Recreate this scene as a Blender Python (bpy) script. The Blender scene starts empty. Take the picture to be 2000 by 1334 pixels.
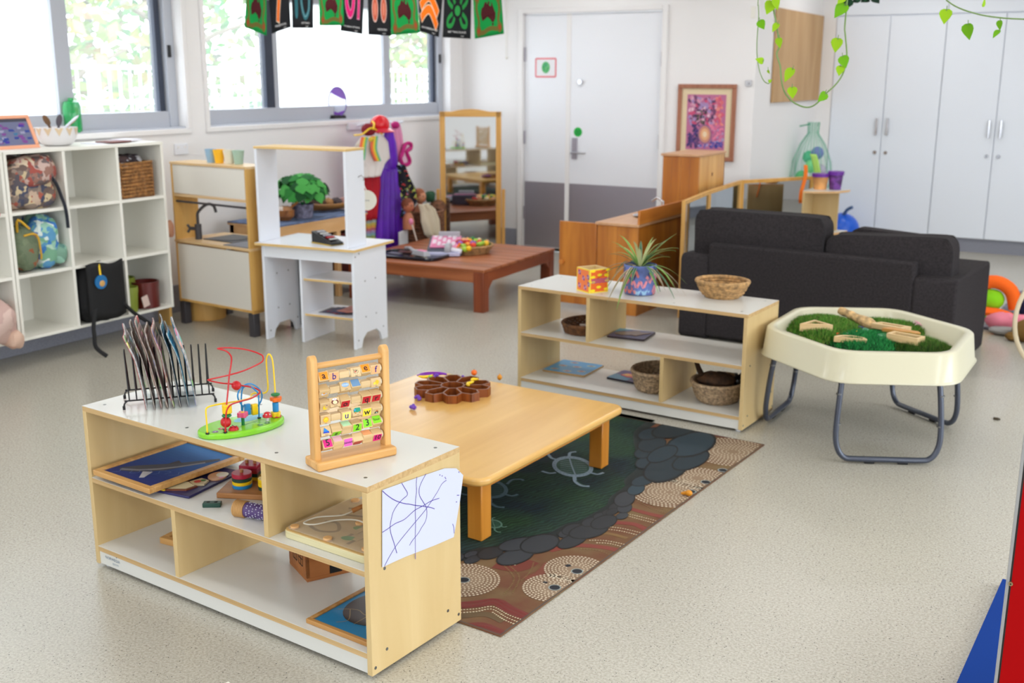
import bpy, bmesh, math, random
from math import sin, cos, pi, radians, atan2, hypot
from mathutils import Vector, Matrix
random.seed(7)
SC = bpy.context.scene
COL = SC.collection

# ------------------------------------------------------------------ camera
FPX, PITCH, ROLL, YAW, CAMH = 2123.2, 0.23898841, 0.00287573, 0.52305191, 1.6
FW = Vector((-sin(YAW)*cos(PITCH), cos(YAW)*cos(PITCH), -sin(PITCH)))
_r = Vector((cos(YAW), sin(YAW), 0)); _u = _r.cross(FW)
RT = _r*cos(ROLL) + _u*sin(ROLL); UPV = _u*cos(ROLL) - _r*sin(ROLL)
cam = bpy.data.cameras.new('camera'); camo = bpy.data.objects.new('camera', cam); COL.objects.link(camo)
M3 = Matrix((RT, UPV, -FW)).transposed()
camo.matrix_world = Matrix.Translation((0, 0, CAMH)) @ M3.to_4x4()
cam.sensor_width = 36; cam.lens = FPX/2000*36
cam.clip_start = 0.05; cam.clip_end = 200
cam.dof.use_dof = True; cam.dof.focus_distance = 2.75; cam.dof.aperture_fstop = 4.5
SC.camera = camo

# ------------------------------------------------------------------ world, lamps, exposure
W = bpy.data.worlds.new('world'); SC.world = W; W.use_nodes = True
nt = W.node_tree; bg = nt.nodes['Background']
bg.inputs[0].default_value = (0.86, 0.93, 1.0, 1); bg.inputs[1].default_value = 5.6
SUN_E = 3.0
SC.view_settings.view_transform = 'Standard'; SC.view_settings.look = 'None'
SC.view_settings.exposure = 0.12; SC.view_settings.gamma = 1.0; SC.view_settings.use_curve_mapping = False
try:
    SC.cycles.use_denoising = True; SC.cycles.max_bounces = 8; SC.cycles.sample_clamp_indirect = 6
    SC.cycles.caustics_reflective = False; SC.cycles.caustics_refractive = False
except Exception: pass
LAMP_W = 9.0
LAMP_POS = [(x, y) for y in (-0.6, 1.6, 3.8, 6.0, 8.0) for x in (-4.4, -2.2, 0.0, 1.9)] + [(-1.9, 10.0), (0.2, 10.0)]
CEIL = 2.75
for i, (x, y) in enumerate(LAMP_POS):
    l = bpy.data.lights.new('ceiling_lamp', 'AREA'); l.shape = 'RECTANGLE'; l.size = 1.15; l.size_y = 0.28
    l.energy = LAMP_W; l.color = (1.0, 0.985, 0.965)
    o = bpy.data.objects.new('ceiling_lamp', l); o.location = (x, y, CEIL-0.035); COL.objects.link(o)

# light portals in the real wall openings: they emit nothing, they only guide the sky light through the windows
for (cx_, cy_, cz_, sx_, sy_, nx_, ny_) in ((3.2, .3, 1.15, 3.4, 2.3, -1, 0), (3.2, 4.6, 1.15, 4.0, 2.3, -1, 0), (-2.2, -2.6, 1.5, 2.8, 1.6, 0, 1), (-5.90, 3.83, 1.8, 3.26, 1.1, 1, 0), (-5.90, 7.2, 1.8, 3.07, 1.1, 1, 0)):
    l = bpy.data.lights.new('sky_portal', 'AREA'); l.shape = 'RECTANGLE'; l.size = sx_; l.size_y = sy_; l.cycles.is_portal = True
    o = bpy.data.objects.new('sky_portal', l); o.location = (cx_, cy_, cz_); o.rotation_euler = Vector((nx_, ny_, 0)).to_track_quat('-Z', 'Z').to_euler(); COL.objects.link(o)

# ------------------------------------------------------------------ helpers
def ray(px, py): return FW + RT*((px-1000)/FPX) - UPV*((py-667)/FPX)
def U(px, py, z=None, x=None, y=None):
    d = ray(px, py)
    t = (z-CAMH)/d.z if z is not None else (x/d.x if x is not None else y/d.y)
    return Vector((0, 0, CAMH)) + d*t
def lin(c):
    o = []
    for v in c[:3]:
        v = v/255.0; o.append(v/12.92 if v <= .04045 else ((v+.055)/1.055)**2.4)
    return tuple(o)+(1.0,)
MATS = {}
def newmat(key):
    m = bpy.data.materials.new(key); m.use_nodes = True
    return m, m.node_tree, m.node_tree.nodes['Principled BSDF']
def mat(key, c=None, rough=.5, metal=0, bump=0, bscale=80, spec=.5, var=0, vscale=6, sheen=0, coat=0, alpha=None, trans=0):
    if key in MATS: return MATS[key]
    m, t, b = newmat(key); N = t.nodes; L = t.links
    b.inputs['Roughness'].default_value = rough; b.inputs['Metallic'].default_value = metal
    b.inputs['Specular IOR Level'].default_value = spec; b.inputs['Base Color'].default_value = lin(c)
    b.inputs['Coat Weight'].default_value = coat; b.inputs['Transmission Weight'].default_value = trans
    if sheen: b.inputs['Sheen Weight'].default_value = sheen
    if alpha is not None: b.inputs['Alpha'].default_value = alpha
    tc = N.new('ShaderNodeTexCoord')
    if var:
        n = N.new('ShaderNodeTexNoise'); n.inputs['Scale'].default_value = vscale; n.inputs['Detail'].default_value = 3
        L.new(tc.outputs['Object'], n.inputs['Vector'])
        r = N.new('ShaderNodeValToRGB'); r.color_ramp.elements[0].position = .3; r.color_ramp.elements[1].position = .7
        r.color_ramp.elements[0].color = lin([max(0, v*(1-var)) for v in c]); r.color_ramp.elements[1].color = lin([min(255, v*(1+var*.5)) for v in c])
        L.new(n.outputs['Fac'], r.inputs['Fac']); L.new(r.outputs['Color'], b.inputs['Base Color'])
    if bump:
        n = N.new('ShaderNodeTexNoise'); n.inputs['Scale'].default_value = bscale; n.inputs['Detail'].default_value = 3
        L.new(tc.outputs['Object'], n.inputs['Vector'])
        bp = N.new('ShaderNodeBump'); bp.inputs['Strength'].default_value = bump; bp.inputs['Distance'].default_value = .01
        L.new(n.outputs['Fac'], bp.inputs['Height']); L.new(bp.outputs['Normal'], b.inputs['Normal'])
    MATS[key] = m; return m
def wood(key, c1=None, c2=None, axis='z', sc=1.0, rough=.42, streak=22, coat=0, pos=(.3, .7)):
    """grain running along axis"""
    if key in MATS: return MATS[key]
    m, t, b = newmat(key); N = t.nodes; L = t.links
    tc = N.new('ShaderNodeTexCoord'); mp = N.new('ShaderNodeMapping')
    s = {'x': (1.2, streak, streak), 'y': (streak, 1.2, streak), 'z': (streak, streak, 1.2)}[axis]
    mp.inputs['Scale'].default_value = tuple(v*sc for v in s)
    L.new(tc.outputs['Object'], mp.inputs['Vector'])
    n = N.new('ShaderNodeTexNoise'); n.inputs['Scale'].default_value = 1.0; n.inputs['Detail'].default_value = 5; n.inputs['Distortion'].default_value = .6
    L.new(mp.outputs['Vector'], n.inputs['Vector'])
    r = N.new('ShaderNodeValToRGB'); r.color_ramp.elements[0].position = pos[0]; r.color_ramp.elements[1].position = pos[1]
    r.color_ramp.elements[0].color = lin(c1); r.color_ramp.elements[1].color = lin(c2)
    L.new(n.outputs['Fac'], r.inputs['Fac']); L.new(r.outputs['Color'], b.inputs['Base Color'])
    b.inputs['Roughness'].default_value = rough; b.inputs['Coat Weight'].default_value = coat; b.inputs['Coat Roughness'].default_value = .2
    bp = N.new('ShaderNodeBump'); bp.inputs['Strength'].default_value = .08; bp.inputs['Distance'].default_value = .002
    L.new(n.outputs['Fac'], bp.inputs['Height']); L.new(bp.outputs['Normal'], b.inputs['Normal'])
    MATS[key] = m; return m
def colmat(key, rough=.6, coat=0):
    """flat print: colour comes from the mesh's own colour attribute"""
    if key in MATS: return MATS[key]
    m, t, b = newmat(key); a = t.nodes.new('ShaderNodeAttribute'); a.attribute_name = 'Col'
    t.links.new(a.outputs['Color'], b.inputs['Base Color']); b.inputs['Roughness'].default_value = rough
    b.inputs['Coat Weight'].default_value = coat
    MATS[key] = m; return m
PRINT = colmat('print', .65); GLOSS = colmat('gloss_print', .34); CLOTH = colmat('cloth_print', .9)
I4 = Matrix.Identity(4)
def frame(o, ex, ey):
    """matrix whose local x,y run along ex,ey from o"""
    ex = Vector(ex).normalized(); ey = Vector(ey); ey = (ey-ex*ey.dot(ex)).normalized(); ez = ex.cross(ey)
    m = Matrix((ex, ey, ez)).transposed().to_4x4(); m.translation = Vector(o); return m
def Rz(a): return Matrix.Rotation(a, 4, 'Z')
def T(*v): return Matrix.Translation(Vector(v))
class MB:
    def __init__(s): s.v = []; s.f = []; s.m = []; s.ms = []; s.c = []; s.col = False
    def add(s, vs, fs, m, M=None, c=None):
        b = len(s.v)
        s.v += [tuple(M @ Vector(v)) for v in vs] if M is not None else [tuple(v) for v in vs]
        if m not in s.ms: s.ms.append(m)
        k = s.ms.index(m); s.f += [tuple(i+b for i in f) for f in fs]; s.m += [k]*len(fs)
        cc = lin(c) if c else (1, 1, 1, 1)
        if c: s.col = True
        s.c += [cc]*len(fs); return s
    def box(s, x0, x1, y0, y1, z0, z1, m, M=None, c=None):
        v = [(x, y, z) for z in (z0, z1) for y in (y0, y1) for x in (x0, x1)]
        return s.add(v, [(0, 2, 3, 1), (4, 5, 7, 6), (0, 1, 5, 4), (2, 6, 7, 3), (0, 4, 6, 2), (1, 3, 7, 5)], m, M, c)
    def prism(s, p, z0, z1, m, M=None, c=None, taper=None):
        n = len(p); q = taper if taper else p
        v = [(x, y, z0) for x, y in p]+[(x, y, z1) for x, y in q]
        f = [tuple(range(n-1, -1, -1)), tuple(range(n, 2*n))]+[(i, (i+1) % n, n+(i+1) % n, n+i) for i in range(n)]
        return s.add(v, f, m, M, c)
    def flat(s, p, z, m, c, M=None):
        return s.add([(x, y, z) for x, y in p], [tuple(range(len(p)))], m, M, c)
    def cyl(s, p0, p1, r0, m, r1=None, n=14, c=None, M=None):
        r1 = r0 if r1 is None else r1
        p0 = Vector(p0); p1 = Vector(p1); d = (p1-p0).normalized()
        a = d.orthogonal().normalized(); b = d.cross(a)
        v = [p0+(a*cos(2*pi*i/n)+b*sin(2*pi*i/n))*r0 for i in range(n)]+[p1+(a*cos(2*pi*i/n)+b*sin(2*pi*i/n))*r1 for i in range(n)]
        f = [(i, (i+1) % n, n+(i+1) % n, n+i) for i in range(n)]+[tuple(range(n-1, -1, -1)), tuple(range(n, 2*n))]
        return s.add(v, f, m, M, c)
    def tube(s, pts, r, m, n=8, closed=False, M=None, c=None, squash=1):
        P = [Vector(p) for p in pts]; k = len(P); R = r if isinstance(r, (list, tuple)) else [r]*k
        v = []; a = None
        for i in range(k):
            d = (P[(i+1) % k]-P[i-1]) if closed else (P[min(i+1, k-1)]-P[max(i-1, 0)])
            if d.length < 1e-9: d = Vector((0, 0, 1))
            d.normalize()
            if a is None: a = d.orthogonal().normalized()
            a = a-d*a.dot(d); a = a.normalized() if a.length > 1e-6 else d.orthogonal().normalized(); b = d.cross(a)
            v += [P[i]+(a*cos(2*pi*j/n)+b*sin(2*pi*j/n)*squash)*R[i] for j in range(n)]
        f = []
        for i in range(k if closed else k-1):
            i2 = (i+1) % k
            f += [(i*n+j, i*n+(j+1) % n, i2*n+(j+1) % n, i2*n+j) for j in range(n)]
        if not closed: f += [tuple(range(n-1, -1, -1)), tuple(range((k-1)*n, k*n))]
        return s.add(v, f, m, M, c)
    def lathe(s, prof, m, n=24, M=None, c=None, wob=0):
        v = []; f = []; k = len(prof)
        for i in range(n):
            a = 2*pi*i/n; w = 1+wob*sin(3*a+1)+wob*.6*sin(7*a)
            v += [(r*w*cos(a), r*w*sin(a), z) for r, z in prof]
        for i in range(n):
            j = (i+1) % n
            f += [(i*k+q, j*k+q, j*k+q+1, i*k+q+1) for q in range(k-1)]
        if prof[0][0] > 1e-6: f.append(tuple(i*k for i in range(n-1, -1, -1)))
        if prof[-1][0] > 1e-6: f.append(tuple(i*k+k-1 for i in range(n)))
        return s.add(v, f, m, M, c)
    def sph(s, c0, r, m, n=14, M=None, c=None, noise=0, seed=0):
        r = r if isinstance(r, (tuple, list)) else (r, r, r); k = max(5, n//2); v = []; f = []
        rnd = random.Random(seed)
        for i in range(k+1):
            th = pi*i/k
            for j in range(n):
                w = 1+noise*(rnd.random()-.5) if 0 < i < k else 1
                ph = 2*pi*j/n
                v.append((c0[0]+r[0]*w*sin(th)*cos(ph), c0[1]+r[1]*w*sin(th)*sin(ph), c0[2]+r[2]*w*cos(th)))
        for i in range(k):
            f += [(i*n+j, (i+1)*n+j, (i+1)*n+(j+1) % n, i*n+(j+1) % n) for j in range(n)]
        return s.add(v, f, m, M, c)
    def grid(s, fn, nu, nv, m, M=None, c=None, thick=0):
        v = [fn(i/nu, j/nv) for j in range(nv+1) for i in range(nu+1)]
        f = [(j*(nu+1)+i, j*(nu+1)+i+1, (j+1)*(nu+1)+i+1, (j+1)*(nu+1)+i) for j in range(nv) for i in range(nu)]
        return s.add(v, f, m, M, c)
    # flat print on local z
    def disc(s, x, y, r, z, c, m=None, M=None, n=10, ry=None, a=0):
        ry = r if ry is None else ry
        p = [(x+r*cos(2*pi*i/n)*cos(a)-ry*sin(2*pi*i/n)*sin(a), y+r*cos(2*pi*i/n)*sin(a)+ry*sin(2*pi*i/n)*cos(a)) for i in range(n)]
        return s.flat(p, z, m or PRINT, c, M)
    def line(s, pts, w, z, c, m=None, M=None, closed=False):
        P = [Vector((p[0], p[1])) for p in pts]; k = len(P); v = []
        for i in range(k):
            d = (P[(i+1) % k]-P[i-1]) if closed else (P[min(i+1, k-1)]-P[max(i-1, 0)])
            if d.length < 1e-9: d = Vector((1, 0))
            nrm = Vector((-d.y, d.x)).normalized()*(w/2)
            v += [(P[i].x+nrm.x, P[i].y+nrm.y, z), (P[i].x-nrm.x, P[i].y-nrm.y, z)]
        f = [(2*i, 2*i+1, (2*i+3) % (2*k), (2*i+2) % (2*k)) for i in range(k if closed else k-1)]
        return s.add(v, f, m or PRINT, M, c)
    def text(s, txt, size, M, m, c=None, align='CENTER', bold=0, shear=0):
        cu = bpy.data.curves.new('t', 'FONT'); cu.body = txt; cu.size = size; cu.align_x = align; cu.align_y = 'CENTER'
        cu.resolution_u = 2; cu.offset = bold; cu.shear = shear
        o = bpy.data.objects.new('t', cu); me = bpy.data.meshes.new_from_object(o)
        s.add([v.co for v in me.vertices], [tuple(p.vertices) for p in me.polygons], m, M, c)
        bpy.data.objects.remove(o); bpy.data.curves.remove(cu); bpy.data.meshes.remove(me); return s
    def build(s, name, parent=None, bevel=0, seg=2, loc=None, rot=None, solid=0, sub=0, ang=38):
        me = bpy.data.meshes.new(name); me.from_pydata(s.v, [], s.f)
        for m in s.ms: me.materials.append(m)
        me.polygons.foreach_set('material_index', s.m)
        me.polygons.foreach_set('use_smooth', [True]*len(s.f))
        if s.col:
            at = me.color_attributes.new('Col', 'FLOAT_COLOR', 'CORNER'); buf = []
            for f, c in zip(s.f, s.c): buf += list(c)*len(f)
            at.data.foreach_set('color', buf)
        me.update(); me.set_sharp_from_angle(angle=radians(ang))
        o = bpy.data.objects.new(name, me); COL.objects.link(o)
        if parent is not None: o.parent = parent
        if loc is not None: o.location = loc
        if rot is not None: o.rotation_euler = rot
        if solid:
            md = o.modifiers.new('solid', 'SOLIDIFY'); md.thickness = solid; md.offset = 0
        if bevel:
            md = o.modifiers.new('bevel', 'BEVEL'); md.width = bevel; md.segments = seg; md.limit_method = 'ANGLE'; md.angle_limit = radians(40)
        if sub:
            md = o.modifiers.new('sub', 'SUBSURF'); md.levels = sub; md.render_levels = sub
        return o
def tag(o, label=None, cat=None, group=None, kind=None):
    if label: o['label'] = label
    if cat: o['category'] = cat
    if group: o['group'] = group
    if kind: o['kind'] = kind
    return o
def thing(name, label, cat, loc=(0, 0, 0), rz=0, group=None):
    o = bpy.data.objects.new(name, None); o.empty_display_size = .05; COL.objects.link(o)
    o.location = loc; o.rotation_euler = (0, 0, rz); return tag(o, label, cat, group)
def structure(name, mb, parent=None, label=None, **k):
    o = mb.build(name, parent, **k)
    if parent is None: o['kind'] = 'structure'
    if label: o['label'] = label
    return o
def sroot(name, loc=(0, 0, 0), label=None):
    o = bpy.data.objects.new(name, None); COL.objects.link(o); o.location = loc; o['kind'] = 'structure'
    if label: o['label'] = label
    return o
def rrect(x0, x1, y0, y1, r, n=5):
    p = []
    for cx, cy, a in ((x1-r, y1-r, 0), (x0+r, y1-r, 90), (x0+r, y0+r, 180), (x1-r, y0+r, 270)):
        p += [(cx+r*cos(radians(a+90*i/n)), cy+r*sin(radians(a+90*i/n))) for i in range(n+1)]
    return p
def smooth(pts, n=4):
    P = [Vector(p) for p in pts]; o = []
    for i in range(len(P)-1):
        p0 = P[max(i-1, 0)]; p1 = P[i]; p2 = P[i+1]; p3 = P[min(i+2, len(P)-1)]
        for k in range(n):
            t = k/n
            o.append(.5*((2*p1)+(p2-p0)*t+(2*p0-5*p1+4*p2-p3)*t*t+(3*p1-p0-3*p2+p3)*t**3))
    o.append(P[-1]); return o
def ell(cx, cy, rx, ry, a=0, n=24): return [(cx+rx*cos(2*pi*i/n)*cos(a)-ry*sin(2*pi*i/n)*sin(a), cy+rx*cos(2*pi*i/n)*sin(a)+ry*sin(2*pi*i/n)*cos(a)) for i in range(n)]

# ------------------------------------------------------------------ materials
WALLM = mat('wall_paint', (240, 238, 238), .6, bump=.02, bscale=200)
DOORM = mat('door_paint', (238, 240, 246), .3)
GREYF = mat('window_frame_grey', (186, 190, 200), .4)
DARKF = mat('window_seal_dark', (52, 60, 78), .5)
WHITE = mat('white_laminate', (216, 216, 211), .25)
WHITE2 = mat('white_melamine', (238, 236, 227), .35)
WHITEB = mat('white_board', (234, 238, 246), .3)
STEEL = mat('brushed_steel', (176, 172, 182), .42, metal=.85, bump=.05, bscale=30)
CHROME = mat('chrome', (200, 200, 205), .18, metal=1)
SCREW = mat('zinc_screw', (120, 122, 122), .35, metal=.8)
BLACK = mat('black_paint', (14, 14, 16), .35)
MAPLE = wood('maple_panel', (200, 170, 116), (217, 191, 140), 'z', 1, .4, 9, pos=(.2, .8))
MAPLEX = wood('maple_edge', (186, 150, 98), (212, 180, 130), 'x', 1, .45, 90)
PLYY = wood('maple_edge_side', (200, 172, 124), (222, 200, 158), 'y', 1, .45, 120)
BIRCH = wood('birch_ply', (205, 155, 78), (222, 178, 104), 'z', 1, .45, 14)
BEECH = wood('beech', (199, 142, 74), (226, 178, 110), 'z', 1.5, .4, 30)
HONEY = wood('honey_table_wood', (214, 164, 86), (230, 184, 106), 'y', .9, .28, 14, coat=.35)
HONEYL = wood('honey_leg_wood', (196, 124, 38), (214, 146, 58), 'z', .9, .3, 18, coat=.3)
ORANGEW = wood('orange_stained_pine', (158, 86, 20), (204, 130, 46), 'z', .9, .35, 13, coat=.2)
ORANGEY = wood('orange_stained_pine_y', (176, 96, 26), (218, 138, 56), 'y', .9, .35, 13, coat=.2)
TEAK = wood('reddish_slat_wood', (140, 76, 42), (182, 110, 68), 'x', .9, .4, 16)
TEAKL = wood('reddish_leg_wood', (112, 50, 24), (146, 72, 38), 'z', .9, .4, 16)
PINE = wood('pale_pine', (212, 164, 108), (232, 192, 140), 'x', 1, .5, 12)
TOYW = wood('toy_block_wood', (205, 172, 122), (226, 196, 148), 'x', 3, .5, 20)
SOFAM = mat('charcoal_weave', (52, 48, 50), .95, bump=.35, bscale=420, var=.2, vscale=90, spec=.2)
RED = mat('red_gloss', (196, 20, 30), .28); YEL = mat('yellow_gloss', (246, 206, 20), .3); BLU = mat('blue_gloss', (28, 134, 200), .3)
GRN = mat('green_gloss', (22, 120, 62), .3); ORG = mat('orange_gloss', (240, 110, 24), .35); PNK = mat('pink_gloss', (226, 90, 130), .35)
PURP = mat('purple_plastic', (112, 46, 160), .4)

def floor_material():
    m, t, b = newmat('speckled_vinyl'); N = t.nodes; L = t.links
    tc = N.new('ShaderNodeTexCoord'); base = lin((190, 184, 172))
    n1 = N.new('ShaderNodeTexNoise'); n1.inputs['Scale'].default_value = 130; n1.inputs['Detail'].default_value = 2
    L.new(tc.outputs['Object'], n1.inputs['Vector'])
    r1 = N.new('ShaderNodeValToRGB'); r1.color_ramp.elements[0].position = .35; r1.color_ramp.elements[1].position = .65
    r1.color_ramp.elements[0].color = lin((170, 165, 152)); r1.color_ramp.elements[1].color = lin((193, 189, 177))
    L.new(n1.outputs['Fac'], r1.inputs['Fac'])
    cur = r1.outputs['Color']
    for sc, thr, col, dens in ((120, .17, (108, 106, 98), .42), (150, .16, (212, 209, 200), .5), (70, .13, (70, 74, 70), .36)):
        v = N.new('ShaderNodeTexVoronoi'); v.inputs['Scale'].default_value = sc
        L.new(tc.outputs['Object'], v.inputs['Vector'])
        lt = N.new('ShaderNodeMath'); lt.operation = 'LESS_THAN'; lt.inputs[1].default_value = thr
        L.new(v.outputs['Distance'], lt.inputs[0])
        sx = N.new('ShaderNodeSeparateColor'); L.new(v.outputs['Color'], sx.inputs[0])
        l2 = N.new('ShaderNodeMath'); l2.operation = 'LESS_THAN'; l2.inputs[1].default_value = dens; L.new(sx.outputs[0], l2.inputs[0])
        mu = N.new('ShaderNodeMath'); mu.operation = 'MULTIPLY'; L.new(lt.outputs[0], mu.inputs[0]); L.new(l2.outputs[0], mu.inputs[1])
        mx = N.new('ShaderNodeMix'); mx.data_type = 'RGBA'
        L.new(mu.outputs[0], mx.inputs['Factor']); L.new(cur, mx.inputs['A']); mx.inputs['B'].default_value = lin(col)
        cur = mx.outputs['Result']
    L.new(cur, b.inputs['Base Color']); b.inputs['Specular IOR Level'].default_value = .55
    n2 = N.new('ShaderNodeTexNoise'); n2.inputs['Scale'].default_value = 2.2; n2.inputs['Detail'].default_value = 4; L.new(tc.outputs['Object'], n2.inputs['Vector'])
    mr = N.new('ShaderNodeMapRange'); mr.inputs['To Min'].default_value = .25; mr.inputs['To Max'].default_value = .29
    L.new(n2.outputs['Fac'], mr.inputs['Value']); b.inputs['Roughness'].default_value = .27
    return m
FLOORM = floor_material()
SKIRT = mat('grey_speckled_skirting', (148, 150, 162), .6, var=.12, vscale=160)

# ------------------------------------------------------------------ room shell
XL, YB, YC, XA, XR, YF = -5.728, 8.98, 11.5, -2.874, 3.2, -2.6
structure('floor', MB().box(XL-.1, XR+.1, YF-.1, YC+.1, -.08, 0, FLOORM))
structure('ceiling', MB().box(XL-.1, XR+.1, YF-.1, YC+.1, CEIL, CEIL+.1, mat('ceiling_paint', (236, 236, 236), .8)))
# left wall with two window openings
W1 = (2.2, 5.46, 1.25, 2.35); W2 = (5.67, 8.74, 1.25, 2.35); WT = .2
def wall_strip(y0, y1, z0, z1, mb): mb.box(XL-WT, XL, y0, y1, z0, z1, WALLM)
mb = MB()
wall_strip(YF-.1, W1[0], 0, CEIL, mb); wall_strip(W1[1], W2[0], 0, CEIL, mb); wall_strip(W2[1], YB+.1, 0, CEIL, mb)
for w in (W1, W2): wall_strip(w[0], w[1], 0, w[2], mb); wall_strip(w[0], w[1], w[3], CEIL, mb)
structure('wall_left', mb)
structure('wall_back', MB().box(XL, -5.11, YB, YB+.16, 0, CEIL, WALLM).box(-5.11, -3.655, YB, YB+.16, 2.2, CEIL, WALLM).box(-3.655, XA, YB, YB+.16, 0, CEIL, WALLM))
structure('wall_alcove', MB().box(XA-.12, XA, YB+.16, YC, 0, CEIL, WALLM))
structure('wall_cupboards', MB().box(XA-.12, XR+.1, YC, YC+.1, 0, CEIL, WALLM))
mb = MB()   # right wall with wide glazed openings on to the verandah
for y0, y1 in ((YF-.1, -1.4), (2.0, 2.6), (6.6, YC)): mb.box(XR, XR+.12, y0, y1, 0, CEIL, WALLM)
for y0, y1 in ((-1.4, 2.0), (2.6, 6.6)): mb.box(XR, XR+.12, y0, y1, 2.3, CEIL, WALLM)
structure('wall_right', mb)
structure('wall_front', MB().box(XL, -3.6, YF-.1, YF, 0, CEIL, WALLM).box(-.8, XR, YF-.1, YF, 0, CEIL, WALLM).box(-3.6, -.8, YF-.1, YF, 2.3, CEIL, WALLM).box(-3.6, -.8, YF-.1, YF, 0, .7, WALLM))
structure('baseboard_left', MB().prism([(0, 0), (.123, 0), (.123, .135), (0, .135)], YF, 5.0, SKIRT, M=Matrix(((1, 0, 0, XL), (0, 0, 1, 0), (0, 1, 0, 0), (0, 0, 0, 1)))).box(XL, XL+.012, 5.0, YB, 0, .19, SKIRT), bevel=.004)
structure('baseboard_back', MB().box(XL, -5.13, YB-.012, YB, 0, .19, SKIRT).box(-3.64, XA, YB-.012, YB, 0, .19, SKIRT), bevel=.003)
structure('baseboard_alcove', MB().box(XA, XA+.012, YB, YC, 0, .15, SKIRT), bevel=.003)

# windows
def pane_mat(key, white_veil):
    m, t, b = newmat(key); N = t.nodes; L = t.links; out = N['Material Output']; N.remove(b)
    tr = N.new('ShaderNodeBsdfTransparent'); gl = N.new('ShaderNodeBsdfGlossy'); gl.inputs['Roughness'].default_value = .02
    tl = N.new('ShaderNodeBsdfTranslucent'); tl.inputs['Color'].default_value = (1, 1, 1, 1)
    lw = N.new('ShaderNodeLayerWeight'); lw.inputs['Blend'].default_value = .15
    m1 = N.new('ShaderNodeMixShader'); m1.inputs[0].default_value = white_veil; L.new(tr.outputs[0], m1.inputs[1]); L.new(tl.outputs[0], m1.inputs[2])
    m2 = N.new('ShaderNodeMixShader'); L.new(lw.outputs['Facing'], m2.inputs[0]); L.new(m1.outputs[0], m2.inputs[1]); L.new(gl.outputs[0], m2.inputs[2])
    sc = N.new('ShaderNodeMath'); sc.operation = 'MULTIPLY'; sc.inputs[1].default_value = .12; L.new(lw.outputs['Facing'], sc.inputs[0]); L.new(sc.outputs[0], m2.inputs[0])
    L.new(m2.outputs[0], out.inputs['Surface']); return m
CLEAR = pane_mat('clear_glass', .09); MESHG = pane_mat('sun_bleached_insect_mesh', .75)  # clear panes carry a slight white veil for dusty glass and overexposed daylight
XG = XL-.13
def window(name, w, posts, panes):
    y0, y1, z0, z1 = w; r = sroot(name)
    f = MB()
    f.box(XG-.04, XG+.05, y0, y1, z0, z0+.115, GREYF); f.box(XG-.04, XG+.05, y0, y1, z1-.2, z1, GREYF)
    f.box(XG+.03, XL-.01, y0, y1, z0-.012, z0+.012, GREYF)
    f.box(XG-.04, XG+.05, y0, y0+.05, z0, z1, GREYF); f.box(XG-.04, XG+.06, y1-.075, y1, z0, z1, GREYF)
    f.build('window_frame', r, bevel=.004)
    for a, b, m in posts: MB().box(XG-.03, XG+.03, a, b, z0+.06, z1-.18, m).build('mullion', r, bevel=.003)
    for a, b, m in panes:
        MB().box(XG-.004, XG+.002, a, b, z0+.07, z1-.19, m).build('pane', r)
    t = MB()
    t.box(XL, XL+.016, y0-.035, y1+.035, z0-.035, z0, WALLM).box(XL, XL+.016, y0-.035, y0, z0, z1, WALLM).box(XL, XL+.016, y1, y1+.035, z0, z1, WALLM)
    t.box(XL, XL+.016, y0-.035, y1+.035, z1, z1+.035, WALLM); t.build('architrave', r, bevel=.004)
    MB().box(XG+.05, XG+.075, y1-.06, y1-.04, 1.72, 1.8, BLACK).build('latch', r, bevel=.003)
    return r
window('window_1', W1, [(3.1, 3.2, GREYF), (4.53, 4.64, GREYF), (5.33, 5.375, DARKF)], [(2.25, 3.1, CLEAR), (3.2, 4.53, MESHG), (4.64, 5.35, CLEAR)])
window('window_2', W2, [(6.38, 6.47, DARKF), (6.47, 6.52, GREYF), (7.87, 7.96, GREYF), (8.62, 8.66, DARKF)], [(5.72, 6.38, CLEAR), (6.52, 7.87, MESHG), (7.96, 8.62, CLEAR)])

# door leaf pair with its frame
r = sroot('door_1')
f = MB().box(-5.115, -5.06, YB-.03, YB+.12, 0, 2.2, WALLM).box(-3.7, -3.65, YB-.03, YB+.12, 0, 2.2, WALLM).box(-5.06, -3.7, YB-.03, YB+.12, 2.155, 2.2, WALLM)
f.build('door_frame', r, bevel=.006)
for nm, x0, x1 in (('door_leaf', -5.055, -4.605), ('door_leaf', -4.59, -3.705)):
    lf = MB().box(x0, x1, YB+.012, YB+.055, .03, 2.15, DOORM).build(nm, r, bevel=.003)
    MB().box(x0+.005, x1-.005, YB+.009, YB+.0125, .04, .645, STEEL).build('kick_plate', lf)
    MB().box(x0, x1, YB+.01, YB+.05, .005, .03, BLACK).build('door_seal', lf)
MB().box(-4.625, -4.58, YB+.003, YB+.014, .03, 2.15, WALLM).build('meeting_strip', r, bevel=.002)
h = MB().box(-4.555, -4.505, YB-.002, YB+.012, .87, 1.06, STEEL).cyl((-4.53, YB+.01, .93), (-4.53, YB-.055, .93), .011, CHROME).tube([(-4.53, YB-.052, .93), (-4.48, YB-.056, .93), (-4.39, YB-.052, .93)], .0095, CHROME)
h.build('door_handle', r, bevel=.002)
MB().cyl((-4.481, YB+.012, 1.556), (-4.481, YB-.012, 1.556), .022, CHROME).build('peephole', r)
for x, z in ((-5.052, 1.8), (-5.052, 1.05), (-5.052, .35), (-3.705, 1.75), (-3.705, 1.05)):
    MB().cyl((x, YB+.004, z-.06), (x, YB+.004, z+.06), .009, STEEL).build('hinge', r)
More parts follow.
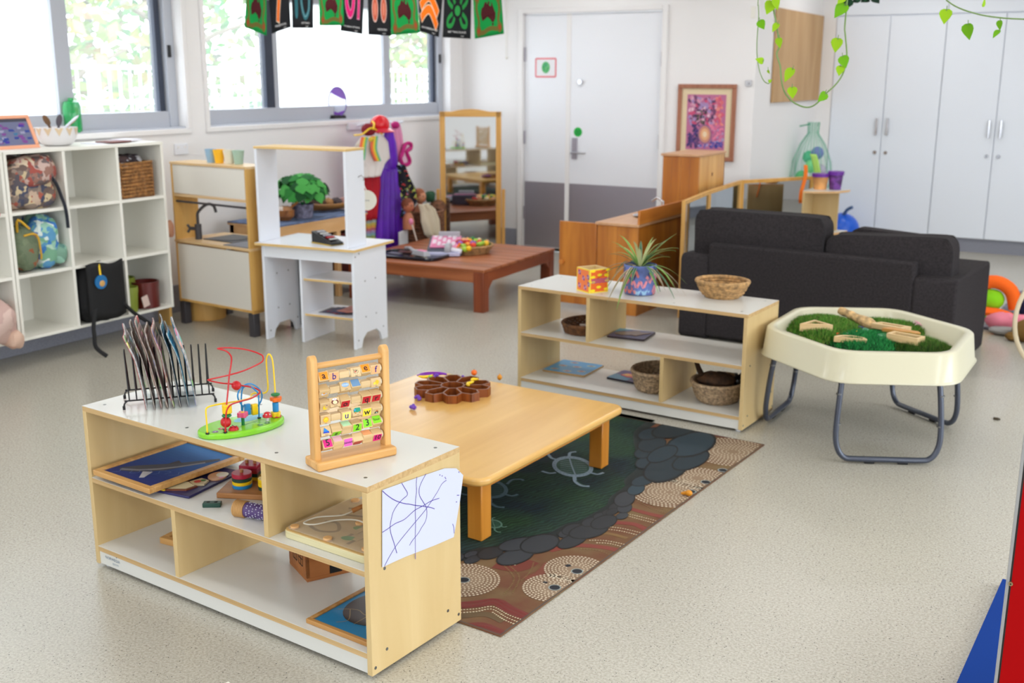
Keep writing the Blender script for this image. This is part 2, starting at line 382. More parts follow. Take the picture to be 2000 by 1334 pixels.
# green push sticker and sign
s = MB().cyl((-4.5, YB+.012, 1.113), (-4.5, YB+.0105, 1.113), .042, mat('green_sticker', (20, 178, 66), .4), n=28)
for k in range(3): s.box(-4.525, -4.475, YB+.0100, YB+.0104, 1.122-.014*k, 1.127-.014*k, mat('dark_ink', (10, 70, 30), .6))
tag(s.build('door_sticker'), 'round bright green sticker on the door above the handle', 'sticker')
M_ = frame((-4.94, YB+.011, 1.6), (1, 0, 0), (0, 0, 1))
s = MB().box(0, .205, 0, .16, 0, .0015, PRINT, M=M_, c=(236, 236, 240))
for pts in ([(0, 0), (.205, 0)], [(0, .16), (.205, .16)], [(0, 0), (0, .16)], [(.205, 0), (.205, .16)]): s.line(pts, .014, .0018, (236, 130, 140), M=M_)
s.disc(.103, .082, .042, .0018, (96, 186, 120), M=M_, n=22, ry=.052)
for k in range(18): s.disc(.103+.03*cos(k*2.4)*(k/18)**.5, .082+.04*sin(k*2.4)*(k/18)**.5, .006, .002+.00002*k, random.choice([(60, 160, 90), (130, 205, 140), (40, 150, 120)]), M=M_, n=7)
tag(s.build('door_sign'), 'small white sign with pink border and green oval, taped to the narrow door leaf', 'sign')

# built-in cupboards along the far wall
xs = [-2.73+.5*k for k in range(9)]
MB_ = MB().box(XA, -2.732, 10.95, 11.5, 0, CEIL, WALLM)
structure('trim_1', MB_, label='white filler strip beside the tall cupboards')
CUPM = mat('cupboard_white', (236, 242, 252), .35)
for k in range(0, 8, 2):
    x0, x2 = xs[k], xs[k+2]; xm = xs[k+1]
    where = ['end wall cupboard pair nearest the pin board corner', 'end wall cupboard pair right of the corner pair', 'end wall cupboard pair third from the pin board corner', 'end wall cupboard pair farthest from the pin board corner'][k//2]
    c = thing('wall_cupboard', 'tall white two door '+where, 'cupboard', (x0, 10.95, 0), 0, 'tall white cupboards on the end wall')
    w = x2-x0; m_ = xm-x0
    MB().box(.002, w-.002, .02, .54, .135, 2.74, CUPM).build('body', c)
    MB().box(.002, w-.002, .05, .4, 0, .135, SKIRT).build('kick_plate', c)
    MB().box(.002, w-.002, 0, .02, 2.175, 2.745, CUPM).build('top_panel', c, bevel=.002)
    for a, b, hx in ((.003, m_-.003, m_-.05), (m_+.003, w-.003, m_+.05)):
        d = MB().box(a, b, 0, .02, .135, 2.165, CUPM).build('door', c, bevel=.002)
        hb = MB().box(hx-.008, hx+.008, -.03, -.018, 1.065, 1.225, CHROME).box(hx-.006, hx+.006, -.02, .001, 1.09, 1.105, CHROME).box(hx-.006, hx+.006, -.02, .001, 1.2, 1.215, CHROME)
        hb.build('handle', d, bevel=.002)
        MB().cyl((hx, 0.001, .9), (hx, -.012, .9), .016, CHROME).build('lock', d)

# ------------------------------------------------------------------ the two low open shelves
SW, SD, SH, TH = 1.24, .3945, .561, .018
class Fr:
    """local frame of a placed thing: a along the front, b to the back"""
    def __init__(s, x, y, th): s.x, s.y, s.th = x, y, th; s.M = T(x, y, 0) @ Rz(th)
    def __call__(s, a, b, z=0): return s.M @ Vector((a, b, z))
def low_shelf(fr, label, up, lo, logo=False):
    t = thing('low_shelf', label, 'shelf', (fr.x, fr.y, 0), fr.th)
    def board(nm, x0, x1, z0, z1, y0=0, y1=SD):
        b = MB().box(x0, x1, y0+.0012, y1-.0012, z0, z1-.0012, MAPLEX)
        b.box(x0, x1, y0, y1, z1-.0012, z1, WHITE); return b.build(nm, t)
    o = MB().box(0, SW, 0.0006, SD-.0006, SH-TH, SH-.001, MAPLEX).box(.0004, SW-.0004, 0, SD, SH-.001, SH, WHITE)
    top = o.build('top_board', t, bevel=.0012)
    for a in (.05, .46, .85, 1.19):
        for b in (.05, .345): MB().cyl((a, b, SH-.001), (a, b, SH+.0004), .0055, SCREW, n=10).build('screw', top)
    for x in (0, SW-TH):
        p = MB().box(x, x+TH, 0, SD, .012, SH-TH, MAPLE).build('side_panel', t, bevel=.001)
        xo = x-.0004 if x == 0 else SW+.0004; xi = x if x == 0 else SW
        for b, z in ((.06, .309), (.335, .309), (.061, .068), (.331, .068), (.013, .033), (.382, .035)):
            MB().cyl((xi-.0005, b, z), (xo+(.0006 if x else -.0006), b, z), .0048, SCREW, n=10).build('screw', p)
    board('middle_board', TH, SW-TH, .301, .319); board('bottom_board', TH, SW-TH, .059, .077)
    MB().box(up[0], up[1], .001, SD-.001, .319, SH-TH, MAPLE).build('divider', t, bevel=.0008)
    MB().box(lo[0], lo[1], .001, SD-.001, .077, .301, MAPLE).build('divider', t, bevel=.0008)
    k = MB().box(TH, SW-TH, .004, .02, .014, .059, WHITE).build('kick_board', t)
    for a in (.03, SW-.03):
        for b in (.03, SD-.03): MB().cyl((a, b, 0), (a, b, .013), .012, mat('clear_glide', (210, 214, 222), .3)).build('foot', t)
    if logo:
        M_ = frame((.047, .0036, .043), (1, 0, 0), (0, 0, 1)); ink = mat('logo_ink', (36, 84, 122), .5)
        l = MB().text('NORWEGIA', .0145, M_, ink, align='LEFT')
        l.text('spaces', .013, M_ @ T(.037, -.0135, 0), mat('logo_ink_pale', (120, 142, 158), .5), align='LEFT')
        l.cyl((.047+.062, .0037, .043+.0145), (.047+.062, .0034, .043+.0145), .0032, ink)
        tag(l.build('lettering', k), 'blue line lettering printed on the kick board')
    return t
NF = Fr(-2.88926, 2.22348, -.0883053)
FF = Fr(-2.70774, 4.75665, -.0634968)
low_shelf(NF, 'low open maple shelf with white tops in the foreground, abacus and magazine rack on it', (.836, .854), (.416, .434), True)
low_shelf(FF, 'low open maple shelf with white tops near the sofa, pot plant and basket on it', (.402, .42), (.812, .83))

# child's drawing taped to the shelf end
Mp = NF.M @ frame((SW+.0012, 0, 0), (0, 1, 0), (0, 0, 1))
def papz(a, z): return .0015+.006*max(0, (a-.34)/.05)
out = [(.056, .536), (.14, .5305), (.23, .524), (.321, .517), (.37, .503), (.398, .474), (.384, .40), (.357, .294), (.28, .298), (.2, .306), (.143, .312), (.095, .315), (.048, .317), (.052, .43)]
p = MB()
p.add([(a, z, papz(a, z)) for a, z in out], [tuple(range(len(out)))], PRINT, Mp, (204, 208, 226))
inkc = (74, 52, 160)
def dl(pts, w=.0022):   # crop pixels of the end panel, read off the drawing
    q = []
    for x, y in smooth([(a, b, 0) for a, b in [(u, v) for u, v in pts]], 4) if 0 else [(v.x, v.y) for v in smooth([(a, b, 0) for a, b in pts], 4)]:
        P = ray(660+x/6.667, 840+y/6.667); fr = NF.M.inverted(); o = fr @ Vector((0, 0, CAMH)); d = fr.to_3x3() @ P
        t = (SW+.001-o.x)/d.x; h = o+d*t; q.append((h.y, h.z))
    v = [Vector(a) for a in q]; n = len(v); vs = []
    for i in range(n):
        d = (v[min(i+1, n-1)]-v[max(i-1, 0)]); d = d.normalized() if d.length else Vector((1, 0)); nn = Vector((-d.y, d.x))*w/2
        for s_ in (1, -1):
            c_ = v[i]+nn*s_; vs.append((c_.x, c_.y, papz(c_.x, 0)+.0004))
    p.add(vs, [(2*i, 2*i+1, 2*i+3, 2*i+2) for i in range(n-1)], PRINT, Mp, inkc)
dl([(572, 790), (640, 850), (740, 915), (860, 955), (920, 962), (1000, 978), (1100, 990), (1220, 1012), (1340, 1070), (1430, 1140), (1480, 1220), (1495, 1270), (1498, 1340)])
dl([(822, 686), (860, 750), (895, 810), (892, 850), (840, 895), (770, 970), (715, 1060), (690, 1150), (672, 1250), (682, 1340), (720, 1460), (760, 1600)])
dl([(1022, 608), (1012, 700), (1016, 790), (1005, 900), (1000, 1050), (1004, 1200), (1000, 1340), (1000, 1500), (1003, 1680)])
dl([(1140, 568), (1085, 670), (1052, 760), (1056, 850), (1100, 930), (1140, 1000), (1152, 1090), (1130, 1190), (1080, 1270), (1040, 1340), (960, 1440), (925, 1500)])
dl([(1556, 552), (1490, 582), (1430, 635), (1350, 695), (1290, 800), (1210, 925), (1130, 1040), (1010, 1185), (880, 1340), (740, 1520), (640, 1690), (600, 1770)])
dl([(1556, 842), (1450, 850), (1360, 872), (1210, 920), (1100, 985), (990, 1045), (860, 1160), (740, 1215), (640, 1285), (570, 1330)])
for a, b in [(1430, 540), (1440, 525), (1465, 520), (1500, 524), (1550, 540), (1553, 578), (1450, 558), (1446, 585), (1435, 602), (1460, 590), (1320, 582), (1350, 595), (1388, 614), (1396, 630), (1524, 930), (1480, 545)]: dl([(a-5, b-2), (a, b), (a+6, b+2)], .0028)
d_ = p.build('childs_drawing'); tag(d_, 'white paper with purple felt pen lines taped to the end of the foreground shelf', 'drawing')

# ------------------------------------------------------------------ alphabet abacus
AX = Vector((.326, .945, 0)); 
ab0 = NF(1.063, .002); abd = (NF(1.063+.326, .947)-ab0).normalized()
t = thing('alphabet_abacus', 'wooden bead frame with letter and number cubes standing on the foreground shelf', 'abacus', NF(1.063, .002, SH)[:], atan2(abd.y, abd.x))
AW = BEECH; Lb, Db, Hb = .245, .083, .315     # local x along the base, y to the back
MB().prism([(0, 0), (Lb, 0), (Lb, Db), (0, Db)], 0, .026, wood('beech_x', (199, 142, 74), (226, 178, 110), 'x', 1.5, .4, 30)).build('base', t, bevel=.006, seg=3)
for x in (.004, Lb-.024):
    pr = [(.026, 0), (.057, 0)]+[(.0415+.0155*cos(a_), Hb-.026+.0155*sin(a_)*1.2) for a_ in [radians(q) for q in range(0, 181, 20)]]
    MB().prism(pr, x, x+.02, AW, M=Matrix(((0, 0, 1, 0), (1, 0, 0, 0), (0, 1, 0, .008), (0, 0, 0, 1)))).build('post', t, bevel=.003)
MB().cyl((.02, .0415, Hb-.03), (Lb-.02, .0415, Hb-.03), .0085, wood('beech_rod', (205, 148, 80), (228, 182, 116), 'x', 1.5, .4, 30)).build('top_rail', t)
OC, PC, RC, YC_, GC, MC, KC = (250, 146, 20), (250, 176, 120), (196, 24, 36), (250, 224, 90), (132, 214, 20), (220, 24, 128), (222, 96, 190)
ROWS = [ # x fraction, tilt in degrees of the printed face (0 = facing us, + = turned up), tile colour, text, ink
 [(.085, 25, OC, 'a'), (.24, -3, PC, 'b'), (.40, 45, None, None), (.575, 10, None, 'dog'), (.73, 35, OC, 'e'), (.885, -3, PC, 'f')],
 [(.085, -30, None, 'kite'), (.25, 45, None, None), (.41, 32, None, 'globe'), (.57, 45, (110, 150, 190), None), (.73, 45, None, None), (.885, 5, None, 'lion')],
 [(.09, -20, None, 'moon'), (.24, 22, None, 'nurse'), (.40, -28, RC, 'o'), (.57, 45, None, None), (.73, -22, RC, 'q'), (.885, -25, RC, 'r')],
 [(.09, -5, None, 'sun'), (.25, 45, None, None), (.41, -8, (250, 226, 120), 'u'), (.575, 28, None, 'van'), (.73, -12, (248, 222, 50), 'w'), (.885, -30, None, 'xray')],
 [(.085, 25, None, 'yacht'), (.25, -45, GC, 'z'), (.41, 70, (190, 236, 190), None), (.57, -12, GC, '2'), (.73, 18, GC, '3'), (.885, 40, GC, 'four')],
 [(.11, 32, MC, '5'), (.27, 68, (246, 190, 210), None), (.42, -5, KC, 'seven'), (.575, -50, (190, 90, 80), None), (.73, 70, (250, 176, 120), None), (.885, -25, MC, '10')]]
CUBE = .031; inkm = mat('black_ink', (22, 18, 30), .5)
for ri, row in enumerate(ROWS):
    z = .252-.0385*ri
    MB().cyl((.02, .0415, z), (Lb-.02, .0415, z), .0025, TOYW, n=8).build('rod', t)
    for fx, tilt, colr, txt in row:
        x = .024+(Lb-.048)*(fx*1.0-.0)
        small = abs(tilt) == 45 and colr is None
        Mx = T(x, .0415, z) @ Matrix.Rotation(radians(-tilt if not small else 0), 4, 'X')
        k = CUBE*.5; s_ = k*.86
        b = MB()
        if small: b.box(-k, k, -k*.75, k*.75, -k*.62, k*.62, TOYW, M=Mx)
        else: b.box(-k, k, -s_, s_, -s_, s_, TOYW, M=Mx)
        c_ = b.build('bead', t, bevel=.0018)
        MB().cyl((x+k+.0004, .0415, z), (x+k+.0045, .0415, z), .011, mat('ivory_spacer', (226, 214, 186), .4), n=14).build('spacer', t)
        if small: continue
        F = Mx @ frame((0, -s_-.0005, 0), (1, 0, 0), (0, 0, 1)); g = MB()
        if colr: g.prism([(-k*.8, -s_*.82), (k*.8, -s_*.82), (k*.8, s_*.82), (-k*.8, s_*.82)], -.0004, .0001, PRINT, M=F, c=colr)
        if txt and len(txt) <= 2: g.text(txt, .026 if len(txt) == 1 else .022, F @ T(0, .001, .0006), PRINT, (46, 40, 130) if txt in 'bfu' else (20, 16, 22), bold=.0003)
        elif txt in ('four', 'seven'): g.text(txt, .0115, F @ T(0, 0, .0006), PRINT, (30, 20, 40))
        elif txt == 'dog':
            g.line(ell(0, .001, .007, .005, 0, 12), .0007, .0004, (90, 60, 40), M=F, closed=True); g.disc(.001, .003, .0018, .0006, (40, 20, 20), M=F); g.disc(-.0022, .001, .0018, .0005, (214, 60, 70), M=F)
            for q in (-.005, 0, .006): g.disc(q, -.005, .0017, .0005, (236, 214, 176), M=F)
            g.line([(-.006, .004), (-.008, .009)], .0007, .0004, (90, 60, 40), M=F)
        elif txt == 'globe': g.disc(0, .002, .011, .0004, (120, 170, 220), M=F, ry=.006, n=18); [g.line([(-.009+.004*q, -.002), (-.008+.004*q, .006)], .0008, .0006, (236, 240, 250), M=F) for q in range(5)]; g.line([(-.01, .002), (.01, .002)], .0008, .0007, (236, 240, 250), M=F)
        elif txt == 'kite': g.disc(-.004, .001, .005, .0004, (220, 224, 240), M=F, ry=.004); g.line([(0, 0), (.008, .003)], .002, .0005, (190, 200, 235), M=F); g.disc(-.002, .004, .003, .0006, (244, 160, 40), M=F)
        elif txt == 'lion': g.disc(.003, .001, .006, .0004, (240, 186, 30), M=F); g.disc(-.005, -.002, .004, .0005, (246, 210, 70), M=F); g.disc(.003, -.006, .002, .0005, (246, 210, 70), M=F)
        elif txt == 'moon': g.disc(0, -.001, .007, .0004, (246, 206, 40), M=F); g.disc(.003, .002, .005, .0006, (214, 176, 118), M=F); g.disc(.004, .006, .0016, .0008, (110, 50, 140), M=F)
        elif txt == 'nurse': g.disc(0, 0, .011, .0004, (120, 50, 40), M=F, ry=.007); g.disc(0, -.001, .007, .0006, (244, 220, 170), M=F, ry=.005); g.disc(0, .0075, .007, .0008, (236, 238, 246), M=F, ry=.003); g.disc(0, .008, .0012, .001, (210, 60, 70), M=F)
        elif txt == 'sun': g.flat([((.0095 if q % 2 else .0072)*cos(q*pi/12), (.0095 if q % 2 else .0072)*sin(q*pi/12)) for q in range(24)], .0004, PRINT, (250, 176, 30), M=F); g.disc(0, 0, .0058, .0006, (252, 210, 50), M=F); g.line([(-.003, -.001), (0, -.003), (.003, -.001)], .0008, .0008, (190, 90, 20), M=F)
        elif txt == 'van': g.flat([(-.01, -.004), (.011, -.004), (.011, .008), (-.004, .009), (-.01, .003)], .0004, PRINT, (20, 150, 120), M=F); [g.disc(q, -.005, .0026, .0006, (190, 130, 60), M=F) for q in (-.006, .007)]; g.disc(-.006, .003, .003, .0006, (50, 150, 220), M=F)
        elif txt == 'xray': g.flat([(-.006, -.006), (.004, -.006), (.006, .001), (-.004, .001)], .0004, PRINT, (20, 20, 26), M=F); g.disc(0, -.003, .002, .0006, (210, 214, 220), M=F); g.disc(0, .004, .003, .0004, (214, 120, 60), M=F)
        elif txt == 'yacht': g.flat([(-.009, -.006), (.009, -.007), (.009, -.003), (-.007, -.002)], .0004, PRINT, (30, 60, 190), M=F); g.flat([(-.007, -.002), (.009, -.003), (-.003, .009)], .0006, PRINT, (24, 130, 214), M=F)
        if txt and len(txt) > 2 and txt not in ('four', 'seven', 'xray'): g.text(txt, .0042, F @ T(0, -s_*.78, .0006), PRINT, (40, 26, 20))
        if g.f: g.build('label_tile', c_)

# ------------------------------------------------------------------ magazine rack with magazines
ra, rb = NF(.151, .056), NF(.315, .277); rdir = (rb-ra).normalized()
rk = T(*NF(.151, .056, SH)) @ Rz(atan2(rdir.y, rdir.x)); RL = (rb-ra).length
t = thing('magazine_rack', 'black wire rack with upright prongs holding magazines on the foreground shelf', 'rack', rk.translation[:], atan2(rdir.y, rdir.x))
RDP = .13
for y in (0, RDP):
    MB().tube(smooth([(-.004, y, .001), (-.002, y, .018), (.008, y, .027), (.02, y, .028), (RL-.02, y, .028), (RL-.006, y, .027), (RL+.002, y, .018), (RL+.004, y, .001)], 3), .0028, BLACK, n=8).build('rail', t)
    for x in (-.004, RL+.004): MB().cyl((x, y, 0), (x, y, .012), .0045, BLACK).build('foot', t)
for k in range(12):
    x = .014+(RL-.028)*k/11; lean = -.006*(1-k/11)
    pts = [(x, 0, .028), (x+lean, RDP*.40, .165), (x+lean, RDP*.45, .178), (x+lean, RDP*.5, .182), (x+lean, RDP*.55, .178), (x+lean, RDP*.60, .165), (x, RDP, .028)]
    MB().tube(smooth(pts, 2), .0024, BLACK, n=6).build('prong', t)
mags = [('white', (190, 60, 80), (224, 222, 228)), ('dark brown', (120, 100, 90), (70, 54, 50)), ('brick red', (160, 60, 52), (150, 120, 112)), ('pale grey pink', (214, 196, 192), (120, 92, 86)), ('salmon red', (196, 80, 70), (206, 180, 176)), ('black and navy', (34, 34, 52), (44, 84, 110)), ('teal blue', (30, 60, 90), (90, 160, 186)), ('bright blue edged white', (30, 150, 200), (206, 210, 216))]
for k, (nm, c1, c2) in enumerate(mags):
    x0 = .052+.0165*k; x0 = .062+.0215*k; r_ = thing('magazine', nm+' magazine standing in the wire rack', 'magazine', (rk @ Vector((0, 0, 0)))[:], atan2(rdir.y, rdir.x), 'magazines in the wire rack')
    tone = Random = random.Random(k)
    def fn(u, v, off=0, x0=x0, k=k): # u: depth, v: height
        ln = -.040*v+.004*sin(v*3.1+k)-(.010*sin((v-.7)*5) if v > .7 else 0)+(.012*(v-.82) if v > .82 else 0)*(1 if k % 2 else -1)
        return (x0+ln+off+.0035*sin(u*5+k)*v, -.042+.205*u, .006+v*(.242+.012*(k % 3)))
    for side, cc, off in (('cover', c1, 0), ('page_block', (222, 214, 206), .0022), ('back_cover', c2, .0044)):
        m_ = MB(); nu, nv = 6, 12
        vs = [fn(i/nu, j/nv, off) for j in range(nv+1) for i in range(nu+1)]; rn = random.Random(k*7+int(off*1e4))
        for j in range(nv):
            for i in range(nu):
                base = cc if rn.random() > (.22 if side != 'page_block' else 0) else [max(0, min(255, v*rn.uniform(.45, 1.3))) for v in cc]
                m_.add([vs[j*(nu+1)+i], vs[j*(nu+1)+i+1], vs[(j+1)*(nu+1)+i+1], vs[(j+1)*(nu+1)+i]], [(0, 1, 2, 3)], GLOSS, None, base)
        m_.build(side, r_, solid=.0011 if side == 'page_block' else .0005)

# ------------------------------------------------------------------ bead maze
e0, e1_ = NF(.569, .011), NF(.64, .274); ed = (e1_-e0).normalized(); ec = NF(.606, .138)
mz = T(ec.x, ec.y, SH) @ Rz(atan2(ed.y, ed.x)); mzi = mz.inverted()
t = thing('bead_maze', 'green oval bead maze with red, yellow and blue wires on the foreground shelf', 'bead maze', mz.translation[:], atan2(ed.y, ed.x))
LIME = mat('lime_paint', (130, 206, 36), .25, coat=.3)
base = MB().prism(ell(0, 0, .137, .078, 0, 40), 0, .019, LIME).build('base', t, bevel=.006, seg=3)
g = MB(); g.flat(ell(.045, .03, .058, .026, .1, 20), .0192, GLOSS, (120, 196, 224)); g.line([(-.09, -.05), (-.02, -.028), (.03, -.012), (.11, .002)], .0022, .0194, (70, 150, 26), GLOSS)
g.line([(.03, -.012), (.05, -.035)], .0018, .0194, (60, 140, 40), GLOSS)
for x, y, c_ in ((-.098, -.028, (120, 80, 140)), (-.072, -.012, (190, 60, 60)), (.108, -.01, (90, 60, 130)), (.06, -.048, (60, 130, 60)), (.035, -.052, (60, 130, 60))):
    for a_ in range(5): g.disc(x+.006*cos(a_*1.256), y+.006*sin(a_*1.256), .004, .0196, c_, GLOSS, n=8)
    g.disc(x, y, .0025, .0198, (236, 236, 236), GLOSS, n=8)
g.build('printed_top', base)
def wp(cx, cy, off):   # crop pixel -> point on the vertical plane y=off of the maze
    d = mzi.to_3x3() @ ray(380+cx/6.35, 660+cy/6.35); o = mzi @ Vector((0, 0, CAMH)); return o+d*((off-o.y)/d.y)
def wire(nm, m, pts, lab): 
    P = [wp(*q) for q in pts]; P[0].z = .018; P[-1].z = max(.018, P[-1].z) 
    return tag(MB().tube(smooth(P, 5), .0024, m, n=8).build(nm, t), lab)
wire('wire', RED, [(383, 1210, -.055), (388, 1000, -.055), (400, 900, -.05), (450, 830, -.04), (560, 790, -.03), (700, 750, -.015), (800, 690, 0), (800, 650, .015), (720, 615, .02), (580, 590, .01), (450, 570, 0), (330, 560, -.01), (180, 528, -.02), (200, 512, -.03), (430, 460, -.02), (600, 410, -.02), (760, 340, -.01), (840, 290, 0), (850, 240, .01), (820, 205, .02), (700, 160, .03), (560, 132, .02), (400, 122, .01), (290, 130, 0), (320, 142, -.01), (380, 158, -.02), (430, 195, -.02), (458, 250, -.02), (450, 350, -.02), (430, 470, -.02), (410, 700, -.025), (390, 900, -.028), (375, 1110, -.03)], 'red looping wire')
wire('wire', YEL, [(160, 1190, -.03), (150, 1040, -.03), (140, 900, -.028), (165, 860, -.025), (240, 835, -.02), (400, 805, -.01), (560, 780, 0), (690, 745, .02), (700, 710, .04), (740, 685, .045), (850, 685, .04), (890, 670, .035), (910, 620, .03), (900, 450, .025), (890, 280, .02), (912, 208, .015), (942, 215, .01), (970, 300, .005), (988, 500, 0), (1000, 680, -.005), (1012, 1000, -.01)], 'yellow wire')
wire('wire', BLU, [(800, 1010, .01), (798, 850, .01), (790, 700, .01), (750, 645, .015), (690, 600, .02), (640, 598, .025), (595, 630, .03), (580, 750, .035), (585, 900, .04)], 'blue arched wire')
wire('wire', BLU, [(585, 880, .04), (600, 850, .02), (640, 862, .01), (700, 880, .015), (765, 860, .015), (820, 790, .02), (835, 700, .02), (790, 620, .02), (700, 570, .02), (620, 585, .02), (560, 640, .02), (535, 710, .02), (550, 780, .02), (600, 850, .02)], 'blue looped wire')
def bead(kind, m, cx, cy, off, r, h=None):
    P = wp(cx, cy, off); P.z = max(P.z, .02); b = MB()
    if kind == 's': b.sph(P, r, m, n=20)
    elif kind == 'd': b.sph(P, (r, r, r*.42), m, n=20)
    elif kind == 'c': b.cyl(P-Vector((0, 0, h/2)), P+Vector((0, 0, h/2)), r, m, n=18)
    elif kind == 'f': b.prism([(P.x+r*(1+.2*cos(5*a_))*cos(a_), P.y+r*(1+.2*cos(5*a_))*sin(a_)) for a_ in [2*pi*i/30 for i in range(30)]], P.z-h/2, P.z+h/2, m)
    elif kind == 'b': b.box(P.x-r, P.x+r, P.y-r*.7, P.y+r*.7, P.z-h/2, P.z+h/2, m)
    return b.build('bead', t, bevel=.002 if kind in 'cfb' else 0)
bead('s', RED, 518, 590, 0, .0235*.62); bead('s', RED, 388, 1045, -.03, .0235*.68); bead('d', GRN, 398, 962, -.03, .0145)
bead('c', YEL, 402, 880, -.028, .0145, .026); bead('d', GRN, 1003, 700, -.006, .014); bead('f', ORG, 1010, 757, -.007, .016, .013)
bead('c', BLU, 1005, 855, -.008, .0095, .03); bead('f', YEL, 1005, 942, -.009, .0145, .015); bead('d', RED, 1015, 992, -.009, .0155)
bead('b', BLU, 655, 885, .012, .009, .034); bead('b', YEL, 742, 885, .012, .0095, .034)
for x, y, off in ((160, 1190, -.03), (383, 1208, -.055), (802, 1015, .01), (375, 1108, -.03)):
    P = wp(x, y, off); MB().cyl((P.x, P.y, .018), (P.x, P.y, .0225), .0055, BLACK, n=14).build('grommet', t)
P = wp(603, 1075, -.02); fl = MB().cyl((P.x, P.y, .018), (P.x, P.y, .045), .005, GRN).build('flower_stem', t)
MB().prism([(P.x+.0145*(1+.2*cos(4*a_))*cos(a_), P.y+.0145*(1+.2*cos(4*a_))*sin(a_)) for a_ in [2*pi*i/32 for i in range(32)]], .045, .059, PNK).cyl((P.x, P.y, .0585), (P.x, P.y, .0602), .006, YEL).build('flower_head', t, bevel=.0015)
P = wp(908, 1090, -.03); MB().cyl((P.x, P.y, .018), (P.x, P.y, .034), .0045, WHITE).build('mushroom_stem', t)
b = MB().lathe([(0.014, .032), (.0145, .035), (.012, .042), (.006, .047), (0, .048)], RED, 20, M=T(P.x, P.y, 0))
for a_ in range(6): b.sph((P.x+.011*cos(a_), P.y+.011*sin(a_), .042), (.0028, .0028, .002), WHITE, n=8)
b.build('mushroom_cap', t)
P = wp(485, 1120, -.045); b = MB().sph((P.x, P.y, .02), (.0155, .0125, .0115), RED, n=18)
for a_ in range(5): b.sph((P.x+.009*cos(a_*1.25), P.y+.008*sin(a_*1.25), .0285), (.0022, .0022, .0015), BLACK, n=6)
b.box(P.x-.0005, P.x+.0005, P.y-.011, P.y+.011, .03, .0318, BLACK).build('ladybird', t)

# ------------------------------------------------------------------ things inside the foreground shelf
def tray_picture(nm, lab, cat, o, rz, w, h, th, fw, frm, z0, draw, base_c, lean=0):
    t = thing(nm, lab, cat, o, rz)
    f = MB().box(0, w, 0, fw, 0, th, frm).box(0, w, h-fw, h, 0, th, frm).box(0, fw, fw, h-fw, 0, th, frm).box(w-fw, w, fw, h-fw, 0, th, frm)
    f.build('frame', t, bevel=.002); g = MB().box(fw-.001, w-fw+.001, fw-.001, h-fw+.001, 0, z0, GLOSS, c=base_c); draw(g, z0+.0003); g.build('picture', t); return t
def shark(g, z):
    for i in range(18): g.flat([(.02, .02+.0192*i), (.27, .02+.0192*i), (.27, .0393+.0192*i), (.02, .0393+.0192*i)], z, PRINT, (10+i*1.5, 34+i*5, 108+i*5))
    q_ = lambda P_: [(.018+x*.76, y*1.08-.035) for x, y in P_]
    body = [(.03, .10), (.06, .135), (.10, .165), (.15, .20), (.20, .24), (.24, .28), (.29, .33), (.31, .32), (.28, .27), (.25, .225), (.22, .17), (.17, .13), (.11, .10), (.06, .085)]
    g.flat(q_(body), z+.0003, PRINT, (70, 74, 88)); g.line(q_([(.05, .095), (.12, .12), (.18, .16), (.23, .21), (.28, .28)]), .012, z+.0006, (134, 136, 146), PRINT)
    g.flat(q_([(.15, .12), (.20, .08), (.215, .09), (.19, .135)]), z+.0007, PRINT, (190, 190, 196)); g.flat(q_([(.16, .205), (.165, .245), (.20, .235)]), z+.0007, PRINT, (60, 62, 74))
    for k in range(4): g.line([(v.x, v.y) for v in smooth([(.05+.06*k, .03+.03*k, 0), (.07+.06*k, .05+.03*k, 0), (.055+.06*k, .07+.03*k, 0), (.09+.06*k, .085+.03*k, 0), (.11+.05*k, .06+.03*k, 0)], 4)], .0012, z+.0009, (110, 136, 190), PRINT)
FRW = wood('puzzle_frame', (186, 134, 72), (214, 168, 104), 'x', 2, .4, 24)
a0 = NF(.024, .004, .337)
tr = tray_picture('shark_puzzle', 'wood framed shark jigsaw tilted on the middle board of the foreground shelf', 'puzzle', (0, 0, 0), 0, .29, .385, .018, .021, FRW, .012, shark, (14, 34, 92))
tr.rotation_euler = (radians(-1.2), 0, NF.th); tr.location = NF(.045, -.012, .3365)
tr.rotation_euler = (0, radians(.2), NF.th)
# board with a printed animal in painted pieces
wb = thing('animal_puzzle', 'navy puzzle board with a wombat in a cream dress, half under the shark jigsaw', 'puzzle', NF(.19, .018, .3192)[:], NF.th+radians(10))
MB().box(0, .245, 0, .255, 0, .008, mat('navy_board', (40, 38, 92), .35), ).build('board', wb, bevel=.002)
g = MB(); CR = (222, 214, 176)
g.prism([(.105, .012), (.145, .008), (.205, .035), (.215, .075), (.165, .10), (.12, .085)], .008, .0125, GLOSS, c=(120, 66, 40)); g.prism([(.112, .018), (.142, .015), (.198, .04), (.205, .072), (.165, .09), (.125, .078)], .0125, .013, GLOSS, c=CR)
g.build('skirt_piece', wb); g = MB()
g.prism([(.165, .095), (.20, .075), (.225, .095), (.215, .13), (.18, .135)], .008, .0128, GLOSS, c=(206, 190, 150)); g.disc(.19, .105, .012, .0132, (200, 60, 60), GLOSS); g.disc(.20, .12, .009, .0134, (60, 120, 70), GLOSS)
g.build('shirt_piece', wb); g = MB()
g.prism(ell(.212, .175, .03, .036, .4, 18), .008, .0128, GLOSS, c=(210, 160, 120)); g.flat(ell(.22, .19, .02, .022, .4, 14), .0131, GLOSS, (226, 222, 204)); g.disc(.235, .165, .008, .0133, (220, 120, 150), GLOSS)
g.build('head_piece', wb); MB().prism([(.11, .005), (.14, .003), (.145, .012), (.115, .016)], .008, .0125, GLOSS, c=(236, 200, 40)).build('feet_piece', wb)
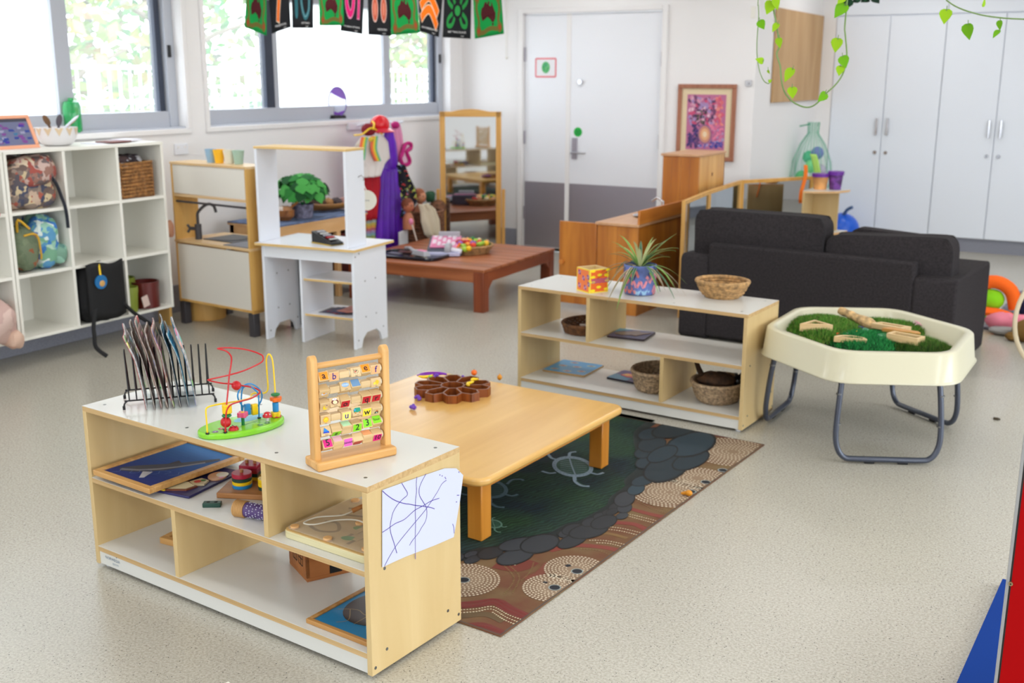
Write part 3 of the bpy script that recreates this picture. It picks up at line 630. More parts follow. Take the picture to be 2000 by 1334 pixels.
# stacking board with coloured discs
st = thing('shape_stacker', 'wooden peg board with stacked coloured discs and blocks in the foreground shelf', 'stacking toy', NF(.495, .115, .319)[:], NF.th+radians(28))
BX = wood('stacker_base', (160, 104, 54), (190, 134, 80), 'x', 2, .45, 20)
MB().box(0, .2, 0, .2, 0, .018, BX).build('base', st, bevel=.003)
def stack(cx, cy, items, sq=False, z=.018, r=.03):
    for m_, h_ in items:
        b = MB().box(cx-r, cx+r, cy-r, cy+r, z, z+h_, m_) if sq else MB().cyl((cx, cy, z), (cx, cy, z+h_), r, m_, n=26)
        b.build('block' if sq else 'disc', st, bevel=.0015); z += h_+.0004
    for px_, py_ in ([(cx-.013, cy), (cx+.013, cy)] if sq else [(cx, cy)]): MB().cyl((px_, py_, .018), (px_, py_, z+.01), .0055, BX, n=10).build('peg', st)
CRIM = mat('crimson_block', (176, 34, 62), .35); DGR = mat('dark_green_block', (26, 66, 54), .35)
stack(.062, .062, [(BLU, .011), (YEL, .011), (DGR, .011), (CRIM, .014)], r=.031)
stack(.062, .145, [(YEL, .011), (DGR, .011), (CRIM, .013), (CRIM, .013)], True)
stack(.145, .14, [(YEL, .012), (DGR, .012), (DGR, .013)], True)
stack(.145, .055, [(DGR, .011), (YEL, .012), (YEL, .012)], r=.027)
b = thing('green_block', 'small dark green two holed block lying on the shelf in front of the stacker', 'block', NF(.522, .038, .319)[:], NF.th+radians(38))
bb = MB().box(0, .055, 0, .024, 0, .014, DGR).build('body', b, bevel=.002)
for x in (.016, .039): MB().cyl((x, .012, .0138), (x, .012, .0144), .0055, mat('hole_dark', (10, 24, 20), .7)).build('hole', b)
rs = thing('rain_stick', 'purple dot painted tube with cane wrapped end lying in the foreground shelf', 'shaker', NF(.648, .062, .342)[:], NF.th+radians(14))
MB().cyl((.035, 0, 0), (.165, 0, 0), .0225, mat('purple_tube', (84, 62, 118), .5), n=26).build('tube', rs)
b = MB(); 
for k in range(7): b.tube([(.002+.0055*k, .0235*cos(a_), .0235*sin(a_)) for a_ in [2*pi*i/24 for i in range(24)]], .003, mat('cane', (196, 150, 92), .5), n=6, closed=True)
b.cyl((0, 0, 0), (.04, 0, 0), .022, mat('cane', None)); b.build('cane_binding', rs)
b = MB()
for i in range(11):
    for j in range(20):
        a_ = 2*pi*j/20; 
        if (i+j) % 3: b.sph((.05+.011*i, .0226*cos(a_), .0226*sin(a_)), (.0022, .0022, .0022), PRINT, n=5, c=(206, 204, 224))
tag(b.build('painted_dots', rs), kind='stuff')

# magnetic maze board
mb_ = thing('magnet_maze', 'wooden lidded maze board with clear cover and stylus on cord in the foreground shelf', 'maze toy', NF(.880, .03, .3195)[:], NF.th-radians(0))
PL = wood('pale_maze_wood', (196, 160, 98), (216, 182, 122), 'x', 1.5, .45, 18)
MB().prism(rrect(0, .325, 0, .30, .02), 0, .022, wood('maze_edge', (206, 196, 150), (226, 218, 178), 'x', 1.5, .5, 60)).build('base', mb_, bevel=.002)
MB().prism(rrect(.001, .324, .001, .299, .02), .022, .0245, PL).build('top_sheet', mb_, bevel=.001)
g = MB()
for pts in ([(.05, .06), (.10, .05), (.14, .08), (.10, .12), (.06, .11)], [(.06, .17), (.14, .20), (.22, .20), (.28, .25)], [(.19, .05), (.19, .16)], [(.225, .03), (.225, .12)], [(.05, .22), (.10, .25), (.16, .24)]):
    g.line([(v.x, v.y) for v in smooth([(a, b, 0) for a, b in pts], 4)], .011, .0249, (150, 118, 66), PRINT)
for x, y, c_ in ((.25, .20, (160, 110, 90)), (.26, .24, (170, 60, 60)), (.18, .13, (110, 150, 60)), (.20, .06, (90, 150, 70)), (.27, .10, (200, 160, 130))): g.flat(ell(x, y, .022, .014, .3, 16), .0252, PRINT, c_)
tag(g.build('groove', mb_), 'recessed tracks with coloured balls')
MB().box(.18, .20, .09, .17, .0248, .0262, PL).box(.215, .235, .06, .13, .0248, .0262, PL).build('bridge', mb_)
lid = mat('clear_acrylic', (236, 240, 236), .05, alpha=.16)
MB().prism(rrect(.006, .319, .006, .294, .02), .0275, .0295, lid).build('clear_cover', mb_)
for x, y in ((.025, .025), (.16, .02), (.295, .03), (.03, .27), (.16, .15), (.3, .27)): MB().cyl((x, y, .0245), (x, y, .0325), .013, mat('peach_button', (226, 176, 116), .4), n=20).build('button', mb_, bevel=.002)
cw = mat('white_cord', (226, 222, 206), .8)
MB().tube(smooth([(.295, .035, .034), (.27, .07, .038), (.24, .12, .034), (.16, .15, .036), (.10, .12, .034), (.07, .06, .034), (.035, .05, .034), (.04, .10, .035), (.09, .15, .036), (.10, .19, .04)], 5), .0022, cw, n=6).build('cord', mb_)
MB().cyl((.098, .185, .04), (.135, .235, .062), .0075, wood('stylus', (180, 116, 60), (206, 146, 90), 'x', 2, .3, 20), r1=.0055).build('stylus', mb_)
# small wooden house
hs = thing('wooden_house', 'small stained wooden dolls house with painted windows on the bottom board', 'toy house', NF(.783, .209, .0772)[:], NF.th+radians(0))
HW = wood('house_wood', (150, 88, 40), (178, 112, 58), 'x', 1.5, .45, 14)
hs.rotation_euler = (0, 0, NF.th+radians(66))
MB().box(0, .15, 0, .16, 0, .012, HW).box(0, .15, 0, .01, .012, .13, HW).box(0, .15, .15, .16, .012, .13, HW).box(0, .01, 0, .16, .012, .13, HW).box(.14, .15, 0, .16, .012, .13, HW).build('walls', hs, bevel=.001)
MB().box(-.006, .156, -.006, .08, .13, .142, HW).box(-.006, .156, .08, .166, .13, .142, HW).build('roof', hs, bevel=.001)
g = MB()
for y0 in (.035, .085):
    F = hs_ = frame((-.0006, y0+.034, .04), (0, -1, 0), (0, 0, 1))
    for a_, b_ in (((0, 0), (.034, 0)), ((0, .045), (.034, .045)), ((0, 0), (0, .045)), ((.034, 0), (.034, .045)), ((.017, 0), (.017, .045)), ((0, .022), (.034, .022))): g.line([a_, b_], .0035, 0, (24, 20, 18), M=F)
g.build('window', hs); MB().box(.075, .115, -.0012, 0, .012, .10, BLACK).build('doorway', hs)
# small framed tray, stingray puzzle
def sq(g, z):
    g.flat([(.03, .03), (.17, .03), (.17, .22), (.03, .22)], z, GLOSS, (206, 178, 130)); 
    for x, y in ((.10, .07), (.13, .15), (.07, .15)): g.disc(x, y, .02, z+.0004, (60, 62, 90), GLOSS, n=16); g.disc(x, y, .008, z+.0008, (150, 140, 150), GLOSS, n=12)
tray_picture('framed_tray', 'small wooden framed tray behind the lower divider of the foreground shelf', 'tray', NF(.17, .13, .0772)[:], NF.th+radians(8), .20, .23, .022, .022, FRW, .012, sq, (196, 168, 120))
def ray_fish(g, z):
    g.prism(ell(.14, .19, .105, .13, -.5, 30), z, z+.0012, GLOSS, c=(52, 42, 44)); 
    for pts in ([(.03, .10), (.08, .13), (.13, .12), (.24, .16)], [(.05, .20), (.12, .19), (.22, .26)], [(.13, .12), (.13, .06)], [(.06, .12), (.10, .07), (.08, .04)]): g.line([(v.x, v.y) for v in smooth([(a, b, 0) for a, b in pts], 4)], .002, z+.0016, (170, 140, 96), GLOSS)
    g.text('RAY', .02, T(.24, .032, z+.0006), GLOSS, (20, 20, 40))
tray_picture('stingray_puzzle', 'blue wood framed puzzle with a dark stingray at the right end of the bottom board', 'puzzle', NF(.965, .024, .0772)[:], NF.th+radians(0), .254, .36, .014, .014, wood('ray_frame', (170, 120, 60), (200, 150, 88), 'x', 2, .4, 24), .0085, ray_fish, (24, 134, 190))

# ------------------------------------------------------------------ rug with printed pattern
RG = Vector((-1.473, 2.493, 0)); RGb = Vector((-1.326, 4.564, 0)); ry_ = (RGb-RG).normalized(); rxx = Vector((-ry_.y, ry_.x, 0))
RF = frame(RG, ry_, rxx)     # local x: along the long side away from us, local y: to the left
t = thing('story_rug', 'dark green and earth coloured dot painted rug under the low honey table', 'rug', RG[:], atan2(ry_.y, ry_.x))
RLn = (RGb-RG).length; RWd = 1.55
edge = mat('rug_back', (58, 48, 44), .9)
def rug_base_mat():
    m, tt, b = newmat('rug_weave'); N = tt.nodes; L = tt.links; b.inputs['Roughness'].default_value = .85
    tc = N.new('ShaderNodeTexCoord'); n = N.new('ShaderNodeTexNoise'); n.inputs['Scale'].default_value = 5; n.inputs['Detail'].default_value = 4; L.new(tc.outputs['Object'], n.inputs['Vector'])
    r = N.new('ShaderNodeValToRGB'); e = r.color_ramp; e.elements[0].position = .32; e.elements[0].color = lin((104, 52, 36)); e.elements[1].position = .7; e.elements[1].color = lin((122, 100, 66))
    x = e.elements.new(.5); x.color = lin((112, 78, 50)); L.new(n.outputs['Fac'], r.inputs['Fac']); L.new(r.outputs['Color'], b.inputs['Base Color']); return m
def rug_water_mat():
    m, tt, b = newmat('rug_water'); N = tt.nodes; L = tt.links; b.inputs['Roughness'].default_value = .85
    tc = N.new('ShaderNodeTexCoord'); n = N.new('ShaderNodeTexNoise'); n.inputs['Scale'].default_value = 3.2; n.inputs['Detail'].default_value = 3; L.new(tc.outputs['Object'], n.inputs['Vector'])
    r = N.new('ShaderNodeValToRGB'); e = r.color_ramp; e.elements[0].position = .35; e.elements[0].color = lin((18, 44, 56)); e.elements[1].position = .66; e.elements[1].color = lin((40, 78, 44))
    L.new(n.outputs['Fac'], r.inputs['Fac'])
    w = N.new('ShaderNodeTexWave'); w.wave_type = 'BANDS'; w.bands_direction = 'Y'; w.inputs['Scale'].default_value = 16; w.inputs['Distortion'].default_value = 6; w.inputs['Detail'].default_value = 2; w.inputs['Detail Scale'].default_value = 1.5
    mp = N.new('ShaderNodeMapping'); mp.inputs['Rotation'].default_value = (0, 0, .35); L.new(tc.outputs['Object'], mp.inputs['Vector']); L.new(mp.outputs[0], w.inputs['Vector'])
    mx = N.new('ShaderNodeMix'); mx.data_type = 'RGBA'; mx.blend_type = 'MULTIPLY'; mx.inputs['Factor'].default_value = .85
    r2 = N.new('ShaderNodeValToRGB'); r2.color_ramp.elements[0].position = .35; r2.color_ramp.elements[0].color = (.25, .3, .25, 1); r2.color_ramp.elements[1].color = (1, 1, 1, 1)
    L.new(w.outputs['Fac'], r2.inputs['Fac']); L.new(r.outputs['Color'], mx.inputs['A']); L.new(r2.outputs['Color'], mx.inputs['B']); L.new(mx.outputs['Result'], b.inputs['Base Color']); return m
MB().box(0, RLn, 0, RWd, 0, .005, rug_base_mat()).build('pile', t, bevel=.0015)
MB().line([(.004, .004), (RLn-.004, .004), (RLn-.004, RWd-.004), (.004, RWd-.004)], .008, .0056, (86, 72, 62), closed=True).build('edge_binding', t)
RFi = RF.inverted()
def rq(cx, cy):  # crop pixel -> rug local
    v = RFi @ U(880+cx/2.9, 800+cy/2.9, z=.005); return (v.x, v.y)
g = MB()
shore = [(-100, 860), (60, 840), (170, 800), (280, 790), (420, 740), (560, 720), (680, 660), (760, 640), (850, 590), (920, 545), (940, 500), (1020, 440), (1020, 400), (1090, 330), (1080, 240), (1070, 130), (1160, 60)]
pl = [rq(*q) for q in shore]
wat = [(max(.02, pl[0][0]-.25), 1.5), (max(.02, pl[0][0]-.1), pl[0][1]+.15)]+pl+[(RLn-.01, pl[-1][1]+.1), (RLn-.01, RWd-.01), (.02, RWd-.01)]
WATM = rug_water_mat()
# water as strips so the outline stays a proper surface
sm = [(v.x, v.y) for v in smooth([(a, b, 0) for a, b in pl], 4)]
v = []; 
for a, b in sm: v += [(a, b, .0054), (a, RWd-.01, .0054)]
n_ = len(sm); g.add(v, [(2*i, 2*i+2, 2*i+3, 2*i+1) for i in range(n_-1)], WATM)
g.add([(.01, sm[0][1]+.05, .0054), (sm[0][0], sm[0][1], .0054), (sm[0][0], RWd-.01, .0054), (.01, RWd-.01, .0054)], [(0, 1, 2, 3)], WATM)
g.add([(sm[-1][0], sm[-1][1], .0054), (RLn-.01, sm[-1][1], .0054), (RLn-.01, RWd-.01, .0054), (sm[-1][0], RWd-.01, .0054)], [(0, 1, 2, 3)], WATM)
g.build('water_print', t)
g = MB()
def rl(pts, w, c, z=.0057): g.line([(v.x, v.y) for v in smooth([(rq(*q)[0], rq(*q)[1], 0) for q in pts], 4)], w, z, c)
def dots(pts, r, gap, c=(206, 190, 158), z=.0062):
    P = smooth([(rq(*q)[0], rq(*q)[1], 0) for q in pts], 6); d = 0
    for i in range(len(P)-1):
        L_ = (P[i+1]-P[i]).length; 
        while d < L_:
            q = P[i]+(P[i+1]-P[i])*(d/L_); 
            if .006 < q.x < RLn-.006 and .006 < q.y: g.disc(q.x, q.y, r*random.uniform(.85, 1.15), z, c, n=7)
            d += gap
        d -= L_
rl(shore, .05, (22, 34, 36), .0056)
# earth bands
for pts, w, c in (([(250, 880), (380, 900), (470, 860)], .05, (112, 48, 36)), ([(560, 800), (700, 770), (860, 780), (960, 800)], .03, (128, 56, 44)), ([(700, 760), (850, 700), (1000, 730)], .02, (124, 92, 50)), ([(900, 640), (1040, 650), (1120, 690)], .03, (126, 52, 42)), ([(1010, 560), (1120, 590), (1210, 610)], .028, (128, 58, 46)), ([(1080, 510), (1200, 540), (1280, 560)], .022, (130, 96, 56)), ([(60, 1110), (160, 1100), (260, 1090), (330, 1130), (440, 1180)], .045, (112, 40, 32)), ([(80, 1230), (180, 1220), (300, 1270)], .03, (106, 38, 30)), ([(60, 1170), (200, 1160), (300, 1200)], .03, (96, 74, 44)), ([(1440, 140), (1600, 160), (1740, 200)], .04, (92, 40, 32)), ([(560, 870), (500, 930), (420, 960)], .03, (118, 60, 44))): rl(pts, w, c)
# dotted bands
for pts in ([(1005, 592), (1090, 612), (1185, 636)], [(1005, 604), (1085, 626), (1170, 648)], [(890, 664), (980, 676), (1080, 700)], [(884, 678), (970, 690), (1060, 712)], [(790, 742), (880, 744), (1000, 768)], [(830, 756), (900, 760), (985, 782)],
            [(60, 1136), (150, 1130), (240, 1118), (330, 1165), (430, 1200)], [(60, 1152), (150, 1145), (235, 1132), (320, 1180), (415, 1216)], [(240, 1150), (310, 1195), (395, 1228)], [(1380, 120), (1430, 130), (1470, 138)], [(350, 880), (380, 884)]): dots(pts, .0034, .0095)
for pts in ([(60, 1098), (160, 1090), (250, 1075), (340, 1125), (450, 1170)], [(70, 1118), (160, 1110), (250, 1096), (330, 1142), (440, 1184)], [(100, 1225), (190, 1228), (300, 1265)]): dots(pts, .0042, .0105, (120, 30, 28))
for pts in ([(300, 880), (360, 960), (300, 1050)], [(330, 880), (390, 950), (350, 1040)], [(470, 870), (450, 920), (400, 970)], [(1100, 520), (1180, 560), (1260, 575)], [(1060, 520), (1150, 566), (1230, 590)], [(740, 790), (840, 800), (920, 830)]): dots(pts, .0034, .0105, (126, 100, 60))
# waterhole circles
def rings(c, r0, r1, n, dr=.0042, hole=None, clip=None):
    cx_, cy_ = rq(*c); g.disc(cx_, cy_, r1*1.04, .00585, (122, 92, 68), n=36); g.disc(cx_, cy_, r1*.8, .00587, (132, 106, 82), n=36); g.disc(cx_, cy_, r1*.55, .0059, (146, 122, 98), n=30)
    for k in range(n):
        r_ = r0+(r1-r0)*k/(n-1); m_ = int(2*pi*r_/(dr*3.1))
        for i in range(m_):
            x = cx_+r_*cos(2*pi*i/m_+k*.4); y = cy_+r_*sin(2*pi*i/m_+k*.4)
            if .006 < x < RLn-.006 and y > .008: g.disc(x, y, dr*(.75+.25*k/n), .0062, (214, 200, 176), n=7)
    if hole:
        hx, hy = rq(*hole); g.disc(hx, hy, .021, .0065, (150, 160, 158), n=20); g.disc(hx, hy, .017, .0067, (16, 22, 34), n=20)
rings((75, 965), .028, .115, 8, hole=(75, 967)); rings((580, 1010), .03, .095, 7, hole=(590, 1010)); rings((705, 905), .03, .10, 7, hole=(717, 918))
rings((1240, 470), .02, .15, 9, .005); rings((1400, 390), .03, .12, 7, .005, hole=(1445, 412)); rings((1600, 240), .03, .18, 9, .0052)
for hx, hy in ((1542, 345), (1362, 466)):
    a, b = rq(hx, hy); g.disc(a, b, .022, .0065, (150, 160, 158), n=20); g.disc(a, b, .017, .0067, (16, 22, 34), n=20)
rl([(660, 880), (672, 892)], .018, (30, 30, 38), .0068); rl([(525, 978), (548, 984)], .012, (30, 30, 38), .0068)
# stones
stones = [(115, 822, 40, 16), (125, 852, 48, 20), (225, 815, 72, 32), (365, 835, 105, 42), (380, 765, 110, 34), (505, 762, 110, 50), (650, 705, 40, 22), (690, 745, 86, 34), (690, 682, 60, 30), (780, 690, 110, 40), (790, 640, 48, 24), (840, 606, 32, 18), (868, 640, 75, 36), (880, 585, 22, 14), (925, 555, 32, 20), (915, 582, 36, 18), (972, 605, 34, 18), (985, 560, 42, 28), (985, 510, 60, 42), (1050, 455, 50, 30), (1090, 405, 68, 28), (1110, 300, 64, 34), (1100, 245, 60, 32), (1220, 335, 130, 70), (1360, 290, 108, 46), (1140, 200, 80, 42), (1360, 200, 140, 66), (1130, 140, 70, 32), (1270, 115, 130, 44), (1200, 255, 90, 40), (20, 850, 60, 26)]
for i, (cx_, cy_, a_, b_) in enumerate(stones):
    an = -.16-.2*random.random(); P = [rq(x, y) for x, y in ell(cx_, cy_, a_*1.06, b_*1.08, an, 20)]; Q = [rq(x, y) for x, y in ell(cx_, cy_, a_*.97, b_*.93, an, 20)]
    zz = .0069+i*.00004; k = random.uniform(.8, 1.25); base_ = (44, 48, 54) if cy_ > 480 else (36, 52, 62)
    g.flat([(x, y) for x, y in P][::-1], zz, PRINT, (18, 20, 24)); g.flat([(x, y) for x, y in Q][::-1], zz+.00002, PRINT, tuple(v*k for v in base_))
# turtles
def turtle(cx_, cy_, s, col, fill, heady=1):
    def pt(x, y): return (cx_+x*s, cy_+y*s)
    P = [rq(*pt(x, y)) for x, y in ell(0, 0, 118, 58, .12, 28)]; Q = [rq(*pt(x, y)) for x, y in ell(0, 0, 94, 44, .12, 28)]
    g.flat(P[::-1], .0070, PRINT, col); g.flat(Q[::-1], .0072, PRINT, fill)
    for i in range(28):
        x, y = ell(0, 0, 106, 51, .12, 28)[i]; a, b = rq(*pt(x, y)); g.disc(a, b, .0028*s, .0074, (60, 90, 96), n=6)
    rl([pt(-18, -44), pt(-4, 0), pt(14, 46)], .006*s, col, .0075)
    for k in range(-3, 4): rl([pt(-70, k*11-6), pt(0, k*11+4)], .003*s, col, .00745); rl([pt(4, k*11+3), pt(80, k*11+8)], .003*s, col, .00745)
    for L_ in ([(-85, -40), (-120, -48), (-145, -78)], [(-20, -56), (-15, -78), (20, -84)], [(-95, 34), (-130, 38), (-175, 26)], [(98, 34), (140, 44), (175, 34)]): rl([pt(*q) for q in L_], .013*s, col, .0071)
    rl([pt(10, 55), pt(15, 85), pt(50, 108), pt(95, 112)], .016*s, col, .0071); rl([pt(20, 80), pt(52, 102), pt(80, 108)], .006*s, fill, .0073)
turtle(692, 325, 1.0, (136, 156, 172), (36, 78, 60))
turtle(215, 450, .95, (84, 108, 120), (24, 58, 50)); rl([(320, 425), (350, 400), (400, 398), (412, 405)], .012, (84, 108, 120), .0071)
turtle(245, 650, .42, (110, 150, 130), (30, 70, 50)); rl([(690, 120), (705, 140)], .01, (100, 140, 150), .0071)
def clip_mb(b, x0, x1, y0, y1):
    o = MB(); o.ms = b.ms; o.col = True
    for f, m_, c_ in zip(b.f, b.m, b.c):
        P = [b.v[i] for i in f]
        for ax, lim, sg in ((0, x0, 1), (0, x1, -1), (1, y0, 1), (1, y1, -1)):
            Q = []
            for i in range(len(P)):
                a, c = P[i-1], P[i]; da = (a[ax]-lim)*sg; dc = (c[ax]-lim)*sg
                if (da >= 0) != (dc >= 0): k = da/(da-dc); Q.append(tuple(a[j]+(c[j]-a[j])*k for j in range(3)))
                if dc >= 0: Q.append(c)
            P = Q
            if len(P) < 3: break
        if len(P) >= 3:
            n = len(o.v); o.v += P; o.f.append(tuple(range(n, n+len(P)))); o.m.append(m_); o.c.append(c_)
    return o
tag(clip_mb(g, .006, RLn-.006, .006, RWd-.006).build('dot_print', t), kind='stuff')

# small things lying on rug and floor
P = U(446, 1331, z=.004); tag(MB().prism([(0, 0), (.03, -.03), (.05, -.07), (-.01, -.08), (-.03, -.03)], 0, .003, WHITE2, taper=[(0, 0), (.03, -.03), (.05, -.07), (-.01, -.08), (-.03, -.03)]).build('paper_scrap', loc=P+Vector((0, 0, -.003)), rot=(0, 0, YAW)), 'white paper scrap on the floor at the bottom edge, in front of the foreground shelf', 'paper')
P = U(1345, 968, z=.008)
b = MB().sph((0, 0, .011), (.015, .013, .012), mat('ochre_plastic', (214, 140, 24), .4), n=14).cyl((-.012, 0, .009), (-.03, -.004, .005), .008, mat('ochre_plastic'), r1=.004)
tag(b.build('toy_carrot', loc=P), 'small ochre toy lying on the rug edge', 'toy')
P = U(1945, 820, z=0); tag(MB().box(-.012, .012, -.006, .006, 0, .012, mat('bark_bit', (70, 60, 44), .8)).box(-.002, .02, -.004, .004, .002, .009, mat('bark_bit')).build('bark_chip', loc=P, bevel=.002), 'tiny dark chip of bark alone on the pale floor', 'bark')

# ------------------------------------------------------------------ low honey coloured table
TF = Fr(-1.866, 3.026, atan2(3.903-3.026, -1.816+1.866)-pi/2+.0)   # a: to the left is -x ; b: away along right hand edge
tb = thing('low_table', 'low honey coloured wooden table with rounded corners standing on the rug', 'table', (-1.866, 3.026, 0), TF.th)
# right edge runs along local +y, table extends to local -x
TL, TWd, TZ = 1.04, 1.04, .262
x1, y0 = .045, -.06
x0 = x1-TWd; y1 = y0+TL+.02
MB().prism(rrect(x0, x1, y0, y1, .055, 8), TZ-.03, TZ, HONEY).build('tabletop', tb, bevel=.011, seg=4)
HL = HONEYL
for lx, ly in ((0, 0), (0, .877), (-.92, 0), (-.92, .877)): MB().box(lx-.062, lx, ly, ly+.062, .007, TZ-.03, HL).build('leg', tb, bevel=.004)
ap = wood('honey_apron', (190, 122, 40), (216, 150, 66), 'y', .9, .3, 18, coat=.3)
MB().box(-.03, -.006, .06, .88, TZ-.065, TZ-.03, ap).build('apron', tb); MB().box(-.97, -.95, .06, .88, TZ-.065, TZ-.03, ap).build('apron', tb)
ap2 = wood('honey_apron_x', (190, 122, 40), (216, 150, 66), 'x', .9, .3, 18, coat=.3)
MB().box(-.93, -.06, .006, .03, TZ-.065, TZ-.03, ap2).build('apron', tb); MB().box(-.93, -.06, .9, .925, TZ-.065, TZ-.03, ap2).build('apron', tb)
# flower shaped sorting tray
cP = U(884, 752, z=TZ+.035)
sv = thing('sorting_tray', 'dark wooden flower shaped sorting tray on the honey table', 'sorting tray', (cP.x, cP.y, TZ), .25)
WAL = wood('walnut_strip', (104, 50, 18), (150, 80, 30), 'z', 3, .35, 12); WALT = mat('walnut_edge', (128, 88, 72), .45)
Rt, ht = .168, .036; n_ = 10; RI, RM, RO = .052, .128, .165
def wall_(p, q, m_=WAL):
    p = Vector(p+(0,)); q = Vector(q+(0,)); d = (q-p).normalized(); nn = Vector((-d.y, d.x, 0))*.0035
    P4 = [p+nn, q+nn, q-nn, p-nn]; b = MB(); b.prism([(v.x, v.y) for v in P4[::-1]], 0, ht-.0006, WAL); b.prism([(v.x, v.y) for v in P4[::-1]], ht-.0006, ht, WALT); b.build('divider', sv)
PP = lambda r_, a_: (r_*cos(a_), r_*sin(a_))
for k in range(n_):
    a_ = 2*pi*k/n_; h_ = pi/n_
    wall_(PP(RI, a_-h_), PP(RI, a_+h_)); wall_(PP(RI, a_+h_), PP(RM, a_+h_)); wall_(PP(RM, a_-h_), PP(RO, a_-.12)); wall_(PP(RO, a_-.12), PP(RO, a_+.12)); wall_(PP(RO, a_+.12), PP(RM, a_+h_))
MB().prism([PP(RM if k % 3 == 0 else RO, 2*pi*(k//3)/n_+(-pi/n_, -.12, .12)[k % 3]) for k in range(3*n_)], 0, .003, WAL).build('base', sv)
def small(nm, lab, cat, px, py, z, fn, group=None, off=None):
    P = U(px, py, z=z); t_ = fn(); 
    o = t_.build(nm, loc=P); o.rotation_euler = (0, 0, random.uniform(0, 6)); return tag(o, lab, cat, group)
CPU = mat('purple_counter', (108, 60, 176), .5, bump=.2, bscale=200)
def grape(): 
    b = MB(); 
    for k in range(9): b.sph((random.uniform(-.012, .012), random.uniform(-.007, .007), .008+random.uniform(0, .007)), .0075, CPU, n=8)
    return b
small('toy_grapes', 'purple grape cluster lying in front of the sorting tray, nearer the tray', 'toy fruit', 817, 782, TZ, grape)
small('toy_grapes', 'purple grape cluster lying in front of the sorting tray, nearest the abacus', 'toy fruit', 807, 800, TZ, grape)
small('toy_orange', 'orange toy fruit behind the right side of the sorting tray', 'toy fruit', 926, 733, TZ, lambda: MB().sph((0, 0, .013), .014, ORG, n=16).cyl((0, 0, .024), (0, 0, .03), .002, GRN))
small('toy_pineapple', 'ochre toy pineapple standing alone right of the sorting tray', 'toy fruit', 976, 742, TZ, lambda: MB().sph((0, 0, .012), (.011, .011, .013), mat('ochre_plastic'), n=14, noise=.15).cyl((0, 0, .022), (0, 0, .03), .004, mat('ochre_plastic'), r1=.001))
small('toy_grapes', 'purple grape cluster leaning up in the left cell of the sorting tray', 'toy fruit', 853, 741, TZ+.02, lambda: grape().sph((0, 0, .02), .009, CPU, n=8))
def banana(L_=.03):
    return MB().tube(smooth([(-L_, .012, .008), (-L_*.5, 0, .006), (0, -.005, .006), (L_*.5, 0, .006), (L_, .012, .008)], 4), [.002+.0055*sin(pi*i/16)**.6 for i in range(17)], YEL, n=8)
small('toy_banana', 'yellow toy banana curled at the left of the sorting tray', 'toy fruit', 833, 738, TZ+.028, lambda: banana(.035))
small('toy_banana', 'yellow toy banana lying across the right cells of the sorting tray', 'toy fruit', 916, 752, TZ+.034, lambda: banana(.032))
small('toy_banana', 'short yellow toy banana propped up on the right cells of the sorting tray', 'toy fruit', 925, 744, TZ+.038, lambda: banana(.018))
small('toy_pear', 'lime green toy pear in the left cells of the sorting tray', 'toy fruit', 840, 741, TZ+.022, lambda: MB().sph((0, 0, .008), .011, LIME, n=14).sph((.012, 0, .009), .007, LIME, n=12))
small('toy_apple', 'lime green toy apple in the right front cell of the sorting tray', 'toy fruit', 927, 758, TZ+.018, lambda: MB().sph((0, 0, .006), .009, LIME, n=14))
small('toy_watermelon', 'green white and red toy watermelon slice in the back cell of the tray', 'toy fruit', 881, 738, TZ+.016, lambda: MB().prism(ell(0, 0, .013, .010), 0, .006, RED).prism(ell(0, 0, .0135, .0105), .006, .009, WHITE).prism(ell(0, 0, .014, .011), .009, .013, LIME))
small('toy_carrot', 'small orange toy carrot in the back cell of the sorting tray', 'toy fruit', 890, 738, TZ+.01, lambda: MB().cyl((-.012, 0, .005), (.012, 0, .006), .005, ORG, r1=.002))
small('toy_cherry', 'small red toy cherry in the left front cell of the sorting tray', 'toy fruit', 834, 749, TZ+.008, lambda: MB().sph((0, 0, .006), .007, RED, n=12))
for (x, y, w_) in ((847, 764, 'second front cell from the left'), (898, 762, 'front right cell'), (904, 738, 'back right cell')):
    small('toy_berry', 'tiny purple toy berry in the '+w_+' of the sorting tray', 'toy fruit', x, y, TZ+.008, lambda: MB().sph((0, 0, .005), .008, CPU, n=10, noise=.2))
P = U(842, 733, z=TZ+.03); tw = thing('tweezers', 'purple plastic tweezers lying on the left back rim of the sorting tray', 'tweezers', P[:], .55)
pm = mat('violet_plastic', (126, 20, 170), .3)
for s_ in (1, -1): MB().tube(smooth([(-.055, 0, 0), (-.04, .012*s_, .004), (0, .015*s_, .008), (.05, .008*s_, .008), (.07, .003*s_, .004)], 4), [.005]*12+[.0035]*5, pm, n=8).build('arm', tw)
MB().sph((-.055, 0, 0), (.01, .008, .005), pm, n=10).build('hinge', tw)

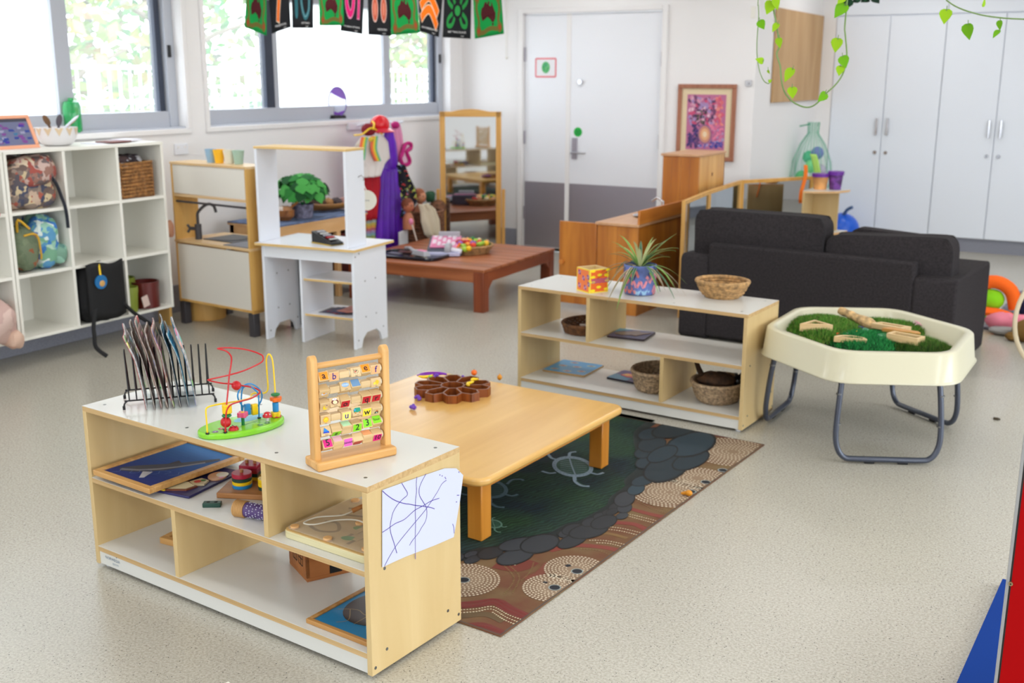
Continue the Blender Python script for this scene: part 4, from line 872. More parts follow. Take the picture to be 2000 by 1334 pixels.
# ------------------------------------------------------------------ baskets
WIC = mat('seagrass', (186, 146, 96), .8, bump=.5, bscale=160, var=.3, vscale=45); WICD = mat('dark_wicker', (112, 72, 38), .75, bump=.5, bscale=150, var=.35, vscale=40)
WICG = mat('grey_rattan', (182, 156, 124), .75, bump=.6, bscale=190, var=.3, vscale=70)
def basket(nm, lab, loc, r0, r1, h, m, rows=8, tr=None, sy=1.0, flare=1, strand=26, rz=0, rim=1.5, diag=0):
    t_ = thing(nm, lab, 'basket', loc, rz); tr = tr or h/rows*.56
    S = Matrix.Diagonal((1, sy, 1, 1))
    b = MB(); 
    for k in range(rows):
        f_ = k/(rows-1); r_ = r0+(r1-r0)*f_**flare; z = tr+(h-2*tr)*f_; N_ = strand*2
        b.tube([((r_+tr*.35*(1 if (i+k) % 2 else -1))*cos(2*pi*i/N_), (r_+tr*.35*(1 if (i+k) % 2 else -1))*sin(2*pi*i/N_), z) for i in range(N_)], tr*1.02, m, n=6, closed=True, M=S)
    b.build('woven_side', t_)
    MB().tube([((r1+tr*.2)*cos(2*pi*i/48), (r1+tr*.2)*sin(2*pi*i/48), h-tr*.4) for i in range(48)], tr*rim, m, n=8, closed=True, M=S).build('rim', t_)
    MB().prism(ell(0, 0, r0*1.0, r0*1.0*sy, 0, 28), 0.001, .006, m).build('base', t_)
    return t_
sb = U(1410, 580, z=SH)
basket('seagrass_basket', 'round seagrass basket on top of the shelf near the sofa', (sb.x, sb.y, SH), .078, .125, .082, WIC, 7, flare=.6, sy=.92, strand=20, rz=FF.th)
bk = MB().tube([(-.05, .02, .055), (0, .035, .058), (.04, .03, .055)], .004, mat('magenta_plastic', (170, 30, 110), .4), n=8); tag(bk.build('toy_stick', loc=(sb.x, sb.y, SH)), 'magenta stick lying in the seagrass basket', 'stick')
tag(MB().sph((.035, -.01, .052), .018, RED, n=14, noise=.2).sph((.02, -.012, .05), .012, RED, n=10).build('pom_pom', loc=(sb.x, sb.y, SH)), 'bright red pom pom in the seagrass basket', 'pom pom')
tag(MB().tube([(-.075, -.035, .058), (-.02, -.05, .062), (.01, -.045, .058)], [.009, .008, .010], mat('pale_stick', (222, 190, 150), .6), n=10).build('wooden_peg', loc=(sb.x, sb.y, SH)), 'pale wooden peg lying in the seagrass basket', 'peg')
def onF(a, b, z): return FF(a, b, z)[:]
basket('wicker_tray', 'shallow dark wicker tray on the middle board left of the divider', onF(.285, .215, .3195), .105, .118, .05, WICD, 5, sy=1.2)
for k, (x, y) in enumerate(((.0, .02), (.04, -.02), (-.04, .03), (.02, .06))):
    tag(MB().cyl((0, 0, 0), (0, 0, .008), .016, mat('white_disc', (226, 214, 206), .6)).build('shell_disc', loc=onF(.285+x, .215+y, .334)), 'white disc in the dark wicker tray, '+('at its centre', 'nearest its front edge', 'at its left side', 'nearest its back edge')[k], 'disc', 'white discs in the wicker tray')
basket('rattan_basket', 'grey brown coiled basket beside the lower divider of the far shelf', onF(.70, .205, .0775), .088, .118, .105, WICG, 9, strand=30, flare=.6, sy=1.2)
tag(MB().tube([(-.02, -.07, .03), (.03, .02, .10), (.06, .10, .125)], .006, mat('brown_stick', (120, 76, 44), .7), n=8).build('wooden_stick', loc=onF(.70, .205, .0775)), 'brown wooden stick leaning in the grey brown coiled basket', 'stick')
basket('rattan_basket', 'grey brown coiled basket of driftwood in the right end of the far shelf', onF(1.035, .195, .0775), .085, .125, .10, WICG, 9, strand=30, flare=.6, sy=1.15)
DW = mat('driftwood', (72, 48, 28), .85, bump=.8, bscale=60, var=.4, vscale=30)
tag(MB().tube(smooth([(.05, .0, .10), (-.02, -.03, .09), (-.08, -.02, .12), (-.13, .03, .17), (-.155, .06, .205)], 4), [.022, .024, .024, .022, .02, .018, .017, .016, .014, .014, .013, .012, .011, .01, .009, .008, .006], DW, n=9).build('driftwood', loc=onF(1.035, .195, .0775)), 'curved driftwood stick rising out of the coiled basket', 'driftwood')
tag(MB().sph((-.005, -.02, .105), (.09, .07, .04), DW, n=16, noise=.22, seed=3).build('bark_piece', loc=onF(1.035, .195, .0775)), 'large dark bark piece filling the coiled basket', 'bark')
bc = MB()
for k in range(26): a_ = random.uniform(0, 6.28); e_ = random.uniform(.1, 1.3); bc.cyl((.085, .03, .105), (.085+.035*cos(a_)*cos(e_), .03+.035*sin(a_)*cos(e_), .105+.04*sin(e_)), .006, BLACK, r1=.001, n=5)
tag(bc.sph((.085, .03, .10), .026, BLACK, n=10).build('banksia_pod', loc=onF(1.035, .195, .0775)), 'black spiky seed pod in the coiled basket', 'seed pod')
def board(nm, lab, loc, rz, w, h, base_c, draw, th=.009):
    t_ = thing(nm, lab, 'puzzle', loc, rz); MB().prism(rrect(0, w, 0, h, .012), 0, th, mat(nm+'_board', base_c, .35)).build('board', t_, bevel=.0015)
    g_ = MB(); draw(g_, th); g_.build('pieces', t_); return t_
def d1(g_, z):
    g_.flat(rrect(.004, .196, .004, .186, .01), z+.0004, GLOSS, (64, 64, 120)); g_.flat([(.004, .10), (.08, .186), (.004, .186)], z+.0006, GLOSS, (60, 150, 180)); g_.flat([(.10, .12), (.196, .12), (.196, .186), (.08, .186)], z+.0007, GLOSS, (90, 90, 130))
    g_.prism([(.03, .05), (.07, .04), (.11, .06), (.14, .05), (.16, .09), (.19, .14), (.14, .13), (.12, .16), (.09, .13), (.05, .10), (.02, .07)], z+.0008, z+.004, GLOSS, c=(128, 108, 96))
board('koala_puzzle', 'small blue and purple puzzle board with grey animal on the middle board', onF(.44, .145, .3192), FF.th+radians(8), .2, .19, (46, 30, 40), d1)
def d2(g_, z):
    g_.flat(rrect(.003, .247, .003, .247, .008), z+.0004, GLOSS, (70, 160, 214))
    for x, y in ((.05, .05), (.13, .04), (.20, .07), (.06, .13), (.14, .14), (.20, .19), (.09, .21)):
        c_ = random.choice([(190, 50, 60), (220, 120, 60), (150, 160, 110)]); g_.flat(ell(x, y, .026, .011, .2, 14), z+.0007, GLOSS, (190, 196, 170)); g_.flat(ell(x, y, .014, .008, .2, 12), z+.001, GLOSS, c_); g_.disc(x, y, .006, z+.0013, (190, 30, 44), GLOSS)
board('bee_puzzle', 'light blue puzzle board with seven red insects on the bottom board', onF(.045, .165, .0772), FF.th+radians(4), .25, .25, (186, 150, 96), d2)
def d3(g_, z):
    g_.flat(rrect(.003, .177, .003, .177, .008), z+.0004, GLOSS, (52, 50, 110)); g_.flat(rrect(.003, .12, .003, .09, .008), z+.0006, GLOSS, (50, 140, 180))
    g_.prism([(.04, .08), (.09, .06), (.15, .07), (.17, .11), (.12, .13), (.06, .12)], z+.0008, z+.003, GLOSS, c=(232, 110, 120)); g_.prism([(.05, .085), (.08, .075), (.11, .10), (.06, .11)], z+.003, z+.004, GLOSS, c=(244, 190, 100))
board('fish_puzzle', 'small dark blue puzzle board with pink fish left of the coiled basket', onF(.40, .225, .0772), FF.th-radians(3), .18, .18, (24, 20, 40), d3)
# painted box
_n, _r, _l = U(1151, 573.5, z=SH), U(1194, 568.5, z=SH), U(1127.5, 562, z=SH)
bx = thing('painted_box', 'open orange and yellow hand painted wooden box on the far shelf', 'box', _n[:], atan2((_r-_n).y, (_r-_n).x))
BW_, BD_, BH_ = .112, .112, .118; PI_ = mat('box_pine', (226, 196, 140), .5)
for x0_, x1_, y0_, y1_ in ((0, BW_, 0, .008), (0, BW_, BD_-.008, BD_), (0, .008, .008, BD_-.008), (BW_-.008, BW_, .008, BD_-.008)): MB().box(x0_, x1_, y0_, y1_, 0, BH_, PI_).build('side', bx)
MB().box(.008, BW_-.008, .008, BD_-.008, 0, .008, PI_).build('base', bx)
g = MB(); F = frame((0, -.0003, 0), (1, 0, 0), (0, 0, 1)); g.flat([(0, 0), (BW_, 0), (BW_, BH_), (0, BH_)], 0, PRINT, (248, 216, 60), F); g.flat([(.008, .006), (BW_-.006, .006), (BW_-.006, BH_-.006), (.008, BH_-.006)], .0003, PRINT, (236, 104, 24), F)
for x, y in ((.02, .012), (.10, .015), (.055, .028), (.02, .055), (.105, .058), (.06, .088), (.02, .11), (.11, .11), (.10, .085), (.02, .08)): g.disc(x, y, .014, .0005, (252, 226, 20), M=F, ry=.007, n=16)
for k in range(3): g.line([(v.x, v.y) for v in smooth([(.012+.012*q, .05+.008*k+.003*(q % 2), 0) for q in range(10)], 3)], .004, .0007, (140, 70, 140), M=F)
F = frame((-.0003, BD_, 0), (0, -1, 0), (0, 0, 1)); g.flat([(0, 0), (BD_, 0), (BD_, BH_), (0, BH_)], 0, PRINT, (248, 216, 60), F); g.flat([(.006, .006), (BD_-.008, .006), (BD_-.008, BH_-.006), (.006, BH_-.006)], .0003, PRINT, (244, 130, 70), F)
for x, y in ((.025, .03), (.075, .025), (.025, .095), (.06, .07), (.10, .08), (.105, .045)):
    for q in range(4): g.disc(x+.008*cos(q*1.57+.5), y+.008*sin(q*1.57+.5), .0055, .0005, (96, 50, 160) if q % 2 else (170, 150, 190), M=F, n=8)
g.build('painted_panels', bx)
# pot plant
pp = thing('spider_plant', 'spider plant with striped arching leaves in a swirl painted pot on the far shelf', 'potted plant', onF(.607, .168, SH), 0)
pot = MB().lathe([(.066, 0), (.0745, .004), (.078, .03), (.081, .145), (.077, .147), (.075, .12), (.0, .12)], mat('pot_ground', (92, 110, 170), .45, var=.35, vscale=14), 32).build('pot', pp)
g = MB(); rn = random.Random(5)
for k in range(15):
    a0_ = rn.uniform(0, 6.28); z0_ = rn.uniform(.015, .12); c_ = rn.choice([(214, 120, 110), (226, 140, 150), (206, 110, 96), (70, 60, 140), (150, 190, 220), (50, 44, 70)]); P_ = []
    for q in range(14):
        a_ = a0_+q*.075; z_ = z0_+.016*sin(q*1.1+k); z_ = min(max(z_, .008), .138); r_ = .0755+.0045*(z_/.145)+.0012+.0002*(k % 4); P_.append((a_, z_, r_))
    v = []
    for i, (a_, z_, r_) in enumerate(P_):
        dz = (P_[min(i+1, 13)][1]-P_[max(i-1, 0)][1]); da = .15*r_; L_ = hypot(dz, da); w_ = .006
        for s_ in (1, -1): v.append(((r_)*cos(a_-s_*w_*dz/L_/r_), r_*sin(a_-s_*w_*dz/L_/r_), z_+s_*w_*da/L_))
    g.add(v, [(2*i+1, 2*i+3, 2*i+2, 2*i) for i in range(13)], PRINT, None, c_)
g.build('painted_swirls', pot)
MB().cyl((0, 0, .118), (0, 0, .128), .074, mat('potting_soil', (50, 36, 28), .95), n=24).build('soil', pp)
def strap_leaf(b, az, L_, lift, droop, w_, c_, twist=0):
    P_ = []; n_ = 14
    for i in range(n_+1):
        u_ = i/n_; P_.append(Vector((L_*u_*cos(az+twist*u_), L_*u_*sin(az+twist*u_), .125+lift*u_-droop*u_*u_)))
    for off, cc, wf, dz in ((0, c_[0], 1, 0), (0, c_[1], .45, .0007)):
        v = []
        for i, p_ in enumerate(P_):
            u_ = i/n_; ww = w_*wf*(.55+.9*u_-1.45*u_**2.6) if u_ < 1 else .0002; ww = max(ww, .0004)
            sd = Vector((-sin(az), cos(az), 0)); 
            for q in (-1, 0, 1): v.append(p_+sd*ww*q+Vector((0, 0, dz+(.25*ww if q else 0))))
        f_ = []
        for i in range(n_): 
            for q in (0, 1): f_.append((3*i+q, 3*i+q+1, 3*i+3+q+1, 3*i+3+q))
        b.add(v, f_, CLOTH, None, cc)
lc = [((206, 166, 150), (60, 112, 60)), ((160, 184, 110), (90, 150, 56)), ((120, 150, 120), (40, 86, 58)), ((200, 206, 150), (104, 164, 66))]
rn = random.Random(11)
for k in range(46):
    up_ = k < 20; az = rn.uniform(0, 6.28); b = MB()
    if up_: strap_leaf(b, az, rn.uniform(.07, .20), rn.uniform(.16, .27), rn.uniform(.06, .17), .0105, lc[(1, 3, 2, 3)[k % 4]])
    else: strap_leaf(b, az, rn.uniform(.13, .24), rn.uniform(.08, .16), rn.uniform(.15, .27), .0105, lc[k % 3])
    b.build('leaf', pp)

# ------------------------------------------------------------------ hexagonal play tray on U legs
CXT, CYT, RTR, THT, ZR = -1.003, 5.0, .462, radians(-154.3), .488
tt = thing('play_tray', 'cream hexagonal plastic play tray on grey tube legs, holding artificial grass', 'play tray', (CXT, CYT, 0), THT)
def hexp(r, sx=1.143, rr=.09, n=5):
    V = [Vector((r*cos(k*pi/3), r*sx*sin(k*pi/3))) for k in range(6)]; o = []
    for i in range(6):
        p, c, q = V[i-1], V[i], V[(i+1) % 6]; a = c+(p-c).normalized()*rr; b = c+(q-c).normalized()*rr
        for k in range(n+1): u_ = k/n; v = a*(1-u_)**2+c*2*u_*(1-u_)+b*u_*u_; o.append((v.x, v.y))
    return o
CREAM = mat('cream_plastic', (208, 203, 176), .3, coat=.2)
prof = [(.488, ZR-.125, .10), (.478, ZR-.118, .10), (.462, ZR-.006, .09), (.455, ZR, .09), (.425, ZR, .085), (.418, ZR-.006, .08), (.400, ZR-.075, .08), (.392, ZR-.082, .075)]
RS = [(r_*1.03, z_, q) for r_, z_, q in prof]; b = MB(); rings_ = [[(x, y, z_) for x, y in hexp(r_-.0, 1.143, q)] for r_, z_, q in RS]; n_ = len(rings_[0]); v = sum(rings_, [])
f = [(k*n_+i, k*n_+(i+1) % n_, (k+1)*n_+(i+1) % n_, (k+1)*n_+i) for k in range(len(rings_)-1) for i in range(n_)]; f.append(tuple((len(rings_)-1)*n_+i for i in range(n_)))
b.add(v, f, CREAM); b.build('tray', tt, solid=.004, ang=50)
LEGM = mat('grey_tube', (66, 72, 86), .3, metal=.3, coat=.3); FOOTB = mat('rubber_black', (18, 18, 20), .7)
for k in (1, 3, 5):
    A_ = Vector((RTR*cos(k*pi/3), RTR*1.143*sin(k*pi/3), 0)); B_ = Vector((RTR*cos((k+1)*pi/3), RTR*1.143*sin((k+1)*pi/3), 0)); mid = (A_+B_)/2; d = (B_-A_).normalized(); ou = mid.normalized()
    def lp(s_, z_, o_=0): v = mid+d*s_+ou*(o_-.045); return (v.x, v.y, z_)
    H_ = .205; P_ = [lp(-H_*.96, ZR-.09, -.0), lp(-H_*1.02, .28, .02), lp(-H_*1.06, .13, .035), lp(-H_*1.0, .06, .04), lp(-H_*.86, .026, .042), lp(-H_*.66, .02, .042), lp(0, .02, .042), lp(H_*.66, .02, .042), lp(H_*.86, .026, .042), lp(H_*1.0, .06, .04), lp(H_*1.06, .13, .035), lp(H_*1.02, .28, .02), lp(H_*.96, ZR-.09, 0)]
    lg = MB().tube(smooth(P_, 4), .0125, LEGM, n=12).build('leg_frame', tt)
    for s_ in (-.07, .07): c_ = Vector(lp(s_, .006, .042)); MB().cyl(c_-d*.02, c_+d*.02, .0065, FOOTB, n=10).build('foot', lg)
    for s_ in (-1, 1):
        for z_, o_ in ((.30, .018), (.17, .03)): c_ = Vector(lp(s_*H_*1.03, z_, o_)); MB().cyl(c_-Vector((0, 0, .003)), c_+Vector((0, 0, .003)), .0132, SCREW, n=12).build('clip', lg)
# grass mats in the tray
TI = Matrix.Translation((CXT, CYT, 0)) @ Rz(THT)
def turf(nm, lab, loc, rx, ry, h, cols, n, seed, base_c, zb=.4075, edge_=None):
    rn = random.Random(seed); t_ = thing(nm, lab, 'grass mat', loc, rn.uniform(0, 1))
    b_ = MB(); b_.sph((0, 0, 0), (rx, ry, h), mat(nm+'_base', base_c, .95), n=22, noise=.05, seed=seed); o_ = b_.build('backing', t_)
    b_ = MB(); v = []; f = []; 
    for i in range(n):
        a_ = rn.uniform(0, 6.28); q = rn.random()**.5; x = rx*q*cos(a_); y = ry*q*sin(a_); z = h*math.sqrt(max(0, 1-q*q))*.97
        k = rn.uniform(.012, .026); dx = rn.uniform(-.012, .012); dy = rn.uniform(-.012, .012); w_ = .0018; c_ = cols[rn.randrange(len(cols))]
        b_.add([(x-w_, y, z), (x+w_, y+w_, z), (x+dx, y+dy, z+k)], [(0, 1, 2)], CLOTH, None, c_)
    tag(b_.build('blades', t_), kind='stuff')
GR1 = [(60, 116, 22), (84, 140, 34), (44, 90, 18), (100, 156, 50), (120, 130, 60)]; GR2 = [(20, 130, 60), (14, 104, 50), (50, 166, 80), (10, 86, 40)]
turf('grass_mound', 'green artificial grass mound at the left of the play tray', (-1.235, 5.10, .412), .18, .24, .066, GR1, 9000, 1, (26, 50, 12))
turf('grass_mat', 'green artificial grass at the right end of the play tray', (-.80, 5.02, .412), .13, .22, .046, GR1, 6500, 2, (26, 50, 12))
turf('grass_mat', 'green artificial grass at the back of the play tray', (-1.0, 5.30, .412), .20, .12, .048, GR1, 4000, 4, (26, 50, 12))
turf('plastic_weed_mat', 'bright emerald plastic weed mat in the middle of the play tray', (-1.01, 4.98, .412), .16, .18, .044, GR2, 5000, 3, (8, 50, 24))
# open wooden block shapes
def frame_block(nm, lab, px, py, z, rz, poly, hole, h_=.038, tilt=0):
    P = U(px, py, z=z); t_ = thing(nm, lab, 'block', P[:], rz); n = len(poly); b_ = MB()
    v = [(x, y, zz) for zz in (0, h_) for x, y in poly]+[(x, y, zz) for zz in (0, h_) for x, y in hole]
    f = []
    for i in range(n):
        j = (i+1) % n; f += [(i, j, n+j, n+i), (2*n+j, 2*n+i, 3*n+i, 3*n+j), (n+i, n+j, 3*n+j, 3*n+i), (j, i, 2*n+i, 2*n+j)]
    b_.add(v, f, TOYW); b_.build('body', t_, bevel=.002); t_.rotation_euler = (tilt, 0, rz); return t_
tri = [(-.075, -.04), (.075, -.04), (0, .06)]; trih = [(-.054, -.030), (.054, -.030), (0, .041)]
frame_block('triangle_block', 'open triangular wooden block on the left grass of the play tray', 1592, 645, .456, .35, tri, trih)
def half(r_, n=12): return [(r_*cos(pi*i/n), r_*sin(pi*i/n)*.78) for i in range(n+1)]
hb = frame_block('arch_block', 'half round wooden block with dark glass in the front of the play tray', 1660, 671, .44, .1, half(.072), [(x*.78, y*.74+.008) for x, y in half(.072)], .026)
MB().prism([(x*.78, y*.74+.008) for x, y in half(.072)], .008, .012, mat('smoky_glass', (22, 28, 48), .1)).build('glass', hb)
rc = [(-.075, -.035), (.075, -.035), (.075, .035), (-.075, .035)]; rch = [(-.062, -.024), (.062, -.024), (.062, .024), (-.062, .024)]
frame_block('rectangle_block', 'open rectangular wooden block on the right of the play tray', 1768, 668, .45, -.30, rc, rch, .034)
frame_block('rectangle_block', 'flat open wooden block behind the rectangular block, near the bamboo', 1742, 645, .45, -.25, [(-.09, -.03), (.06, -.03), (.08, .03), (-.07, .03)], [(-.07, -.016), (.045, -.016), (.06, .016), (-.055, .016)], .026)
P = U(1760, 652, z=.455); tag(MB().prism([(-.085, -.02), (.075, -.025), (.09, .0), (.07, .022), (-.06, .02)], 0, .02, wood('golden_slice', (190, 130, 60), (216, 160, 86), 'x', 2, .45, 16)).build('wood_slice', loc=P, rot=(0, 0, -.2), bevel=.003), 'golden brown wooden wedge between the rectangular block and the back block', 'wood piece')
BAM = mat('bamboo_root', (204, 168, 116), .6, bump=.8, bscale=50, var=.3, vscale=40)
P0, P1 = U(1640, 606, z=.50), U(1708, 638, z=.455)
tag(MB().tube(smooth([P0, P0+(P1-P0)*.3+Vector((0, 0, .002)), P0+(P1-P0)*.62, P1], 5), [.017, .019, .021, .019, .018, .021, .022, .020, .021, .023, .026, .028, .03, .03, .026, .02], BAM, n=12).build('bamboo_root', None), 'pale knotted bamboo root lying at the back of the play tray', 'bamboo')
P0, P1 = U(1503, 640, z=.463), U(1573, 606, z=.475)
tag(MB().tube([P0, P0+(P1-P0)*.5+Vector((0, 0, .004)), P1], [.011, .012, .009], mat('grey_branch', (110, 84, 70), .8, var=.4, vscale=40), n=10).build('branch', None), 'dark thin branch along the left back wall of the play tray', 'branch')
def mini(nm, lab, px, py, z, fn, cat): o = fn().build(nm, loc=U(px, py, z=z)); tag(o, lab, cat)
mini('pom_pom', 'orange red pom pom on the emerald mat', 1637, 654, .452, lambda: MB().sph((0, 0, 0), .0105, mat('red_orange', (236, 62, 30), .8), n=12, noise=.2), 'pom pom')
mini('toy_ladybird', 'red and white tiny figure beside the orange red pom pom', 1652, 653, .45, lambda: MB().sph((0, 0, 0), (.011, .009, .009), mat('wine_red', (150, 20, 40), .4), n=12).sph((.006, -.004, .006), .005, WHITE, n=8), 'toy insect')
mini('toy_duck', 'yellow tiny toy on the emerald mat', 1668, 651, .45, lambda: MB().sph((0, 0, 0), (.013, .008, .008), YEL, n=12).sph((.013, 0, .009), .006, YEL, n=8).cyl((-.008, 0, 0), (-.018, 0, .008), .004, YEL), 'toy')
mini('toy_beetle', 'dark brown tiny beetle right of the yellow toy', 1676, 654, .45, lambda: MB().sph((0, 0, 0), (.010, .007, .006), mat('dark_brown', (44, 22, 24), .4), n=10), 'toy insect')
mini('toy_beetle', 'small violet beetle at the back of the emerald mat', 1680, 639, .45, lambda: MB().sph((0, 0, 0), (.012, .008, .007), mat('deep_violet', (60, 44, 110), .4), n=10).sph((.012, 0, 0), .005, mat('deep_violet'), n=8), 'toy insect')
mini('toy_jar', 'small clear green dome on the emerald mat', 1689, 655, .44, lambda: MB().lathe([(.02, 0), (.02, .02), (.013, .033), (0, .038)], mat('green_clear', (110, 170, 140), .15, alpha=.45), 18), 'jar')
mini('toy_cage', 'round green mesh dome in the front of the emerald mat', 1726, 668, .435, lambda: MB().lathe([(.04, 0), (.04, .02), (.03, .034), (0, .04)], mat('green_clear2', (20, 140, 70), .3, alpha=.6), 20), 'dome')
mini('toy_beetle', 'small black beetle on the right of the emerald mat', 1721, 651, .452, lambda: MB().sph((0, 0, 0), (.009, .006, .005), BLACK, n=10), 'toy insect')
ps = MB(); rn = random.Random(8)
for k in range(14): a_ = rn.uniform(0, 6.28); ps.tube([(0, 0, .01), (.025*cos(a_), .02*sin(a_), .022), (.045*cos(a_), .03*sin(a_), rn.uniform(0, .03))], .0018, mat('pink_raffia', (226, 168, 180), .8), n=5)
tag(ps.build('pink_raffia', loc=U(1800, 640, z=.445)), 'tuft of pale pink raffia at the right back of the play tray', 'raffia')

# ------------------------------------------------------------------ sofa
SF = Fr(-2.456, 6.37, atan2(-.132, 1.651)); sw, sd = 1.656, .83
so = thing('sofa', 'charcoal grey fabric two seat sofa seen from behind', 'sofa', (SF.x, SF.y, 0), SF.th)
def pillow(name, parent, x0, x1, y0, y1, z0, z1, puff=.03, M=None, n=24, m=SOFAM):
    b_ = MB(); cx_, cy_, cz_ = (x0+x1)/2, (y0+y1)/2, (z0+z1)/2; hx, hy, hz = (x1-x0)/2, (y1-y0)/2, (z1-z0)/2
    for ax, sg in ((0, 1), (0, -1), (1, 1), (1, -1), (2, 1), (2, -1)):
        def fn(u_, v_, ax=ax, sg=sg):
            a_, c_ = u_*2-1, v_*2-1
            if sg < 0: a_ = -a_
            p = [0, 0, 0]; p[ax] = sg; p[(ax+1) % 3] = a_; p[(ax+2) % 3] = c_
            if ax == 1: w_ = (1-p[0]**2)*(1-p[2]**2); p[1] *= 1+puff/hy*w_
            q = [p[0]*hx, p[1]*hy, p[2]*hz]; r_ = min(hy, .05)
            for i, h_ in enumerate((hx, hy, hz)): pass
            # round corners seen from the broad side
            ex, ez = abs(p[0]), abs(p[2]); mx_ = max(ex*hx, 0); rc_ = .07; cx2, cz2 = hx-rc_, hz-rc_; ax_, az_ = abs(q[0]), abs(q[2])
            if ax_ > cx2 and az_ > cz2 and cz2 > 0:
                dx_, dz_ = ax_-cx2, az_-cz2; m2 = max(dx_, dz_); l2 = hypot(dx_, dz_)
                if l2 > 0: q[0] = math.copysign(cx2+dx_*m2/l2, q[0]); q[2] = math.copysign(cz2+dz_*m2/l2, q[2])
            return (cx_+q[0], cy_+q[1], cz_+q[2])
        b_.grid(fn, n, n, m)
    if M is not None: b_.v = [tuple(M @ Vector(v)) for v in b_.v]
    o_ = b_.build(name, parent, bevel=0, ang=60); 
    # weld seams
    bm = bmesh.new(); bm.from_mesh(o_.data); bmesh.ops.remove_doubles(bm, verts=bm.verts, dist=.0004); bmesh.ops.recalc_face_normals(bm, faces=bm.faces); bm.to_mesh(o_.data); bm.free()
    for p in o_.data.polygons: p.use_smooth = True
    o_.data.set_sharp_from_angle(angle=radians(55)); md = o_.modifiers.new('bevel', 'BEVEL'); md.width = .014; md.segments = 3; md.limit_method = 'ANGLE'; md.angle_limit = radians(50); return o_
PIPE = mat('sofa_piping', (26, 24, 26), .9)
MB().prism([(.185, 0), (1.425, 0), (1.425, .085), (.185, .085)], .02, .607, SOFAM).build('back_rest', so, bevel=.018, seg=3)
for x0_, x1_ in ((0, .19), (1.42, sw)):
    MB().prism([(0.02, 0), (sd, 0), (sd+.02, .25), (sd, .50), (sd-.02, .53), (.02, .53), (0, .50), (0, .02)], x0_, x1_, SOFAM, M=Matrix(((0, 0, 1, 0), (1, 0, 0, 0), (0, 1, 0, 0), (0, 0, 0, 1)))).build('arm', so, bevel=.022, seg=3)
MB().box(.19, 1.42, .08, sd-.01, .04, .30, SOFAM).build('seat_base', so, bevel=.012)
for x0_ in (.195, .81): pillow('seat_cushion', so, x0_, x0_+.608, .30, sd+.10, .30, .44, .0)
for k, (x, y) in enumerate(((.06, .06), (sw-.06, .06), (.06, sd-.06), (sw-.06, sd-.06))): MB().cyl((x, y, 0), (x, y, .03), .025, BLACK).build('leg', so)
def backc(x0_, x1_, z0_, z1_, M=None, y0_=.095):
    o_ = pillow('back_cushion', so, x0_, x1_, y0_, y0_+.17, z0_, z1_, .035, M=M)
    for y_ in (y0_+.006, y0_+.164):
        P_ = [(x0_+.004, y_, z0_+.06), (x0_+.004, y_, (z0_+z1_)/2), (x0_+.003, y_, z1_-.072), (x0_+.022, y_, z1_-.022), (x0_+.072, y_, z1_-.003), ((x0_+x1_)/2, y_, z1_-.003), (x1_-.072, y_, z1_-.003), (x1_-.022, y_, z1_-.022), (x1_-.003, y_, z1_-.072), (x1_-.004, y_, (z0_+z1_)/2), (x1_-.004, y_, z0_+.06)]
        if M is not None: P_ = [M @ Vector(p) for p in P_]
        MB().tube(smooth(P_, 3), .0045, PIPE, n=6).build('piping', o_)
backc(.045, .87, .40, .80)
def about(c, ang, ax='Y'): return T(*c) @ Matrix.Rotation(radians(ang), 4, ax) @ T(-c[0], -c[1], -c[2])
backc(.89, 1.60, .40, .755, about((1.25, .2, .44), -3) @ T(.0, .01, -.03))
pillow('loose_cushion', so, .93, 1.42, .30, .40, .42, .72, .04, M=about((1.2, .35, .44), 3) @ T(0, .03, 0))

# ------------------------------------------------------------------ brown slatted low table and what lies on it
BTc = Vector((-3.871, 6.321, 0))
bt = thing('slatted_table', 'low reddish brown slatted wooden table near the mirror', 'table', (-3.86, 6.30, 0), .04)
bw, bl, bz = 1.15, 1.14, .303
for k in range(9):
    y = k*bl/9; MB().box(-bw, 0, y+.004, y+bl/9-.004 if k < 8 else bl, bz-.02, bz, TEAK).build('slat', bt, bevel=.003)
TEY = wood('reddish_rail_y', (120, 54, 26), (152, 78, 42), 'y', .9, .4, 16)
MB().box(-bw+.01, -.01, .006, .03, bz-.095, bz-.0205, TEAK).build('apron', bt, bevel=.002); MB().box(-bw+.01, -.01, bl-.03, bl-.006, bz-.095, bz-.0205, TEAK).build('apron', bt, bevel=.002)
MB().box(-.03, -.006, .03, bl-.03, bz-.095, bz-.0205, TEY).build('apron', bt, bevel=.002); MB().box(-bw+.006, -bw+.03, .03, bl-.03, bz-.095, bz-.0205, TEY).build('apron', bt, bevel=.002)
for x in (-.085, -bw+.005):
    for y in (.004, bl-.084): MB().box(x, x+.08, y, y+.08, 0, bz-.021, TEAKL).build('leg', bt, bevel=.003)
def bracket(x, y, dy):
    pts = [(y, bz-.095), (y+dy*.06, bz-.095), (y, bz-.15)]; MB().prism(pts, x, x+.02, TEY, M=Matrix(((0, 0, 1, 0), (1, 0, 0, 0), (0, 1, 0, 0), (0, 0, 0, 1)))).build('bracket', bt)
bracket(-.028, bl-.084, -1); bracket(-.028, .084, 1)
BZ = bz+.0005
P = U(800, 500, z=BZ); tr = thing('black_tray', 'shiny black rounded tray on the near edge of the slatted table', 'tray', (-4.62, 6.53, BZ), .05)
BT = mat('black_tray', (16, 20, 34), .15); MB().prism(rrect(-.26, .26, -.15, .15, .07), 0, .012, BT).build('base', tr, bevel=.003)
MB().tube([(x, y, .016) for x, y in rrect(-.255, .255, -.145, .145, .07, 4)], .009, BT, n=8, closed=True).build('rim', tr)
SILV = mat('silver_plastic', (176, 176, 184), .35); PK = mat('pale_pink_plastic', (232, 140, 180), .4); DG = mat('slate_plastic', (76, 80, 96), .45)
